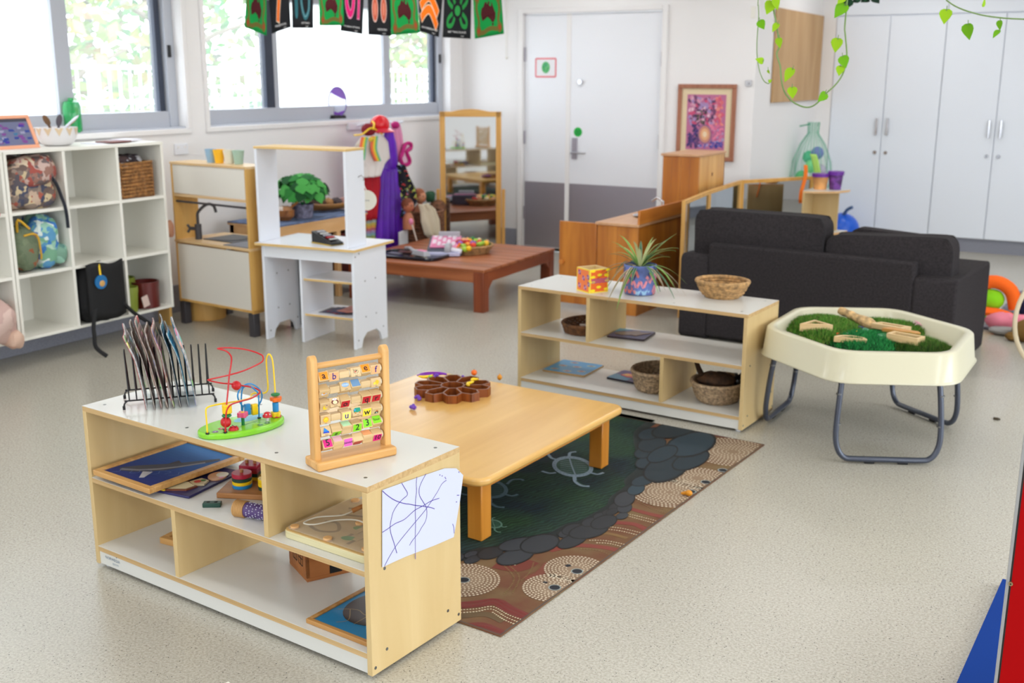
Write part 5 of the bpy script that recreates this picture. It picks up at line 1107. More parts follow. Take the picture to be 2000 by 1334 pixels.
sc_ = thing('toy_scanner', 'silver and pink toy scanner lying on the black tray', 'toy', (-4.60, 6.53, BZ+.022), -.35)
MB().prism([(0, -.03), (.16, -.028), (.17, .03), (.0, .03)], 0, .035, SILV, taper=[(.01, -.02), (.15, -.02), (.155, .02), (.01, .02)]).build('head', sc_, bevel=.004); MB().box(.06, .14, -.018, .018, .035, .040, PK).build('button_panel', sc_, bevel=.002); MB().tube([(.0, 0, .02), (-.1, .03, .03), (-.2, .06, .015)], .013, SILV, n=10).build('handle', sc_)
for k, (lb, cc) in enumerate((('grey', (120, 120, 130)), ('brown', (110, 70, 70)))): tag(MB().box(-.05, .05, -.03, .03, 0, .006, GLOSS, c=cc).build('play_money', loc=(-4.77+.05*k, 6.52+.07*k, BZ+.0125+.0065*k), rot=(0, 0, .3*k)), lb+' play bank note on the left of the black tray', 'play money')
cr = thing('toy_cash_register', 'slate grey and pink toy cash register on the slatted table', 'toy cash register', (-4.50, 6.80, BZ), radians(28))
MB().prism([(-.15, 0), (.13, 0), (.14, .11), (-.12, .05)], -.13, .13, DG, M=Matrix(((0, 0, 1, 0), (1, 0, 0, 0), (0, 1, 0, 0), (0, 0, 0, 1)))).build('body', cr, bevel=.01)
slp = frame((0, -.12, .052), (1, 0, 0), (0, .26, .06)); b_ = MB().box(-.11, .11, .01, .24, 0, .012, PK, M=slp).build('key_panel', cr, bevel=.003)
for i in range(5):
    for j in range(5): MB().box(-.095+.036*i, -.068+.036*i, .03+.04*j, .058+.04*j, .012, .02, mat('key_white', (236, 222, 232), .4) if (i+j) % 3 else PK, M=slp).build('key', b_, bevel=.002)
MB().box(-.06, .10, .08, .11, .10, .15, SILV).build('display', cr, bevel=.005); MB().box(-.12, .12, -.19, -.13, .005, .03, mat('pale_lilac', (196, 196, 226), .4)).build('drawer', cr, bevel=.004)
cm = thing('toy_microphone_scanner', 'silver round toy camera with short white grip on the slatted table', 'toy camera', (U(876, 500, z=BZ))[:], .3)
MB().cyl((-.02, 0, .05), (.02, 0, .05), .048, SILV, n=26).build('ring', cm, bevel=.006); MB().cyl((-.024, 0, .05), (-.0, 0, .05), .028, BLACK, n=20).build('lens', cm); MB().cyl((.02, 0, .05), (.10, .01, .035), .018, mat('white_gloss', (230, 230, 240), .25), n=16).build('grip', cm, bevel=.005)
fb = U(917, 485, z=BZ+.03)
fbk = basket('toy_food_basket', 'shallow round basket of toy fruit and vegetables on the slatted table', (fb.x, fb.y, BZ), .14, .175, .06, WIC, 5, strand=22)
rn = random.Random(21); fc = [('orange', (248, 150, 20)), ('yellow', (250, 200, 40)), ('red', (206, 30, 30)), ('lime green', (160, 200, 60)), ('peach', (240, 170, 120)), ('violet', (150, 90, 190)), ('dark green', (20, 120, 50)), ('crimson', (180, 20, 50)), ('scarlet', (232, 60, 30)), ('cream', (236, 220, 180))]
for k in range(26):
    nm, cc = fc[k % 10]; a_ = 2.4*k; q = .15*(k/26)**.5; m_ = mat('food_'+nm.replace(' ', '_'), cc, .4); P = (fb.x+q*cos(a_), fb.y+q*sin(a_), BZ+.066+.018*(1-k/26)+rn.uniform(-.004, .006)); kind = k % 3
    b_ = MB()
    if kind == 0: b_.sph((0, 0, 0), (.027, .024, .022), m_, n=12).cyl((0, 0, .02), (0, 0, .03), .003, GRN)
    elif kind == 1: b_.tube(smooth([(-.045, .012, 0), (0, -.008, 0), (.045, .012, 0)], 5), [.007+.012*sin(pi*i/10)**.7 for i in range(11)], m_, n=8)
    else: b_.cyl((0, 0, -.012), (0, 0, .012), .026, m_, r1=.02, n=12)
    tag(b_.build('toy_food', loc=P, rot=(rn.uniform(-.5, .5), rn.uniform(-.5, .5), a_)), nm+' toy food piece in the basket on the slatted table, '+('round' if kind == 0 else 'long' if kind == 1 else 'flat')+' one', 'toy food', 'toy food in the basket')
tag(MB().tube(smooth([fb+Vector((-.1, -.15, .02)), fb+Vector((-.05, -.2, -.015)), fb+Vector((-.0, -.185, .02)), fb+Vector((.01, -.15, .06))], 5), .009, ORG, n=8).build('toy_pepper', None), 'orange curved toy hanging over the front rim of the food basket', 'toy food')
tag(MB().sph((0, 0, 0), (.03, .02, .02), mat('food_lime_green'), n=12, noise=.3).sph((.03, 0, .01), (.024, .018, .02), YEL, n=10, noise=.2).build('toy_corn', loc=fb+Vector((.07, -.17, .02))), 'yellow and green toy corn hanging over the right front rim of the basket', 'toy food')

# ------------------------------------------------------------------ standing mirror
ms = thing('standing_mirror', 'tall wood framed tilting mirror on a stand in the room corner', 'mirror', (-5.435, 8.135, 0), YAW)
MW = wood('mirror_pine', (206, 150, 70), (226, 176, 98), 'z', 1, .4, 14); MWX = wood('mirror_pine_x', (206, 150, 70), (226, 176, 98), 'x', 1, .4, 14)
w_ = .545
for x in (0, w_-.048): MB().box(x, x+.048, 0, .025, .09, 1.30, MW).build('stile', ms, bevel=.003)
tp = [(0, 1.255), (w_, 1.255), (w_, 1.30)]+[(w_-w_*k/16, 1.30+.022*max(0, sin(pi*(k-3)/10)) if 3 < k < 13 else 1.30) for k in range(1, 16)]+[(0, 1.30)]
MB().prism(tp, 0, .025, MWX, M=Matrix(((1, 0, 0, 0), (0, 0, -1, .025), (0, 1, 0, 0), (0, 0, 0, 1)))).build('top_rail', ms, bevel=.002)
MB().box(.048, w_-.048, 0, .025, .09, .125, MWX).build('bottom_rail', ms)
MIR = mat('mirror_glass', (205, 208, 210), .03, metal=1)
MB().box(.046, w_-.046, .008, .012, .125, 1.257, MIR).build('mirror_glass', ms)
for x in (-.035, w_+.004): MB().box(x, x+.03, -.01, .035, 0, .62, MW).box(x, x+.03, -.16, .18, 0, .035, MW).build('stand_post', ms, bevel=.003)
MB().box(-.03, w_+.03, .0, .03, .05, .08, MWX).build('stretcher', ms)

# ------------------------------------------------------------------ orange stained play cupboards
oc = thing('play_cupboard', 'low orange stained wooden play cupboard with its door swung open', 'play cupboard', (-3.222, 6.76, 0), radians(-1))
W_, D_, H_ = .31, .86, .632
PL_ = 4
for k in range(PL_):
    MB().box(W_*k/PL_+.0006, W_*(k+1)/PL_-.0006, 0, .018, 0, H_-.02, ORANGEW).build('plank', oc, bevel=.0015)
MB().box(0, W_, D_-.018, D_, 0, H_-.02, ORANGEW).build('end_panel', oc); MB().box(W_-.016, W_, .018, D_-.018, .0, H_-.02, ORANGEW).build('back_panel', oc)
MB().box(-.012, W_+.008, -.012, D_, H_-.02, H_, wood('orange_top', (196, 146, 104), (218, 172, 132), 'y', .9, .4, 12)).build('top', oc, bevel=.004)
MB().box(.018, W_-.016, .018, D_-.018, .05, .065, ORANGEY).build('shelf', oc)
MB().box(W_-.004, W_+.012, -.01, D_-.1, H_+.0, H_+.095, ORANGEY).build('splash_back', oc, bevel=.003)
MB().box(0, .016, .45, D_-.02, .02, H_-.03, ORANGEW).build('front_panel', oc)
dr = MB().box(-.29, -.002, -.012, .008, .04, H_-.012, ORANGEW).build('door', oc, bevel=.003); MB().cyl((-.262, -.012, .335), (-.262, -.035, .335), .014, ORANGEY, r1=.018, n=14).build('knob', dr)
for x, y, lab in ((.2, .42, 'sink'),): MB().lathe([(.0, .002), (.07, .004), (.085, .012), (.09, .014), (.085, .016)], CHROME, 24, M=T(x-.03, y, H_)).build('metal_bowl', oc)
MB().tube([(.25, .55, H_), (.25, .55, H_+.10), (.2, .55, H_+.125), (.16, .55, H_+.10)], .009, CHROME, n=10).build('tap', oc)
tc_ = thing('tall_play_cupboard', 'tall narrow orange stained pine cupboard under the flower picture', 'play cupboard', (-3.155, 7.74, 0), radians(-1))
for k in range(4): MB().box(.0725*k+.0006, .0725*(k+1)-.0006, 0, .018, 0, 1.025, ORANGEW).build('plank', tc_, bevel=.0015)
LP = wood('lighter_orange_pine', (206, 142, 64), (232, 178, 100), 'z', .9, .35, 12, coat=.2)
for k in range(3): MB().box(.272, .29, .018+.175*k, .018+.175*(k+1)-.001, 0, 1.025, LP).build('side_plank', tc_, bevel=.0015)
MB().box(.262, .2905, .26, .30, .86, .90, mat('pine_knot', (120, 60, 24), .5)).build('knot', tc_, bevel=.008)
MB().box(0, .018, .018, .54, 0, 1.025, ORANGEW).box(0, .29, .522, .54, 0, 1.025, ORANGEW).build('carcass', tc_)
MB().box(-.014, .300, -.012, .55, 1.025, 1.043, wood('orange_top', None, None)).build('top', tc_, bevel=.004)

# ------------------------------------------------------------------ folding mirror screen behind the sofa
sp = [U(1335, 392, z=.8), U(1384, 372, z=.8), U(1446, 352, z=.8), U(1588, 344, z=.8)]
for i in range(4): sp[i].z = 0
fs = thing('mirror_screen', 'folding three panel mirror screen with pine frames behind the sofa', 'mirror screen', sp[0][:], 0)
for i in range(3):
    a, b2 = sp[i]-sp[0], sp[i+1]-sp[0]; L_ = (b2-a).length; ang_ = atan2((b2-a).y, (b2-a).x); Mx = T(*a) @ Rz(ang_)
    fr_ = MB()
    for q in (.004, L_-.034): fr_.box(q, q+.03, -.012, .012, 0, .8, MW, M=Mx)
    fr_.box(.034, L_-.034, -.012, .012, .772, .8, MW, M=Mx).box(.034, L_-.034, -.012, .012, .02, .05, MW, M=Mx)
    pf = fr_.build('panel_frame', fs, bevel=.002); MB().box(.03, L_-.03, -.003, .003, .045, .775, MIR, M=Mx).build('mirror_sheet', pf)

# ------------------------------------------------------------------ quarter round shelf, items, net bag, blue bag
qs = thing('corner_shelf', 'small pale wooden quarter round shelf left of the white cupboards', 'shelf', (-2.33, 8.62, 0), 0)
qp = lambda r_: [(0, 0)]+[(r_*cos(radians(a_)), r_*sin(radians(a_))) for a_ in range(-90, 1, 9)]
Q = T(0, .33, 0)
for z_ in (.05, .38, .71): 
    b_ = MB().prism(qp(.30), z_, z_+.016, PINE, M=Q).prism(qp(.3), z_+.016, z_+.0175, WHITE, M=Q); b_.build('shelf_board', qs)
MB().box(0, .016, .03, .33, 0, .71, MAPLE).box(.016, .22, .30, .32, 0, .71, MAPLE).build('back_panel', qs)
def cup(nm, lab, loc, r0, r1, h_, c_, extra=None): 
    t_ = thing(nm, lab, 'tub', loc, 0); MB().lathe([(0, 0), (r0, 0), (r1, h_), (r1-.004, h_), (r0-.003, .006), (0, .006)], c_, 20).build('body', t_)
    if extra: MB().lathe([(r1+.001, h_*.82), (r1+.004, h_*.82), (r1+.005, h_+.004), (r1-.003, h_+.004)], extra, 20).build('rim', t_)
cup('painted_tub', 'orange tub with purple rim on top of the corner shelf, left one', (-2.25, 8.86, .728), .05, .065, .12, mat('tub_orange', (226, 160, 96), .5, var=.3), PURP)
cup('painted_tub', 'purple tub with tan pattern on top of the corner shelf, right one', (-2.14, 8.90, .728), .045, .06, .14, mat('tub_purple', (110, 60, 140), .5, var=.5, vscale=25), PURP)
tag(MB().sph((0, 0, .025), (.055, .035, .027), BLACK, n=14, noise=.3).sph((.03, 0, .035), (.02, .02, .015), GRN, n=8).build('toy_car', loc=(-2.19, 8.80, .398)), 'dark toy lying on the middle board of the corner shelf', 'toy')
tag(MB().grid(lambda u_, v_: (-2.372+.03*u_+.01*sin(6*v_), 8.78-.06*v_, .92-.30*v_), 4, 8, mat('orange_cloth', (240, 120, 30), .8)).build('orange_ribbon', solid=.004), 'orange cloth strip hanging beside the corner shelf', 'cloth')
nb = thing('net_bag', 'pale green net bag of toys hanging on the alcove wall', 'net bag', (-2.70, 10.25, .5), 0)
NETM = mat('green_net', (150, 226, 200), .7, alpha=.15)
MB().lathe([(.04, .02), (.15, .06), (.19, .18), (.17, .34), (.11, .50), (.045, .60), (.03, .64), (.05, .70)], NETM, 28, wob=.06).build('net', nb)
b_ = MB()
for k in range(14):
    a_ = 2*pi*k/14; b_.tube([((r_+.003)*cos(a_+.3*z_), (r_+.003)*sin(a_+.3*z_), z_) for r_, z_ in [(.05, .02), (.15, .06), (.19, .18), (.17, .34), (.11, .50), (.045, .60), (.05, .70)]], .0022, mat('green_cord', (70, 170, 130), .7), n=5)
b_.build('cord', nb)
for k, (x, y, z_, c_) in enumerate(((.05, -.03, .16, (240, 226, 140)), (-.07, -.05, .2, (90, 190, 110)), (.02, -.08, .30, (120, 220, 130)), (-.03, .02, .38, (60, 190, 130)), (.05, 0, .42, (110, 110, 190)), (-.08, .02, .1, (230, 210, 90)), (.09, -.02, .26, (190, 170, 200)))): 
    tag(MB().sph((0, 0, 0), .06, mat('ball_%s' % 'abcdefg'[k], c_, .5), n=14).build('plastic_ball', loc=(-2.70+x, 10.25+y, .5+z_)), ['cream', 'leaf green', 'mint green', 'sea green', 'lilac blue', 'yellow', 'pale mauve'][k]+' ball inside the green net bag', 'ball', 'balls in the net bag')
MB().cyl((-.13, .0, .66), (-.04, 0, .68), .006, mat('green_cord')).build('hook_loop', nb)
sr = mat('lime_scarf', (176, 222, 110), .8); tag(MB().grid(lambda u_, v_: (-2.44+.06*u_+.10*v_, 9.2-.02*u_, .98-.30*v_+.01*sin(9*v_)), 4, 10, sr).build('lime_scarf', solid=.004), 'lime green scarf trailing from the net bag to the corner shelf', 'scarf')
bb_ = thing('hopper_ball', 'bright blue hopper ball with handle behind the sofa', 'ball', (-2.465, 10.616, 0), 0); BB = mat('hopper_blue', (14, 92, 214), .3)
MB().sph((0, 0, .17), .17, BB, n=28).build('body', bb_); MB().tube(smooth([(.02, -.04, .32), (.06, -.08, .38), (.11, -.10, .41)], 4), .016, mat('hopper_grey', (70, 96, 140), .5), n=10).build('handle', bb_)

# ------------------------------------------------------------------ white bag cubbies along the left wall
CX = -5.3; CZ = .157; CH = 1.046; CD = .40
def cubby(y0_, cols, label):
    """cols: y positions of uprights"""
    t_ = thing('bag_cubby', label, 'cubby shelf', (CX, y0_, CZ), radians(90))
    w_ = cols[-1]; rows = (0, .353, .700, CH)
    for c_ in cols: x = min(max(c_-.009, 0), w_-.018); MB().box(x, x+.018, 0, CD, 0, CH-.018, WHITE2).build('upright', t_, bevel=.001)
    MB().box(0, w_, -.002, CD, CH-.018, CH, WHITE2).build('top_board', t_, bevel=.0015)
    for z_ in rows[:-1]:
        for a, b in zip(cols[:-1], cols[1:]): MB().box(a+.009, b-.009, .001, CD, z_ if z_ == 0 else z_-.002, z_+.016, WHITE2).build('shelf_board', t_, bevel=.001)
    MB().box(.018, w_-.018, CD-.006, CD, .016, CH-.018, WHITE2).build('back_panel', t_)
    return t_
cubby(3.735, [0, .379, .753, 1.107], 'white three by three bag cubby unit beside the play kitchen')
cubby(2.615, [0, .37, .74, 1.115], 'white bag cubby unit at the left edge, tablet on top')
LABP = mat('label_paper', (188, 190, 202), .5)
def nametag(y_, z_, w_, txt, lab, x_=CX-.385):
    M_ = frame((x_, y_, z_), (0, 1, 0), (0, 0, 1)); b_ = MB().box(0, w_, 0, .062, 0, .0012, LABP, M=M_)
    for e in ([(0, .004), (w_, .004)], [(0, .058), (w_, .058)], [(.003, 0), (.003, .062)], [(w_-.003, 0), (w_-.003, .062)]): b_.line(e, .002, .0016, (120, 124, 140), M=M_)
    for i in range(7): b_.line([(w_*.32+.012*i, .022+.018*(i % 2)), (w_*.32+.012*i+.008, .036-.010*(i % 2))], .003, .0018, (130, 130, 150), M=M_)
    tag(b_.build('name_label'), lab, 'label')
nametag(U(172, 336, x=CX-.385).y, U(172, 336, x=CX-.385).z, 0.17, '', 'paper name label at the back of the empty top middle cubby')
nametag(U(74, 352, x=CX-.385).y, U(74, 352, x=CX-.385).z, 0.15, '', 'paper name label behind the patterned backpack in the top left cubby')
nametag(U(84, 452, x=CX-.385).y, U(84, 452, x=CX-.385).z, 0.15, '', 'paper name label behind the green bags in the middle left cubby')
def patchmat(key, cols, sc=14):
    if key in MATS: return MATS[key]
    m, t, b = newmat(key); N = t.nodes; L = t.links; b.inputs['Roughness'].default_value = .85
    tc = N.new('ShaderNodeTexCoord'); n = N.new('ShaderNodeTexNoise'); n.inputs['Scale'].default_value = sc*.8; n.inputs['Detail'].default_value = 2
    L.new(tc.outputs['Object'], n.inputs['Vector'])
    ad = N.new('ShaderNodeMixRGB'); ad.inputs[0].default_value = .12; L.new(tc.outputs['Object'], ad.inputs[1]); L.new(n.outputs['Color'], ad.inputs[2])
    v = N.new('ShaderNodeTexVoronoi'); v.inputs['Scale'].default_value = sc*1.6; L.new(ad.outputs[0], v.inputs['Vector'])
    sx = N.new('ShaderNodeSeparateColor'); L.new(v.outputs['Color'], sx.inputs[0])
    r = N.new('ShaderNodeValToRGB'); r.color_ramp.interpolation = 'CONSTANT'; e = r.color_ramp.elements; e[0].color = lin(cols[0]); e[1].position = 1/len(cols); e[1].color = lin(cols[1])
    for i in range(2, len(cols)): x = e.new(i/len(cols)); x.color = lin(cols[i])
    L.new(sx.outputs[0], r.inputs['Fac']); L.new(r.outputs['Color'], b.inputs['Base Color'])
    w = N.new('ShaderNodeBump'); w.inputs['Strength'].default_value = .5; w.inputs['Distance'].default_value = .02; n2 = N.new('ShaderNodeTexNoise'); n2.inputs['Scale'].default_value = 9; L.new(tc.outputs['Object'], n2.inputs['Vector']); L.new(n2.outputs['Fac'], w.inputs['Height']); L.new(w.outputs['Normal'], b.inputs['Normal'])
    MATS[key] = m; return m
def lumpy(nm, parent, c, r, cols, seed, n=26, noise=.12, patch=3, flat=1.0):
    rn = random.Random(seed); b_ = MB(); k = n//2+2; v = []; 
    ph = [rn.uniform(0, 6.28) for _ in range(6)]
    for i in range(k+1):
        th = pi*i/k
        for j in range(n):
            p_ = 2*pi*j/n; w_ = 1+noise*(sin(3*p_+ph[0]+2*th)+.6*sin(5*th+ph[1]+p_)+.4*sin(9*p_+ph[2]))/1.6
            if i in (0, k): w_ = 1
            st_, ct = sin(th), cos(th); s_ = lambda t_: math.copysign(abs(t_)**.75, t_)
            v.append((c[0]+r[0]*w_*s_(st_*cos(p_)), c[1]+r[1]*w_*s_(st_*sin(p_)), c[2]+r[2]*w_*s_(ct)))
    pm_ = patchmat('fabric_%s_%d' % (nm, seed), cols, 18 if len(cols) > 3 else 8)
    b_.add(v, [(i*n+j, (i+1)*n+j, (i+1)*n+(j+1) % n, i*n+(j+1) % n) for i in range(k) for j in range(n)], pm_)
    o_ = b_.build(nm, parent); bm = bmesh.new(); bm.from_mesh(o_.data); bmesh.ops.remove_doubles(bm, verts=bm.verts, dist=.0003); bm.to_mesh(o_.data); bm.free()
    for p in o_.data.polygons: p.use_smooth = True
    return o_
BKW = mat('webbing_dark', (38, 42, 52), .8)
bg_ = thing('patterned_backpack', 'brown grey patterned backpack stuffed in the top left cubby, strap hanging out', 'backpack', (-5.45, 3.93, .875), 0)
lumpy('body', bg_, (0, 0, .13), (.14, .165, .15), [(120, 100, 92), (150, 132, 120), (90, 84, 92), (168, 90, 74), (206, 186, 150), (70, 74, 96), (130, 116, 108), (110, 92, 86), (196, 170, 150)], 3, n=34, patch=2)
lumpy('top_flap', bg_, (.05, .03, .2), (.10, .14, .09), [(150, 110, 98), (196, 170, 160), (110, 96, 96), (160, 80, 70), (214, 196, 170)], 5, n=26, patch=2)
MB().tube(smooth([(.09, .02, .22), (.15, .10, .16), (.16, .14, .05), (.172, .15, -.02), (.17, .155, -.12)], 4), .012, BKW, n=8, squash=.35).build('strap', bg_)
g1 = thing('green_bag', 'olive green bag with yellow zip in the middle left cubby', 'bag', (-5.42, 3.85, .54), 0)
lumpy('body', g1, (0, 0, .12), (.12, .085, .125), [(112, 124, 98), (104, 118, 92), (120, 132, 104), (112, 124, 98), (150, 90, 60)], 7, n=24, patch=2, noise=.08); MB().tube(smooth([(.12, -.04, .2), (.135, .03, .2), (.13, .05, .1), (.12, .055, .06)], 4), .006, mat('mustard', (206, 160, 40), .7), n=6).build('zip', g1)
MB().tube(smooth([(.08, -.05, .22), (.11, -.06, .29), (.12, .0, .235)], 4), .007, mat('mustard'), n=6).build('loop', g1)
g2 = thing('leaf_bag', 'blue green leaf patterned bag beside the olive bag in the cubby', 'bag', (-5.42, 3.985, .54), 0)
lumpy('body', g2, (0, 0, .14), (.11, .085, .15), [(150, 196, 176), (90, 150, 190), (214, 226, 220), (60, 120, 190), (120, 170, 140), (180, 210, 190)], 9, n=28, patch=2); lumpy('side_pocket', g2, (.05, .07, .07), (.06, .05, .06), [(120, 160, 140), (150, 196, 176), (96, 140, 130)], 4, n=16, patch=2)
kb = thing('wicker_box', 'square brown woven box in the top right cubby', 'basket', (CX-.02, 4.51, .875), radians(90))
b_ = MB(); n_ = 20
for k in range(n_):
    z_ = .006+.0107*k; b_.tube([(x+.004*(1 if (i+k) % 2 else -1)*(1 if True else 0)*0, y, z_+.0025*(1 if (i+k) % 2 else -1)) for i, (x, y) in enumerate(rrect(0, .265, 0, .26, .02, 3))], .0062, mat('wicker_tan', (166, 118, 66), .8, bump=.5, bscale=160, var=.3, vscale=45) if k % 2 else mat('wicker_brown', (140, 92, 48), .8, bump=.5, bscale=160, var=.3, vscale=45), n=6, closed=True)
b_.build('woven_side', kb); MB().box(.01, .255, .01, .25, 0, .012, WIC).build('base', kb)
lumpy('contents', None, (CX-.15, 4.66, 1.085), (.09, .10, .045), [(50, 40, 46), (90, 70, 70), (190, 190, 196), (60, 50, 56)], 12, n=18); o = bpy.data.objects.get('contents'); o.name = 'dark_scarf'; tag(o, 'dark folded fabric heaped on top of the square woven box', 'cloth')
bp_ = thing('black_backpack', 'black backpack in the bottom middle cubby with straps hanging to the floor', 'backpack', (-5.36, 4.29, .178), 0); BL2 = mat('black_nylon', (9, 9, 12), .75)
lumpy('body', bp_, (0, 0, .16), (.11, .155, .185), [(9, 9, 12), (12, 12, 15)], 2, n=28, noise=.05)
MB().grid(lambda u_, v_: (.105+.018*sin(pi*u_), -.13+.26*u_, .35-.33*v_+.01*sin(7*u_)), 10, 10, BL2).build('flap', bp_, solid=.012)
MB().tube(smooth([(.11, -.09, .10), (.14, -.14, .0), (.17, -.165, -.06), (.19, -.175, -.12), (.24, -.145, -.172)], 5), .012, BL2, n=8, squash=.35).build('strap', bp_); MB().tube(smooth([(.11, .10, .10), (.14, .16, .02), (.20, .22, -.05), (.27, .25, -.12), (.30, .28, -.172)], 5), .012, BL2, n=8, squash=.35).build('strap', bp_)
tgd = MB().cyl((.128, -.055, .245), (.136, -.055, .245), .042, mat('tag_blue', (30, 110, 170), .4), n=26).sph((.137, -.05, .235), (.003, .02, .018), mat('tag_tan', (206, 160, 90), .5), n=12).build('round_tag', bp_); MB().tube([(.12, -.05, .35), (.13, -.055, .31), (.132, -.055, .285)], .006, YEL, n=6).build('tag_loop', bp_)
def pot(nm, lab, loc, r0, r1, h_, c_, m2=None):
    t_ = thing(nm, lab, 'plant pot', loc, 0); MB().lathe([(0, 0), (r0, 0), (r1*.97, h_*.8), (r1, h_*.8), (r1, h_), (r1-.007, h_), (r0-.004, .01), (0, .01)], c_, 26).build('body', t_); return t_
OLV = mat('olive_ceramic', (132, 146, 52), .35); OXB = mat('oxblood_ceramic', (96, 30, 26), .3)
pot('flower_pot', 'olive green flower pot in front in the bottom right cubby', (-5.36, 4.545, .175), .045, .055, .155, OLV); pot('flower_pot', 'olive green bowl shaped pot behind the other pots in the bottom right cubby', (-5.50, 4.62, .175), .05, .075, .19, OLV)
rp = pot('flower_pot', 'oxblood red flower pot with paper tag in the bottom right cubby', (-5.39, 4.70, .175), .082, .085, .165, OXB); MB().box(.086, .088, -.09, -.04, .04, .11, mat('tag_paper', (214, 190, 180), .6), M=Matrix.Rotation(.25, 4, 'X')).build('paper_tag', rp)
lumpy('pink_toy', None, (-5.34, 3.60, .285), (.12, .105, .12), [(206, 176, 166), (196, 164, 156), (214, 186, 176)], 22, n=24, noise=.18); tag(bpy.data.objects['pink_toy'], 'dusty pink soft cloth bundle in the bottom cubby at the left edge', 'soft toy'); bpy.data.objects['pink_toy'].name = 'soft_bundle'
lumpy('cuff', None, (-5.27, 3.66, .19), (.05, .05, .05), [(214, 180, 160), (206, 160, 140)], 23, n=14); tag(bpy.data.objects['cuff'], 'small pale pink cuff hanging over the bottom cubby board at the left edge', 'soft toy'); bpy.data.objects['cuff'].name = 'soft_cuff'
tag(MB().tube(smooth([(-5.30, 3.58, .90), (-5.29, 3.63, .885), (-5.285, 3.66, .87)], 4), .016, RED, n=8).sph((-5.32, 3.58, .94), (.04, .05, .06), BL2, n=12, noise=.2).build('red_strap'), 'black and red strap in the top cubby at the left edge', 'strap')
CT = CZ+CH
# tablet, bowl, bottle, papers
tb_ = thing('tablet', 'tablet in a peach coloured foam case propped on the cubbies', 'tablet', (-5.43, 3.77, CT), radians(90)); PEA = mat('peach_foam', (236, 168, 134), .6)
TM = Matrix.Rotation(radians(-24), 4, 'X')
b_ = MB()
for q in ((0, .30, 0, .022), (0, .30, .178, .20)): b_.box(q[0], q[1], 0, .022, q[2], q[3], PEA, M=TM)
b_.box(0, .022, 0, .022, .022, .178, PEA, M=TM).box(.278, .30, 0, .022, .022, .178, PEA, M=TM).box(.01, .29, .014, .022, .01, .19, PEA, M=TM); b_.build('case', tb_, bevel=.005)
b_ = MB().box(.02, .28, .006, .014, .02, .18, mat('screen_glass', (60, 64, 84), .15), M=TM); rn = random.Random(4)
Fs_ = TM @ frame((.022, .0055, .022), (1, 0, 0), (0, 0, 1)); b_.flat([(0, 0), (.256, 0), (.256, .156), (0, .156)], 0, GLOSS, (104, 108, 140), Fs_); b_.flat([(0, .138), (.256, .138), (.256, .156), (0, .156)], .0003, GLOSS, (56, 58, 74), Fs_)
for k in range(26): x, y = rn.uniform(.01, .22), rn.uniform(.01, .12); b_.flat([(x, y), (x+rn.uniform(.012, .05), y), (x+.03, y+.014), (x, y+.014)], .0005+.00004*k, GLOSS, rn.choice([(60, 40, 150), (40, 60, 140), (120, 60, 140), (50, 110, 150), (150, 150, 180)]), Fs_)
b_.build('screen', tb_); MB().box(.05, .25, .0, .12, 0, .004, PEA).build('stand_flap', tb_)
bo = thing('serving_bowl', 'white bowl with pale timber diamond pattern holding wooden spoons on the cubbies', 'bowl', (-5.50, 4.235, CT), 0)
b_ = MB().lathe([(0, 0), (.06, 0), (.085, .01), (.112, .05), (.118, .105), (.112, .106), (.105, .05), (.05, .015), (0, .012)], mat('bowl_white', (226, 224, 226), .3), 36).build('body', bo); g = MB()
for k in range(12):
    a_ = 2*pi*k/12; w_ = .115; p = [(.1195*cos(a_-.2), .1195*sin(a_-.2), .103), (.1195*cos(a_+.2), .1195*sin(a_+.2), .103), (.1155*cos(a_), .1155*sin(a_), .058)]
    g.add(p, [(0, 1, 2)], PRINT, None, (214, 190, 156))
g.build('timber_pattern', b_)
def spoon(lab, a, b, c_, r_=.022): 
    o_ = MB().tube([a, (Vector(a)+Vector(b))*.5, b], .007, c_, n=8); d = (Vector(b)-Vector(a)).normalized(); Mx = Matrix.Translation(Vector(b)+d*.02) @ d.to_track_quat('Z', 'Y').to_matrix().to_4x4(); o_.sph((0, 0, 0), (r_, .008, .036), c_, n=12, M=Mx); tag(o_.build('wooden_spoon', loc=(-5.50, 4.235, CT)), lab, 'spoon')
spoon('dark brown horn coloured spoon leaning left in the white bowl', (.0, .0, .02), (.02, -.065, .13), mat('spoon_brown', (116, 84, 54), .4)); spoon('dark grey spoon standing in the white bowl', (0, 0, .02), (.03, .0, .125), mat('spoon_grey', (84, 76, 84), .4))
spoon('white spatula leaning right in the white bowl', (-.03, -.02, .03), (.03, .09, .135), mat('spoon_white', (220, 222, 232), .3), .012); spoon('amber wooden spoon leaning right in the white bowl', (-.04, .0, .03), (0, .10, .12), mat('spoon_amber', (176, 110, 50), .4), .016)
gb = thing('green_bottle', 'translucent green glass bottle standing on the window sill', 'bottle', (-5.79, 4.585, 1.25), 0)
MB().lathe([(0, 0), (.05, 0), (.054, .01), (.054, .165), (.046, .19), (.018, .20), (.016, .215)], mat('green_glass', (0, 170, 84), .05, alpha=.72), 26).build('body', gb)
for k, (y_, cc, w_, lab) in enumerate(((4.42, (226, 226, 236), .20, 'white paper sheets lying on the cubbies right of the bowl'), (4.50, (120, 66, 60), .16, 'dark red brown card lying in front of the white papers'), (4.66, (222, 220, 230), .14, 'folded white paper near the right end of the cubbies'))):
    tag(MB().box(-.13, .0, 0, w_, 0, .004+.003*k, mat('paper_%d' % k, cc, .6)).build('paper_sheet', loc=(-5.40+(0 if k != 1 else .05), y_, CT+.0005+(.0 if k == 0 else .005)), rot=(0, 0, .1*k)), lab, 'paper')

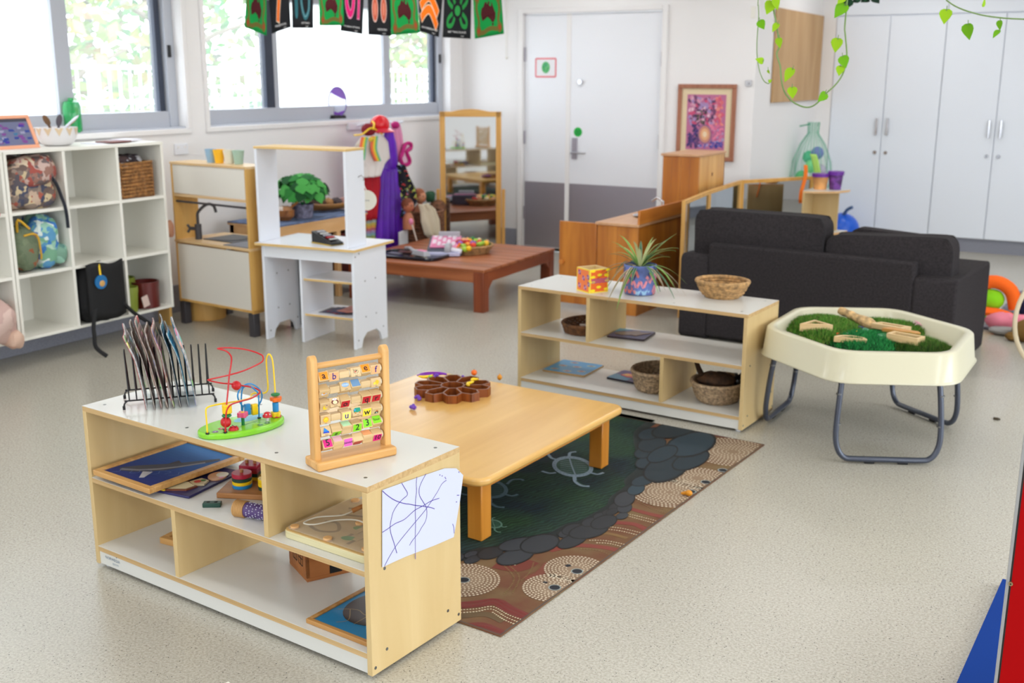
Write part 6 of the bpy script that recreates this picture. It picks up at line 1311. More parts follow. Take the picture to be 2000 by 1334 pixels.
# ------------------------------------------------------------------ play kitchen seen from its back
KF = Fr(-5.43953, 5.02057, -.0952439); KH = 1.064
k_ = thing('play_kitchen', 'small birch and white play kitchen with sink, seen from behind', 'play kitchen', (KF.x, KF.y, 0), KF.th)
CGR = mat('pale_back_panel', (226, 221, 211), .5); DLG = mat('charcoal_plastic', (62, 60, 64), .5); BCT = wood('birch_top', (214, 178, 128), (230, 198, 150), 'x', 1, .4, 14)
for x in (0, .704): MB().box(x, x+.016, 0, .40, .15, .56, BIRCH).box(x, x+.016, 0, .19, .56, KH-.016, BIRCH).build('side_panel', k_, bevel=.001)
for x in (0, .67):
    for y in (0, .35): MB().box(x, x+.05, y, y+.05, 0, .15, DLG).build('leg_extension', k_, bevel=.003)
MB().box(.016, .704, .003, .008, .17, .535, CGR).build('lower_back_panel', k_); MB().box(.016, .704, .003, .008, .865, KH-.018, CGR).build('upper_back_panel', k_)
MB().box(0, .72, 0, .40, .155, .17, BIRCH).build('bottom_board', k_)
MB().box(.016, .704, 0, .19, .845, .861, BCT).build('hood_shelf', k_, bevel=.001); MB().box(-.004, .724, -.003, .20, KH-.016, KH, BCT).build('top_board', k_, bevel=.0015)
MB().box(-.004, .724, -.004, .41, .545, .561, BCT).build('worktop', k_, bevel=.0015)
MB().tube([(.016, .02, .81), (.704, .02, .81)], .007, DLG, n=10).build('towel_rail', k_)
SK = mat('dark_sink', (40, 42, 48), .35)
b_ = MB().box(.15, .44, .10, .36, .561, .566, SK); b_.build('sink_rim', k_, bevel=.002); MB().lathe([(0, .567), (.09, .567), (.11, .5685)], mat('sink_black', (14, 15, 18), .3), 24, M=T(.295, .23, 0)).build('sink_bowl', k_)
MB().box(.46, .70, .01, .36, .561, .566, mat('hob_grey', (104, 106, 116), .45)).build('hob', k_)
MB().cyl((.125, .09, .561), (.125, .09, .66), .022, DLG).tube(smooth([(.125, .09, .65), (.125, .09, .70), (.128, .093, .735), (.155, .12, .775), (.182, .143, .79), (.205, .163, .775), (.214, .17, .735)], 4), .0095, DLG, n=10).build('tap', k_)
b_ = MB().cyl((.125, .09, .63), (.07, .07, .63), .012, DLG); [b_.cyl((.07, .07, .63), (.062+.0*q, .07+.03*cos(q*2.09), .63+.03*sin(q*2.09)), .008, DLG) for q in range(3)]; b_.build('tap_handle', k_)
for k, (a, b, cc, nm) in enumerate(((.285, .10, (150, 186, 214), 'pale blue'), (.362, .10, (250, 190, 40), 'bright yellow'), (.446, .11, (232, 226, 208), 'cream white'), (.520, .12, (166, 196, 180), 'sage green'))):
    p_ = KF(a, b, KH); t_ = thing('plastic_cup', nm+' plastic cup on top of the play kitchen', 'cup', p_[:], 0, 'cups on the play kitchen'); cu = mat('cup_'+nm.replace(' ', '_'), cc, .35)
    MB().lathe([(0, 0), (.026, 0), (.038, .085), (.0355, .085), (.024, .005), (0, .005)], cu, 22).build('body', t_)
# power point, cable
s = thing('power_point', 'white double power point on the wall above the play kitchen', 'power point', (XL+.001, 5.33, 1.075), 0); MB().box(0, .010, -.0, .12, 0, .075, DOORM).build('plate', s, bevel=.003); 
for y in (.03, .09): MB().box(.010, .014, y-.009, y+.009, .045, .062, WALLM).build('switch', s)
s = thing('blind_cord', 'thin white cord hanging on the wall right of the flags', 'cord', (-5.241, YB-.012, 1.77), 0); MB().cyl((0, 0, .0), (0, 0, .95), .003, WHITE2).build('string', s); MB().sph((0, 0, 0), .012, WHITE2).build('weight', s)
# round wooden drum and doll behind the kitchen
s = thing('wooden_drum', 'low round honey wood drum under the left end of the play kitchen', 'stool', (-5.36, 5.12+.0, 0), 0)
b_ = MB(); 
s.location = (-5.42, 5.23, 0); MB().cyl((0, 0, 0), (0, 0, .148), .13, BIRCH, n=32).build('body', s, bevel=.004)
s2 = thing('wooden_upright', 'upright honey wood panel beside the cubbies', 'panel', (-5.55, 4.93, 0), KF.th); MB().box(0, .12, 0, .02, 0, .58, BIRCH).build('board', s2, bevel=.002)
lumpy('hand', None, (-5.47, 5.00, .63), (.035, .03, .055), [(206, 150, 120), (190, 130, 100)], 31, n=14); tag(bpy.data.objects['hand'], 'brown skinned doll arm poking up beside the cubbies', 'doll'); bpy.data.objects['hand'].name = 'doll'

# ------------------------------------------------------------------ white toy market stand
SFR = Fr(-4.638, 4.963, .10073)
w = thing('white_play_stand', 'white open play stand with tall hood frame and maple edges', 'play stand', (SFR.x, SFR.y, 0), SFR.th)
EDG = mat('birch_edge', (226, 190, 124), .5)
def sheet(nm, x0_, x1_, y0_, y1_, z0_, z1_, p=w, m=WHITEB): return MB().box(x0_, x1_, y0_, y1_, z0_, z1_, m).build(nm, p, bevel=.001)
yz = Matrix(((0, 0, 1, 0), (1, 0, 0, 0), (0, 1, 0, 0), (0, 0, 0, 1)))
sp_ = [(0, 0), (.065, 0), (.085, .05), (.13, .082), (.24, .082), (.285, .05), (.305, 0), (.37, 0), (.37, .592), (0, .592)]
for x in (0, .644):
    o_ = MB().prism(sp_, x, x+.016, WHITEB, M=yz).build('side_panel', w)
    for y, z in ((.03, .05), (.32, .08), (.12, .18), (.24, .18), (.12, .40), (.24, .40), (.02, .56), (.06, .575)): MB().cyl((x-.0004, y, z), (x+.0168, y, z), .005, SCREW, n=10).build('screw', o_)
MB().box(-.03, .685, -.03, .43, .594, .609, EDG).box(-.0295, .6845, -.0295, .4295, .609, .6105, WHITEB).build('counter', w, bevel=.002)
sheet('apron', .016, .644, .004, .018, .52, .592); sheet('partition', .25, .266, .03, .37, 0, .592)
for z_ in (.385, .165): MB().box(.266, .644, .05, .35, z_, z_+.012, EDG).box(.267, .643, .052, .35, z_+.012, z_+.0135, WHITEB).build('shelf_board', w)
sheet('back_strip', .016, .05, .35, .365, .02, .59, m=BLACK)
for x in (-.018, .61): sheet('hood_post', x, x+.016, 0, .20, .611, 1.176)
MB().box(-.022, .63, -.004, .205, 1.176, 1.19, EDG).build('hood_top', w, bevel=.002)
MB().tube(smooth([(.627, .13, 1.02), (.645, .14, 1.03), (.655, .15, 1.01), (.648, .15, 1.0)], 3), .003, CHROME, n=8).build('hook', w)
p_ = SFR(.30, .10, .611); cal = thing('toy_till', 'black and silver toy till on the white stand counter', 'toy till', p_[:], SFR.th-.35)
MB().prism([(0, .006), (.20, .006), (.20, .018), (0, .075)], 0, .09, BLACK, M=Matrix(((1, 0, 0, 0), (0, 0, 1, 0), (0, 1, 0, 0), (0, 0, 0, 1)))).build('body', cal, bevel=.004); MB().box(-.002, .19, .0, .10, 0, .008, mat('till_gold', (190, 160, 70), .4)).build('base', cal)
b_ = MB(); 
for i in range(5): b_.box(.03+.03*i, .05+.03*i, .02, .07, .066-.008*i, .074-.0085*i, [SILV, WHITE, SILV, RED, WHITE][i])
b_.build('key_row', cal)
for k in range(7):
    rn = random.Random(k); p_ = SFR(.33+.024*k, .10+.010*(k % 3), .179+.0035*k); 
    tag(MB().box(0, .10, 0, .16, 0, .003, PRINT, c=rn.choice([(150, 60, 60), (60, 60, 90), (200, 196, 200), (110, 110, 120), (186, 120, 110)])).build('leaflet', loc=p_, rot=(0, 0, rn.uniform(-.3, .3))), ['dark', 'red', 'pale', 'grey', 'blue', 'pink', 'striped'][k]+' leaflet in the pile on the bottom shelf of the white stand', 'leaflet', 'leaflets on the white stand')
ov = thing('oval_plaque', 'cream oval plaque hanging by a string at the right of the white stand', 'plaque', U(716, 391, x=-4.12)[:], 0); O_ = Vector((0, 0, 0))
MB().prism(ell(0, 0, .062, .062, 0, 30), 0, .006, mat('plaque_cream', (222, 218, 204), .6), M=frame((0, 0, 0), (.84, .54, 0), (0, 0, 1))).build('disc', ov); MB().tube([(0, 0, .06), (-.03, -.02, .15)], .0022, WHITE2, n=5).tube([(.0, .0, .06), (-.035, -.02, .15)], .0022, WHITE2, n=5).build('string', ov)
MB().text('love', .022, frame((0, 0, 0), (.84, .54, 0), (0, 0, 1)) @ T(0, 0, .0066), mat('ink_grey', (120, 120, 120), .6)).build('lettering', ov)

# ------------------------------------------------------------------ pine bench with blue top and what stands on it
be = thing('pine_bench', 'pine storage bench with mottled blue top against the window wall', 'bench', (-5.10, 5.64, 0), radians(90))
L_, D_, H_ = .965, .46, .60
PZ = wood('pine_z', (212, 164, 108), (232, 192, 140), 'z', 1, .5, 12)
for x in (0, .30, .62, L_-.04):
    for y in (0, D_-.04): MB().box(x, x+.04, y, y+.04, 0, H_-.02, PZ).build('leg', be, bevel=.002)
MB().box(.0, L_, -.004, .016, H_-.11, H_-.02, PINE).build('front_rail', be, bevel=.002); MB().box(0, .018, 0, D_, .06, H_-.02, wood('pine_end', (206, 156, 98), (226, 182, 128), 'z', 1, .5, 14)).build('end_panel', be); MB().box(L_-.018, L_, 0, D_, .06, H_-.02, PZ).build('end_panel', be)
MB().box(-.01, L_+.01, -.012, D_+.01, H_-.02, H_-.008, PINE).build('top_board', be); MB().box(-.012, L_+.012, -.014, D_+.01, H_-.008, H_+.002, mat('blue_mottled', (92, 110, 146), .8, var=.35, vscale=18)).build('blue_cover', be, bevel=.002)
MB().box(.02, L_-.02, .02, D_-.02, .10, .115, PINE).build('lower_shelf', be)
MB().box(.02, L_-.02, D_-.02, D_-.01, .1, H_-.02, mat('dark_back', (70, 52, 44), .7)).build('back_panel', be)
def bin_(lab, x0_, x1_, z0_, z1_, m_): o_ = MB().box(x0_, x1_, .03, D_-.05, z0_, z0_+.005, m_).box(x0_, x1_, .03, .036, z0_, z1_, m_).box(x0_, x1_, D_-.056, D_-.05, z0_, z1_, m_).box(x0_, x0_+.006, .03, D_-.05, z0_, z1_, m_).box(x1_-.006, x1_, .03, D_-.05, z0_, z1_, m_).box(x0_-.01, x1_+.01, .022, D_-.04, z1_-.012, z1_, m_).build('storage_bin', loc=(-5.10, 5.64, 0), rot=(0, 0, radians(90)), bevel=.002); tag(o_, lab, 'bin')
bin_('translucent white storage bin inside the pine bench', .35, .60, .34, .46, mat('bin_white', (214, 216, 226), .4)); bin_('pink storage bin low in the pine bench', .05, .29, .12, .34, mat('bin_pink', (226, 110, 160), .4)); bin_('maroon storage bin at the right end of the pine bench', .67, .87, .12, .46, mat('bin_maroon', (84, 24, 24), .5))
pc = U(592, 425, z=.603); pg = thing('basil_plant', 'bushy bright green leafy plant in a grey pot on the blue bench top', 'potted plant', (pc.x, pc.y, .603), 0)
MB().lathe([(0, 0), (.068, 0), (.08, .10), (.075, .10), (.064, .01), (0, .01)], mat('mottled_pot', (120, 118, 140), .6, var=.4, vscale=30), 24).build('pot', pg)
LG = [(38, 120, 48), (26, 96, 40), (70, 156, 70), (50, 138, 56), (22, 80, 36)]
def leafmesh(b_, c, d, up_, L_, w_, cc, m=CLOTH, fold=.25, heart=False):
    d = Vector(d).normalized(); s_ = d.cross(Vector(up_)); s_ = s_.normalized() if s_.length > 1e-4 else Vector((1, 0, 0)); nn = s_.cross(d)
    pr = [(0, .0), (.12, .72), (.3, 1.0), (.5, .92), (.75, .5), (1, 0)] if not heart else [(.06, 0), (-.08, .45), (.05, .9), (.28, 1), (.55, .72), (.8, .32), (1, 0)]
    v = [c+d*L_*t_ for t_, _ in pr]; n_ = len(pr)
    v += [c+d*L_*t_+s_*w_*q+nn*w_*fold*q for t_, q in pr]+[c+d*L_*t_-s_*w_*q+nn*w_*fold*q for t_, q in pr]
    f = []
    for i in range(n_-1): f += [(i, i+1, n_+i+1, n_+i), (i+1, i, 2*n_+i, 2*n_+i+1)]
    b_.add(v, f, m, None, cc)
rn = random.Random(33)
for k in range(230):
    a_, e_ = rn.uniform(0, 6.28), rn.uniform(-.25, 1.45); r_ = rn.uniform(.55, 1.0); c_ = Vector((.21*r_*cos(a_)*cos(e_), .21*r_*sin(a_)*cos(e_), .19+.13*r_*sin(e_)))
    out_ = Vector((cos(a_)*cos(e_), sin(a_)*cos(e_), sin(e_)+.25)); dn_ = Vector((rn.uniform(-.5, .5), rn.uniform(-.5, .5), -1))+out_*.55; dn_ -= out_*dn_.dot(out_)*.6
    b_ = MB(); leafmesh(b_, c_-dn_.normalized()*.035, dn_, dn_.cross(out_).cross(dn_), .085, .044, rn.choice(LG), fold=-.25); b_.build('leaf', pg)
b_ = MB(); [b_.tube([(0, 0, .09), (.04*cos(q), .04*sin(q), .16), (.10*cos(q), .1*sin(q), .24)], .004, GRN, n=5) for q in range(6)]; b_.build('stem', pg)
bw_ = U(556, 430, z=.603); wb2 = thing('wooden_bowl', 'dark turned wooden bowl with twigs at the left end of the blue bench top', 'bowl', (bw_.x, bw_.y, .603), 0)
MB().lathe([(0, 0), (.04, 0), (.07, .03), (.074, .075), (.068, .075), (.062, .035), (.03, .02), (0, .018)], wood('bowl_wood', (88, 44, 22), (196, 130, 70), 'x', 1, .3, 10), 28).build('body', wb2)
lumpy('filling', wb2, (0, 0, .07), (.055, .055, .03), [(206, 176, 150), (220, 206, 196), (180, 130, 90)], 6, n=16); MB().tube([(.03, .02, .08), (.10, .10, .16)], .008, mat('spoon_amber'), n=8).build('twig', wb2)
dd = U(642, 412, z=.603); bo2 = thing('timber_dish', 'long wooden dish of pine cones at the right end of the blue bench top', 'dish', (dd.x, dd.y, .603), radians(70))
b_ = MB().grid(lambda u_, v_: ((u_-.5)*.40, (v_-.5)*.17*(1-.75*(2*u_-1)**2)**.5 if abs(2*u_-1) < 1 else 0, .008+.05*(2*v_-1)**2+.02*(2*u_-1)**2), 14, 8, wood('dish_wood', (120, 76, 34), (176, 124, 62), 'x', 1, .4, 14)); b_.build('body', bo2, solid=.008)
for k in range(5):
    nm = ['dark pine cone at the left end', 'dark pine cone left of centre', 'tan seed pod in the middle', 'grey brown pod right of centre', 'pinkish shell at the right end'][k]
    o_ = MB().sph((0, 0, 0), (.05, .036, .034), mat('cone_%d' % k, [(60, 36, 24), (80, 50, 34), (160, 116, 70), (74, 62, 66), (176, 130, 120)][k], .8, bump=.8, bscale=60), n=14, noise=.25, seed=k).build('pine_cone', loc=T(dd.x, dd.y, .603) @ Rz(radians(70)) @ Vector((-.14+.07*k, .0, .065)), rot=(0, 0, k)); tag(o_, nm+' of the long wooden dish', 'pine cone', 'cones in the wooden dish')

# ------------------------------------------------------------------ dress up clothes on wall pegs
def drape(nm, parent, rows, X, m, fold=.012, nf=5, n=28, solid=.006, seed=0, bulge=.0):
    """rows: (py, px_left, px_right) read off on the vertical plane x=X"""
    R = [(U((a+b)/2, py, x=X).z, U(a, py, x=X).y, U(b, py, x=X).y) for py, a, b in rows]
    nr = 6*(len(R)-1); rn = random.Random(seed); ph = rn.uniform(0, 6)
    def fn(u_, v_):
        q = v_*(len(R)-1); i = min(int(q), len(R)-2); t_ = q-i; z = R[i][0]+(R[i+1][0]-R[i][0])*t_; a = R[i][1]+(R[i+1][1]-R[i][1])*t_; b = R[i][2]+(R[i+1][2]-R[i][2])*t_
        return (X+fold*(.4+.6*v_)*sin(u_*nf*2*pi+ph+.6*sin(v_*5))+bulge*sin(pi*u_), a+(b-a)*u_, z)
    return MB().grid(fn, n, nr, m).build(nm, parent, solid=solid, ang=80)
PG = thing('peg_rail', 'short white peg rail holding the dress up clothes', 'rail', (XL+.001, 7.2, 1.17), 0)
MB().box(0, .02, 0, .75, 0, .06, DOORM).build('rail', PG, bevel=.003)
for y in (.12, .26, .50, .66): MB().cyl((.02, y, .03), (.10, y, .05), .010, DOORM).build('peg', PG)
PURF = mat('purple_satin', (98, 16, 184), .45, var=.2, vscale=5); REDF = mat('red_felt', (180, 12, 34), .8); SHIRT = mat('shirt_white', (232, 226, 222), .85); NAVY = patchmat('star_print', [(16, 16, 28), (18, 18, 32), (14, 14, 24), (20, 20, 36), (16, 16, 28), (18, 18, 26), (14, 14, 22), (200, 60, 60), (18, 18, 30), (16, 16, 26), (190, 200, 90), (16, 16, 28), (18, 18, 26), (120, 150, 190), (15, 15, 26)], 26)
pd = thing('purple_dress', 'long bright purple dress hanging from the wall pegs', 'dress', (0, 0, 0), 0)
drape('bodice', pd, [(255, 752, 766), (280, 748, 774), (310, 745, 778), (332, 744, 778)], -5.40, PURF, .008, 2, bulge=.03); drape('skirt', pd, [(330, 744, 778), (380, 742, 782), (430, 738, 785), (470, 735, 787), (492, 752, 787)], -5.38, PURF, .022, 5, n=40, bulge=.04)
sh = thing('rainbow_shirt', 'white dress up shirt with rainbow braces and bow tie on a yellow hanger', 'shirt', (0, 0, 0), 0)
drape('body', sh, [(266, 706, 748), (280, 694, 758), (312, 698, 762), (322, 706, 752), (345, 708, 742)], -5.34, SHIRT, .008, 4, bulge=.04)
def stripes(pts, X, w_, cols=((240, 110, 80), (246, 160, 60), (250, 220, 70), (150, 200, 90), (110, 190, 170)), nm='brace', p=sh):
    for k, c_ in enumerate(cols): 
        P_ = [U(a+(k-2)*w_, b, x=X) for a, b in pts]; MB().tube(smooth(P_, 3), .0078, mat('stripe_%d_%d_%d' % c_, c_, .8), n=6).build(nm, p)
stripes([(712, 268), (709, 285), (708, 298), (706, 312)], -5.275, 2.4); stripes([(732, 266), (730, 284), (731, 296), (738, 314)], -5.275, 2.4)
MB().sph(U(725, 272, x=-5.26), (.012, .035, .02), mat('bow_yellow', (226, 190, 60), .7), n=12).build('bow_tie', sh)
HY = mat('hanger_yellow', (250, 206, 40), .4); MB().tube(smooth([U(692, 264, x=-5.36), U(708, 262, x=-5.36), U(726, 250, x=-5.34), U(746, 262, x=-5.36)], 4), .007, HY, n=8).tube(smooth([U(729, 252, x=-5.33), U(731, 242, x=-5.36), U(727, 237, x=-5.4)], 3), .008, HY, n=8).build('hanger', sh)
rt = thing('red_trousers', 'red dress up trousers hanging below the white shirt', 'trousers', (0, 0, 0), 0); drape('legs', rt, [(318, 706, 742), (370, 706, 744), (430, 708, 738)], -5.37, REDF, .012, 3)
st2 = thing('striped_cloth', 'pastel rainbow striped cloth below the red trousers', 'cloth', (0, 0, 0), 0)
for k, c_ in enumerate(((180, 196, 190), (214, 200, 100), (230, 170, 80), (200, 110, 120), (170, 150, 190), (140, 180, 190), (160, 180, 110), (214, 190, 90))): drape('stripe', st2, [(430+5*k, 716, 736), (435.4+5*k, 716, 736)], -5.40, mat('past_%d' % k, c_, .85), .008, 2, n=10)
rh = thing('red_hat', 'shiny red plastic hat on top of the dress up clothes', 'hat', U(742, 243, x=-5.38)[:], 0)
MB().sph((0, 0, 0), (.075, .085, .075), mat('hat_red', (226, 24, 40), .25), n=24).build('crown', rh); MB().lathe([(.08, -.03), (.12, -.055), (.118, -.06), (.078, -.036)], mat('hat_coral', (226, 60, 80), .3), 28).build('brim', rh)
tag(MB().sph((0, 0, 0), (.06, .06, .05), mat('wine_felt', (130, 10, 30), .8), n=16, noise=.1).build('dark_red_hat', loc=U(720, 253, x=-5.40)), 'dark red felt hat behind the yellow hanger', 'hat')
pw = thing('pink_wings', 'pale pink costume with magenta trimmed wing loop hanging on the last peg', 'costume', (0, 0, 0), 0)
PKF = mat('pink_tulle', (230, 150, 190), .8); drape('dress', pw, [(244, 766, 782), (262, 764, 786), (290, 768, 790), (316, 776, 792)], -5.44, PKF, .010, 3)
MB().tube(smooth([U(a, b, x=-5.40) for a, b in ((786, 300), (792, 282), (802, 281), (802, 290), (794, 297), (800, 312), (798, 320), (788, 322), (782, 310), (786, 300))], 4), .017, mat('magenta_trim', (190, 20, 120), .6), n=8, closed=False).build('wing_trim', pw)
drape('wing', pw, [(286, 790, 800), (300, 787, 796), (318, 785, 798)], -5.41, mat('pale_wing', (226, 190, 210), .7), .004, 1, n=8)
MB().sph(U(772, 244, x=-5.42), (.03, .05, .03), mat('magenta_trim'), n=12, noise=.2).build('ribbon', pw)
nb2 = thing('star_print_bag', 'black cape with bright printed shapes hanging beside the purple dress', 'cape', (0, 0, 0), 0); drape('cape', nb2, [(322, 776, 784), (345, 776, 796), (370, 778, 812), (392, 778, 815), (425, 780, 790)], -5.36, NAVY, .014, 2, bulge=.05)
tub = thing('brown_hamper', 'tall brown woven hamper with dolls and cream cloth near the mirror', 'basket', (-5.36, 7.70, 0), 0)
b_ = MB(); WB = mat('hamper_brown', (132, 88, 62), .8, bump=.5, bscale=150, var=.35, vscale=40)
for k in range(20): b_.tube([((.20+.003*(1 if (i+k) % 2 else -1))*cos(2*pi*i/48), (.20+.003*(1 if (i+k) % 2 else -1))*sin(2*pi*i/48), .012+.0245*k) for i in range(48)], .0135, WB, n=6, closed=True)
b_.build('woven_side', tub); MB().cyl((0, 0, 0), (0, 0, .02), .19, WB, n=24).build('base', tub)
def doll(lab, c_, skin, hair, s_=1):
    t_ = thing('doll', lab, 'doll', c_, 0); h_ = MB().sph((0, 0, 0), (.05*s_, .048*s_, .055*s_), skin, n=18).sph((.045*s_, 0, -.008), (.012*s_, .009*s_, .008*s_), skin, n=8).sph((0, .047*s_, -.005), (.008, .006, .012), skin, n=6).sph((0, -.047*s_, -.005), (.008, .006, .012), skin, n=6).build('head', t_)
    b_ = MB(); [b_.sph((.044*s_, q*.018*s_, .006), (.006, .006, .006), BLACK, n=6) for q in (-1, 1)]; b_.sph((.046*s_, 0, -.028*s_), (.005, .012, .004), RED, n=6); b_.build('face', h_)
    MB().sph((-.008*s_, 0, .012*s_), (.052*s_, .052*s_, .053*s_), hair, n=16, noise=.08).build('hair', t_); MB().lathe([(.05*s_, -.19*s_), (.05*s_, -.12*s_), (.035*s_, -.075*s_), (.015*s_, -.05*s_), (.015*s_, -.03*s_)], mat('doll_body_%d' % int(s_*100), (186, 116, 84), .5), 14).build('torso', t_)
doll('brown skinned doll head at the left of the woven hamper', U(797, 402, x=-5.2)[:], mat('doll_skin', (186, 112, 80), .4), mat('doll_hair', (120, 62, 36), .7)); doll('doll with tan hair in the middle of the woven hamper', U(820, 384, x=-5.36)[:], mat('doll_skin2', (206, 140, 104), .4), mat('doll_hair2', (150, 84, 50), .7), 1.1)
cb = thing('cream_cloth', 'cream soft cloth hanging over the right side of the woven hamper', 'cloth', (0, 0, 0), 0); drape('cloth', cb, [(398, 818, 834), (410, 822, 850), (430, 824, 858), (455, 832, 858), (468, 846, 858)], -5.14, mat('cream_fleece', (226, 216, 192), .9), .02, 3, bulge=.03)
tag(MB().sph((0, 0, 0), (.05, .05, .05), mat('dark_leaf', (30, 80, 50), .6), n=12, noise=.3).build('green_puppet', loc=U(840, 384, x=-5.45)), 'dark green puppet behind the woven hamper', 'puppet')
tag(MB().sph((0, 0, 0), (.07, .10, .07), WB, n=14, noise=.05).build('brown_bundle', loc=U(855, 405, x=-5.45)), 'brown bundle between the hamper and the mirror stand', 'bundle')
ch = thing('white_stool', 'small white plastic stool behind the slatted table', 'stool', (-5.12, 7.28, 0), .3); MB().prism(rrect(-.12, .12, -.12, .12, .03), .22, .25, mat('stool_white', (214, 216, 220), .4)).box(-.11, -.09, -.10, .10, .25, .37, mat('stool_white')).build('seat', ch, bevel=.006)
for x in (-.09, .09):
    for y in (-.09, .09): MB().cyl((x, y, 0), (x*.85, y*.85, .22), .014, mat('stool_white')).build('leg', ch)
wd = thing('toy_wand', 'white toy wand with pink tip standing behind the cash register', 'wand', (0, 0, 0), 0); a_, b2 = U(814, 470, x=-4.95), U(803, 433, x=-4.95); MB().cyl(a_, b2, .006, WHITE2).build('stick', wd); MB().sph(b2, (.018, .018, .026), PK, n=12).build('tip', wd)

# ------------------------------------------------------------------ sill ornament
so_ = thing('glass_ornament', 'oval purple and clear glass ornament on a black base on the window sill', 'ornament', (XL-.062, 7.17, 1.25), 0)
BB_ = MB().prism([(-.03, -.085), (.03, -.085), (.03, .085), (-.03, .085)], 0, .04, BLACK, taper=[(-.022, -.07), (.022, -.07), (.022, .07), (-.022, .07)]).build('base', so_, bevel=.003)
VG = mat('violet_glass', (130, 70, 190), .05, alpha=.78); CG = mat('clear_crystal', (226, 234, 250), .03, alpha=.35)
F_ = frame((0, 0, 0), (.74, .67, 0), (0, 0, 1)); E_ = lambda r1_, r2_, a, b: [(r1_*cos(radians(q)), .145+r2_*sin(radians(q))) for q in range(a, b+1, 10)]
MB().prism(E_(.072, .118, -90, 270)[:-1], -.008, .008, CG, M=F_).build('clear_oval', so_, bevel=.003)
MB().prism(E_(.070, .116, 10, 140)+[(-.02, .20), (.04, .17)], -.0095, .0095, VG, M=F_).prism(E_(.070, .116, 215, 325)+[(.03, .07), (0, .06), (-.03, .07)], -.0095, .0095, VG, M=F_).build('violet_inlay', so_)
MB().tube([F_ @ Vector((x, y, 0)) for x, y in E_(.073, .119, 0, 350)], .005, mat('violet_rim', (90, 50, 150), .2), n=6, closed=True).build('rim', so_)

# ------------------------------------------------------------------ flag bunting
A0 = Vector((-5.5, 5.864, 0)); A1 = Vector((-4.1, 6.987, 0)); fd = (A1-A0).normalized(); fn_ = Vector((fd.y, -fd.x, 0))   # normal towards us
def UV(px, py): d = ray(px, py); o = Vector((0, 0, CAMH)); t_ = (A0-o).dot(fn_)/d.dot(fn_); p = o+d*t_; return (p-A0).dot(fd), p.z
zs = 2.262
bs = thing('bunting_string', 'thin string the flag bunting hangs from', 'string', A0[:], atan2(fd.y, fd.x)); MB().cyl((-.1, .0, zs), (2.1, .0, zs), .003, WHITE2).build('string', bs)
FB, FG = (16, 18, 24), (0, 150, 66); MAR = (74, 8, 18); TAN = (110, 100, 40)
AUS = [(-.50, -.05), (-.44, .18), (-.30, .26), (-.20, .42), (-.10, .46), (-.02, .34), (.06, .50), (.14, .44), (.10, .30), (.22, .24), (.28, .46), (.34, .30), (.42, .14), (.52, -.06), (.48, -.28), (.36, -.44), (.24, -.42), (.12, -.28), (-.06, -.18), (-.24, -.28), (-.42, -.34), (-.46, -.20)]
flags = [('green flag with map silhouette at the left end of the bunting', 'g', 486, 522, 477, 521, 53, 70, .5, ''), ('black flag with orange paddle shape, second from left on the bunting', 'stick', 524, 565, 531, 568, 66, 53, .7, 'FIRESTICK'), ('black flag with teal loops, third from left on the bunting', 'loop', 571, 613, 571, 612, 55, 55, 1, 'MAN SITTING'),
 ('green flag with map silhouette, third flag left of the black flag with clapsticks', 'g', 624, 670, 624, 672, 50, 50, 1, ''), ('black flag with magenta loop and bar on the bunting', 'pink', 673, 713, 665, 708, 60, 67, 1, 'WOMAN SITTING'), ('black flag with two salmon ovals on the bunting', 'clap', 719, 763, 719, 764, 68, 70, 1, 'CLAPSTICKS'),
 ('green flag with map silhouette between the clapstick and boomerang flags', 'g', 762, 810, 764, 820, 69, 64, 1, ''), ('black flag with two orange boomerangs on the bunting', 'boom', 816, 868, 820, 857, 61, 73, 1, 'BOOMERANGS'), ('black flag with green circle and four loops on the bunting', 'meet', 869, 921, 864, 919, 73, 76, 1, 'MEETING PLACE'), ('green flag with map silhouette at the right end of the bunting', 'g', 923, 977, 927, 984, 76, 66, 1, '')]
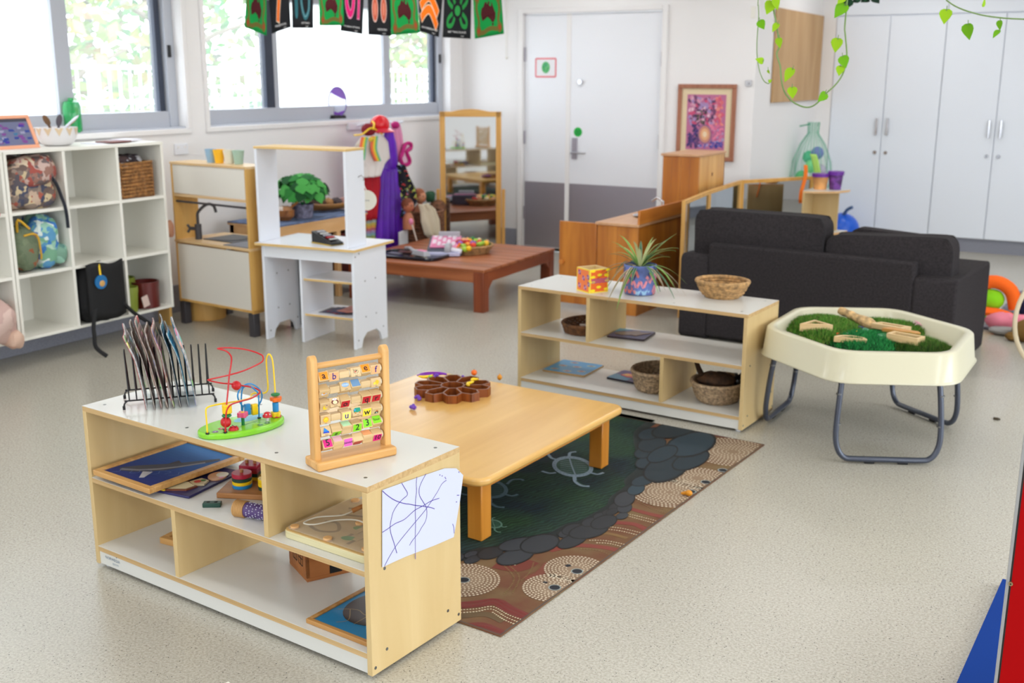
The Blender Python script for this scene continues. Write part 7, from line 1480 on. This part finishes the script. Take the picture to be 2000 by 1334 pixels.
for i, (lab, kind, tl, tr_, bl_, br_, yl, yr, sq_, txt) in enumerate(flags):
    a, b = UV(tl, 0)[0], UV(tr_, 0)[0]; (c, zc), (d, zd) = UV(bl_, yl), UV(br_, yr)
    f_ = thing('bunting_flag', lab, 'flag', A0[:], atan2(fd.y, fd.x), 'flags of the bunting')
    W0 = .21; HH = .36
    def mp(x, y, dz=0, a=a, b=b, c=c, d=d, zc=zc, zd=zd, i=i):   # x -1..1 across, y 0 bottom..1 top
        u_ = (x+1)/2; zb = zc+(zd-zc)*u_; z = zb+(zs-zb)*y; xa = c+(a-c)*y; xb = d+(b-d)*y
        return (xa+(xb-xa)*u_, -dz+.012*sin(u_*5+i*2)*(1-y)-.0045*i % .02, z)
    base_c = FG if kind == 'g' else FB
    MB().grid(lambda u_, v_: mp(u_*2-1, v_), 10, 10, CLOTH, c=base_c).build('cloth', f_, solid=.0008)
    g = MB()
    def pol(P_, c_, lay, n=1):
        v = [mp(x, y, .0012+.0003*lay) for x, y in P_]; cx_ = sum(p[0] for p in P_)/len(P_); cy_ = sum(p[1] for p in P_)/len(P_); v.append(mp(cx_, cy_, .0012+.0003*lay)); k = len(P_)
        g.add(v, [(q, (q+1) % k, k) for q in range(k)], CLOTH, None, c_)
    def ln(P_, w_, c_, lay, asp=.58):
        P2 = [Vector((p.x, p.y)) for p in smooth([(x, y/asp, 0) for x, y in P_], 4)]; v = []
        for q in range(len(P2)):
            dd_ = (P2[min(q+1, len(P2)-1)]-P2[max(q-1, 0)]).normalized(); nn_ = Vector((-dd_.y, dd_.x))*w_/2
            for s_ in (1, -1): e = P2[q]+nn_*s_; v.append(mp(e.x, e.y*asp, .0012+.0003*lay))
        g.add(v, [(2*q, 2*q+1, 2*q+3, 2*q+2) for q in range(len(P2)-1)], CLOTH, None, c_)
    if kind == 'g':
        ln([(-.75, .98), (-.72, .7), (-.8, .5), (-.66, .3), (-.7, .12), (-.4, .08), (-.1, .12), (.2, .14), (.5, .12), (.72, .13), (.68, .3), (.8, .5), (.72, .7), (.75, .98)], .14, TAN, 0)
        for x, y in ((-.70, .12), (.74, .14), (-.74, .69), (.74, .70)): pol([(x+.17*cos(q), y+.10*sin(q)) for q in [2*pi*j/12 for j in range(12)]], TAN, 1); pol([(x+.08*cos(q), y+.05*sin(q)) for q in [2*pi*j/10 for j in range(10)]], (170, 60, 30), 2)
        v = [mp(x*1.0, .43+y*.42, .0024) for x, y in AUS]; 
        bmv = MB(); 
        from mathutils.geometry import tessellate_polygon
        tr3 = tessellate_polygon([[Vector((x, y, 0)) for x, y in AUS]]); g.add(v, [tuple(q) for q in tr3], CLOTH, None, MAR); pol([(.30+.07*cos(q), .21+.035*sin(q)) for q in [0, 1.5, 3, 4.5]], MAR, 4); pol([(-.02+.10*cos(q), .43+.025*sin(q)) for q in [2*pi*j/8 for j in range(8)]], (90, 90, 40), 5)
    elif kind == 'stick': ln([(.0, .80), (-.02, .6), (-.15, .4), (-.28, .16)], .34, (236, 214, 190), 0); ln([(.0, .80), (-.02, .6), (-.15, .4), (-.27, .18)], .26, (236, 112, 20), 1)
    elif kind == 'loop': ln([(-.72, .90), (-.66, .6), (-.62, .25), (-.50, .27), (-.5, .6), (-.48, .9)], .12, (46, 110, 120), 0); ln([(-.12, .9), (-.1, .5), (.2, .22), (.55, .33), (.62, .6), (.6, .9)], .20, (46, 110, 120), 0); ln([(-.12, .9), (-.1, .5), (.2, .23), (.55, .34), (.62, .6), (.6, .9)], .04, (120, 160, 170), 1)
    elif kind == 'pink': ln([(-.62, .9), (-.60, .55), (-.25, .33), (.02, .45), (.06, .9)], .30, (214, 140, 170), 0); ln([(-.62, .9), (-.60, .55), (-.25, .34), (.02, .45), (.06, .9)], .22, (214, 10, 110), 1); ln([(.5, .9), (.55, .5), (.55, .25)], .24, (214, 140, 170), 0); ln([(.5, .9), (.55, .5), (.55, .27)], .16, (214, 10, 110), 1)
    elif kind == 'clap':
        for x in (-.38, .38): pol([(x+.27*cos(q), .46+.235*sin(q)) for q in [2*pi*j/20 for j in range(20)]], (226, 190, 180), 0); pol([(x+.22*cos(q), .46+.21*sin(q)) for q in [2*pi*j/20 for j in range(20)]], (196, 92, 66), 1); pol([(x+.09*cos(q), .46+.12*sin(q)) for q in [2*pi*j/14 for j in range(14)]], (214, 130, 106), 2)
    elif kind == 'boom':
        for dy in (.51, .28): ln([(-.85, dy-.03), (-.4, dy+.13), (-.05, dy+.17), (.3, dy+.05), (.72, dy-.13)], .33, (236, 200, 170), 0 if dy > .4 else 2); ln([(-.82, dy-.02), (-.4, dy+.13), (-.05, dy+.17), (.3, dy+.05), (.69, dy-.115)], .26, (250, 118, 6), 1 if dy > .4 else 3)
    elif kind == 'meet':
        pol([(.2*cos(q), .47+.09*sin(q)) for q in [2*pi*j/16 for j in range(16)]], (40, 150, 70), 0)
        for sx_ in (-1, 1):
            for sy_ in (-1, 1): ln([(sx_*.26, .62+sy_*.16), (sx_*.6, .62+sy_*.30), (sx_*.68, .62+sy_*.22), (sx_*.42, .62+sy_*.10)] if 0 else [(sx_*.20, .47+sy_*.12), (sx_*.38, .47+sy_*.25), (sx_*.66, .47+sy_*.26), (sx_*.66, .47+sy_*.15), (sx_*.36, .47+sy_*.05)], .14, (30, 140, 62), 1)
    if g.f: g.build('print', f_)
    if txt:
        p0_, p1_ = Vector(mp(-.8, .16, .0025)), Vector(mp(.8, .16, .0025)); ex = p1_-p0_; M_ = frame(Vector(mp(0, .10, .0028)), ex, (0, 0, 1)); M2 = frame(Vector(mp(.4, .04, .0028)), ex, (0, 0, 1)); lt = MB(); fm_ = mat('flag_ink', (200, 200, 200), .9)
        size_ = min(.034, ex.length/len(txt)*1.45); lt.text(txt, size_, M_, fm_, bold=.0004); lt.text('sign', .016, M2, fm_); lt.build('lettering', f_)

# ------------------------------------------------------------------ flower picture, pin board, wall hook
M_ = frame((-3.535, YB-.002, .908), (1, 0, 0), (0, 0, 1)); pc_ = thing('flower_picture', 'framed pink and purple flower painting on the wall right of the door', 'picture', (-3.535, YB, .908), 0)
PW, PH = .515, .635; FRM = wood('picture_frame', (150, 92, 66), (178, 118, 90), 'z', 2, .4, 20)
F2 = frame((0, -.002, 0), (1, 0, 0), (0, 0, 1)); 
for a in ((0, PW, 0, .035), (0, PW, PH-.035, PH), (0, .035, .035, PH-.035), (PW-.035, PW, .035, PH-.035)): MB().box(a[0], a[1], a[2], a[3], 0, .028, FRM, M=F2).build('frame', pc_, bevel=.004)
MB().box(.03, PW-.03, .03, PH-.03, .0, .014, mat('picture_mount', (226, 206, 170), .7), M=F2).build('mount', pc_)
g = MB(); rn = random.Random(17); x0_, x1_, y0_, y1_ = .085, PW-.085, .09, PH-.085; g.box(x0_, x1_, y0_, y1_, .014, .015, PRINT, M=F2, c=(190, 110, 150))
for k in range(300):
    x, y = rn.uniform(x0_+.022, x1_-.022), rn.uniform(y0_+.022, y1_-.022); u_ = (x-x0_)/(x1_-x0_); v_ = (y-y0_)/(y1_-y0_)
    if v_ > .45: c_ = rn.choice([(214, 150, 176), (120, 70, 110), (206, 80, 120), (230, 190, 206), (90, 60, 96), (170, 140, 190)] if u_ < .75 else [(220, 110, 120), (230, 140, 130), (214, 90, 120)])
    elif u_ < .35: c_ = rn.choice([(70, 50, 110), (90, 60, 130), (110, 70, 120), (60, 50, 100)])
    elif v_ < .15: c_ = rn.choice([(60, 60, 150), (110, 90, 170), (214, 130, 150), (180, 160, 210)])
    else: c_ = rn.choice([(214, 110, 150), (230, 130, 160), (190, 90, 140), (170, 150, 190)])
    g.flat([(px, py) for px, py in ell(x, y, rn.uniform(.012, .026), rn.uniform(.007, .016), rn.uniform(0, 3), 9)], .0152+.000010*k, PRINT, c_, F2)
for r_, c_ in ((.062, (150, 100, 140)), (.052, (206, 140, 120)), (.036, (232, 176, 130)), (.018, (240, 214, 180))): g.flat(ell(x0_+.17, y0_+.13, r_, r_*1.35, .1, 20), .0188+.0003*(.07-r_)*100, PRINT, c_, F2)
for k in range(26): g.flat(ell(x0_+.12+rn.uniform(-.05, .06), y0_+.27+rn.uniform(-.05, .05), .012, .006, rn.uniform(0, 3), 7), .0191+.00001*k, PRINT, rn.choice([(60, 70, 60), (70, 50, 70), (90, 100, 80), (50, 50, 70)]), F2)
g.build('painting', pc_)
MB_ = MB().box(XA+.003, XA+.023, 9.43, 10.94, 1.387, 2.175, wood('pin_board', (184, 146, 102), (204, 168, 124), 'z', .8, .7, 6)).build('pin_board', bevel=.004); tag(MB_, 'plain tan pin board on the alcove wall behind the hanging vine', 'board')
tag(MB().box(-2.95, -2.90, YB-.012, YB, 1.53, 1.575, CHROME).cyl((-2.925, YB-.012, 1.55), (-2.925, YB-.04, 1.55), .008, CHROME).build('wall_catch', bevel=.002), 'small metal door catch on the wall corner right of the picture', 'catch')
tag(MB().box(-2.935, -2.90, YB-.012, YB, 2.07, 2.16, WHITE2).build('wall_switch', bevel=.002), 'small pale fitting high on the wall corner', 'fitting')

# ------------------------------------------------------------------ hanging vines
VY = 4.5
def vp(cx, cy, dy=0): return U(1400+cx/6.063, cy/6.063, y=VY+dy)
VG1, VG2 = (150, 196, 20), (110, 176, 10)
STEM = mat('vine_stem', (120, 150, 90), .6)
def vine(lab, path, leaves, r=.0028, top=True):
    t_ = thing('hanging_vine', lab, 'vine', (0, 0, 0), 0); P_ = [vp(*p) for p in path]
    if top: P_ = [P_[0]+Vector((0, 0, CEIL-P_[0].z))]+[P_[0]+Vector((.004, 0, .25))]+P_
    MB().tube(smooth(P_, 5), r, STEM, n=6).build('stem', t_)
    for (cx_, cy_, s_, ax, ay, tw, c_) in leaves:
        b_ = MB(); c = vp(cx_, cy_, -.01); L_ = s_/6.063*4.6/FPX*1.9; rtv = Vector((cos(YAW), sin(YAW), 0))
        d = rtv*ax+Vector((0, 0, ay)); d.normalize(); nrm = Vector((sin(YAW), -cos(YAW), 0))
        nrm = (Matrix.Rotation(tw, 3, d) @ nrm); leafmesh(b_, c-d*L_*.5, d, nrm, L_, L_*.46, c_, fold=.25, heart=True)
        b_.tube([c-d*L_*.45, c-d*L_*.62+Vector((0, 0, .01))], .0015, STEM, n=5); b_.build('leaf', t_)
vine('short thin vine with small leaves hanging left of the pin board', [(490, 0), (492, 60), (495, 200), (478, 450), (475, 620), (490, 760), (515, 870), (560, 960), (610, 990), (635, 965)],
     [(535, 300, 58, .5, -.8, .2, VG2), (500, 715, 50, -.8, .3, .4, VG1), (635, 955, 24, .6, .4, .2, VG1), (618, 855, 26, .4, -.8, 1.1, VG1)], .002)
vine('long looping vine with heart shaped leaves hanging in front of the pin board', [(705, 0), (672, 100), (700, 250), (730, 450), (738, 560), (710, 640), (750, 780), (760, 900), (790, 1060), (870, 1180), (980, 1250), (1090, 1270), (1190, 1220), (1290, 1110), (1400, 1010), (1480, 900), (1520, 790), (1540, 640), (1520, 400), (1515, 330), (1530, 150), (1545, 0)],
     [(620, 100, 78, -.35, -.9, .3, VG1), (700, 55, 70, .3, -.8, -.5, VG1), (690, 335, 58, -.5, -.8, .9, VG1), (745, 515, 60, .15, -1, .9, VG1), (850, 900, 86, -.5, -.85, 1.0, VG1), (895, 1105, 66, .1, -.9, .2, VG1), (1240, 1155, 66, -.6, -.7, -.3, VG2), (1455, 140, 92, -.6, -.75, .7, VG2), (1418, 545, 78, -.15, -1, .6, VG1), (1510, 740, 70, .35, -.9, .2, VG2), (1455, 845, 56, -.1, -.9, .1, VG1), (1465, 8, 50, -.6, -.6, .3, VG1)], .0033)
P_ = [(2716, 0), (2800, 60), (2905, 110), (3010, 145), (3170, 185), (3400, 215), (3650, 228)]
vine('trailing vine with three hanging leaves crossing the top right corner', P_, [(2705, 205, 76, -.1, -1, .5, VG1), (2985, 385, 84, .2, -1, 1.0, VG2), (3355, 305, 50, .1, -1, 1.2, VG2), (3305, 410, 50, -.6, -.8, 1.2, VG2), (3160, 20, 46, .2, 1, .8, VG1)], .0028, top=False)
gl = thing('leaf_garland', 'dark green artificial leaf garland hanging from the ceiling in front of the cupboards', 'garland', U(1684, 0, y=6.5)[:], 0); rn = random.Random(3)
for k in range(60):
    b_ = MB(); c_ = Vector((rn.uniform(-.085, .085), rn.uniform(-.08, .08), rn.uniform(0, .22))); leafmesh(b_, c_, (rn.uniform(-1, 1), rn.uniform(-1, .3), -rn.uniform(.2, 1)), (rn.uniform(-.3, .3), -1, .3), .06, .025, rn.choice([(14, 60, 34), (20, 84, 44), (10, 44, 30)])); b_.build('leaf', gl)
MB().cyl((0, 0, .1), (0, 0, CEIL-gl.location.z), .006, GRN).build('stem', gl)

# ------------------------------------------------------------------ toys on the grey mat behind the sofa, right
gm = thing('grey_mat', 'grey shaggy mat on the floor right of the sofa', 'mat', (-.80, 7.55, 0), -.05); MB().box(0, 1.6, 0, 1.5, 0, .018, mat('grey_shag', (128, 130, 144), .95, bump=1, bscale=90, var=.3, vscale=30)).build('pile', gm, bevel=.006)
OF = mat('orange_plush', (250, 104, 16), .9); LF = mat('lime_plush', (140, 216, 20), .9); DGF = mat('green_plush', (60, 150, 30), .9)
pf = thing('plush_toy', 'orange and lime green plush toy on the grey mat', 'soft toy', (-.80, 7.86, .018), 0)
MB().tube(smooth([(-.12, 0, .10), (-.08, 0, .21), (.02, .0, .25), (.12, .0, .20), (.16, .0, .08)], 4), .045, OF, n=12).build('arch', pf); MB().sph((0, 0, .13), (.09, .06, .07), LF, n=16, noise=.1).build('body', pf); MB().sph((.0, -.06, .05), (.15, .06, .035), OF, n=14, noise=.15).sph((-.02, -.09, .02), (.15, .05, .02), DGF, n=14, noise=.1).build('base', pf)
pk = thing('pink_plush', 'pink and grey soft toy lying beside the sofa', 'soft toy', (-.66, 7.46, .0), 0); PKP = mat('pink_plush_cloth', (232, 130, 150), .9)
MB().sph((-.02, .04, .075), (.10, .07, .06), PKP, n=16, noise=.25, seed=2).tube([(.02, .03, .09), (.10, .04, .10), (.14, .05, .11)], [.04, .035, .02], PKP, n=10).build('body', pk); MB().sph((.0, -.02, .03), (.09, .05, .03), mat('grey_plush', (170, 168, 166), .9), n=12, noise=.2).sph((.15, .06, .11), (.035, .025, .02), mat('grey_plush'), n=10).build('feet', pk)
tag(MB().sph((0, 0, .11), (.13, .16, .11), mat('navy_plush', (26, 34, 74), .9, var=.4, vscale=12), n=18, noise=.2, seed=9).build('navy_cushion', loc=(-.52, 7.95, .018)), 'navy blue soft cushion behind the tan hoop', 'cushion')
tag(MB().sph((0, 0, .07), (.10, .08, .07), mat('ochre_plush', (132, 98, 44), .9), n=16, noise=.25, seed=5).sph((-.09, -.02, .03), (.05, .04, .03), mat('ochre_plush'), n=10).build('brown_plush', loc=(-.50, 7.32, .0)), 'ochre brown soft toy on the floor inside the tan hoop', 'soft toy')
wk = basket('hanging_basket', 'reddish woven basket at the right edge behind the tan hoop', (-.40, 8.15, .30), .11, .15, .22, mat('red_wicker', (170, 116, 84), .8, bump=.5, bscale=140), 12)
stn = thing('basket_stand', 'dark low stool under the reddish woven basket', 'stool', (-.40, 8.15, 0), 0); MB().cyl((0, 0, .28), (0, 0, .299), .14, DG, n=24).build('seat', stn)
for q in range(3): MB().cyl((.10*cos(q*2.1), .10*sin(q*2.1), .018), (.08*cos(q*2.1), .08*sin(q*2.1), .28), .012, DG).build('leg', stn)
hp = thing('tan_hoop', 'thin tan ring standing upright at the right edge of the picture', 'hoop', (0, 0, 0), 0)
hb0 = U(2089, 744, z=0); rr = .335; hdir = Vector((cos(YAW), sin(YAW), 0))
MB().tube([Vector((hb0.x, hb0.y, rr+.008))+hdir*rr*cos(2*pi*i/48)+Vector((0, 0, rr*sin(2*pi*i/48))) for i in range(48)], .012, mat('tan_ring', (206, 190, 160), .5), n=8, closed=True, squash=.7).build('ring', hp)

# ------------------------------------------------------------------ red panel and blue board at the right edge
ry2 = 2.40; xe = (U(1947, 1334, y=ry2).x+U(2000, 800, y=ry2).x)/2
rd = thing('red_partition', 'upright red panel with grey edge strip at the lower right', 'panel', (xe, ry2, 0), .10)
MB().box(.006, 1.0, 0, .018, 0, 1.05, mat('red_laminate', (160, 0, 4), .6, spec=.1)).build('board', rd, bevel=.001); MB().box(.0, .006, -.001, .019, 0, 1.05, mat('edge_strip', (150, 150, 150), .4)).box(.0062, .010, -.0006, -.0001, 0, 1.05, BLACK).build('edge_strip', rd)
q_ = U(1974, 1139, y=ry2+.002); MB().cyl((q_.x-xe, -.0005, q_.z), (q_.x-xe, -.004, q_.z), .0045, mat('brass_screw', (170, 150, 110), .4, metal=.7), n=16).cyl((q_.x-xe, -.004, q_.z), (q_.x-xe, -.0045, q_.z), .002, BLACK, n=8).build('screw', rd)
b0, b1 = U(1868, 1334, z=.025), U(1958, 1130, z=.025); dv = (b1-b0); dv.z = 0; bd = thing('blue_board', 'flat blue board on the floor behind the red panel', 'board', (b0-dv*.35)[:2]+(0,), atan2(dv.y, dv.x)); 
MB().box(0, dv.length*1.35, -1.0, 0, 0, .025, mat('blue_laminate', (0, 54, 136), .6, spec=.1)).build('board', bd, bevel=.001)

# ------------------------------------------------------------------ outside: ground, fence, trees
o = MB().box(-60, XL-WT-.01, -40, 60, -.4, -.3, mat('outside_paving', (150, 148, 140), .9)).build('ground_outside'); o['kind'] = 'structure'
o = MB().box(XR+.13, 30, -40, 60, -.2, -.1, mat('outside_paving')).build('verandah_floor'); o['kind'] = 'structure'
fe = thing('pool_fence', 'pale metal balustrade fence seen through the windows', 'fence', (-9.0, 2.0, -.3), 0); FM = mat('fence_metal', (196, 204, 216), .4)
for z_ in (.25, 1.64, 1.98): MB().box(-.02, .02, 0, 22, z_-.02, z_+.02, FM).build('rail', fe)
pk_me = MB().box(-.009, .009, -.009, .009, .25, 1.98, FM).build('picket', fe); pk_me.location = (0, .1, 0)
for k in range(1, 170): c_ = pk_me.copy(); COL.objects.link(c_); c_.parent = fe; c_.location = (0, .1+.128*k, 0)
for k in range(12): MB().box(-.03, .03, 1.8*k-.03, 1.8*k+.03, 0, 2.04, FM).build('post', fe)
def tree(lab, x, y, h_, r_, c_, seed):
    rn = random.Random(seed); t_ = thing('garden_tree', lab, 'tree', (x, y, -.3), 0, 'trees outside the windows'); TR = mat('tree_bark', (150, 136, 124), .9)
    MB().tube(smooth([(0, 0, 0), (.1, .05, h_*.35), (-.1, .1, h_*.7), (0, 0, h_)], 4), [.16-.009*i for i in range(13)], TR, n=8).build('trunk', t_)
    b_ = MB()
    for k in range(7): a_ = rn.uniform(0, 6.28); z_ = h_*rn.uniform(.3, .8); b_.tube([(0, 0, z_), (r_*.4*cos(a_), r_*.4*sin(a_), z_+.5), (r_*.8*cos(a_), r_*.8*sin(a_), z_+.8)], [.06, .04, .015], TR, n=6)
    b_.build('branch', t_); b_ = MB()
    for k in range(1500):
        a_, e_, q = rn.uniform(0, 6.28), rn.uniform(-1.3, 1.5), rn.random()**.4; c = Vector((r_*q*cos(a_)*cos(e_), r_*q*sin(a_)*cos(e_), h_*.55+h_*.52*q*sin(e_)))
        d = Vector((rn.uniform(-1, 1), rn.uniform(-1, 1), rn.uniform(-1, .3))).normalized(); s_ = d.orthogonal().normalized()*.07; cc = [min(255, v*rn.uniform(.8, 1.2)) for v in c_]
        b_.add([c, c+d*.12+s_, c+d*.26, c+d*.12-s_], [(0, 1, 2, 3)], CLOTH, None, cc)
    tag(b_.build('foliage', t_), kind='stuff')
for k, (x, y, h_, r_, c_, lab) in enumerate(((-13, 7.2, 5.5, 1.9, (120, 150, 90), 'sunlit tree seen through the right pane of the left window'), (-12.5, 9.4, 4.6, 1.5, (150, 170, 100), 'yellow green tree beyond the fence, between the windows'), (-14.5, 13.4, 6, 2.3, (116, 146, 96), 'large pale tree behind the right window, left of its frosted pane'), (-13.5, 18.2, 5, 2.0, (140, 160, 90), 'tree behind the frosted pane of the right window'), (-12.0, 19.6, 5, 1.9, (124, 150, 84), 'tree seen through the rightmost window pane'), (-15, 5.0, 6, 2.2, (130, 150, 100), 'tree behind the frosted pane of the left window'), (-16, 10.5, 6.5, 2.2, (130, 150, 110), 'tall pale tree farther back beyond the fence'))): tree(lab, x, y, h_, r_, c_, k)
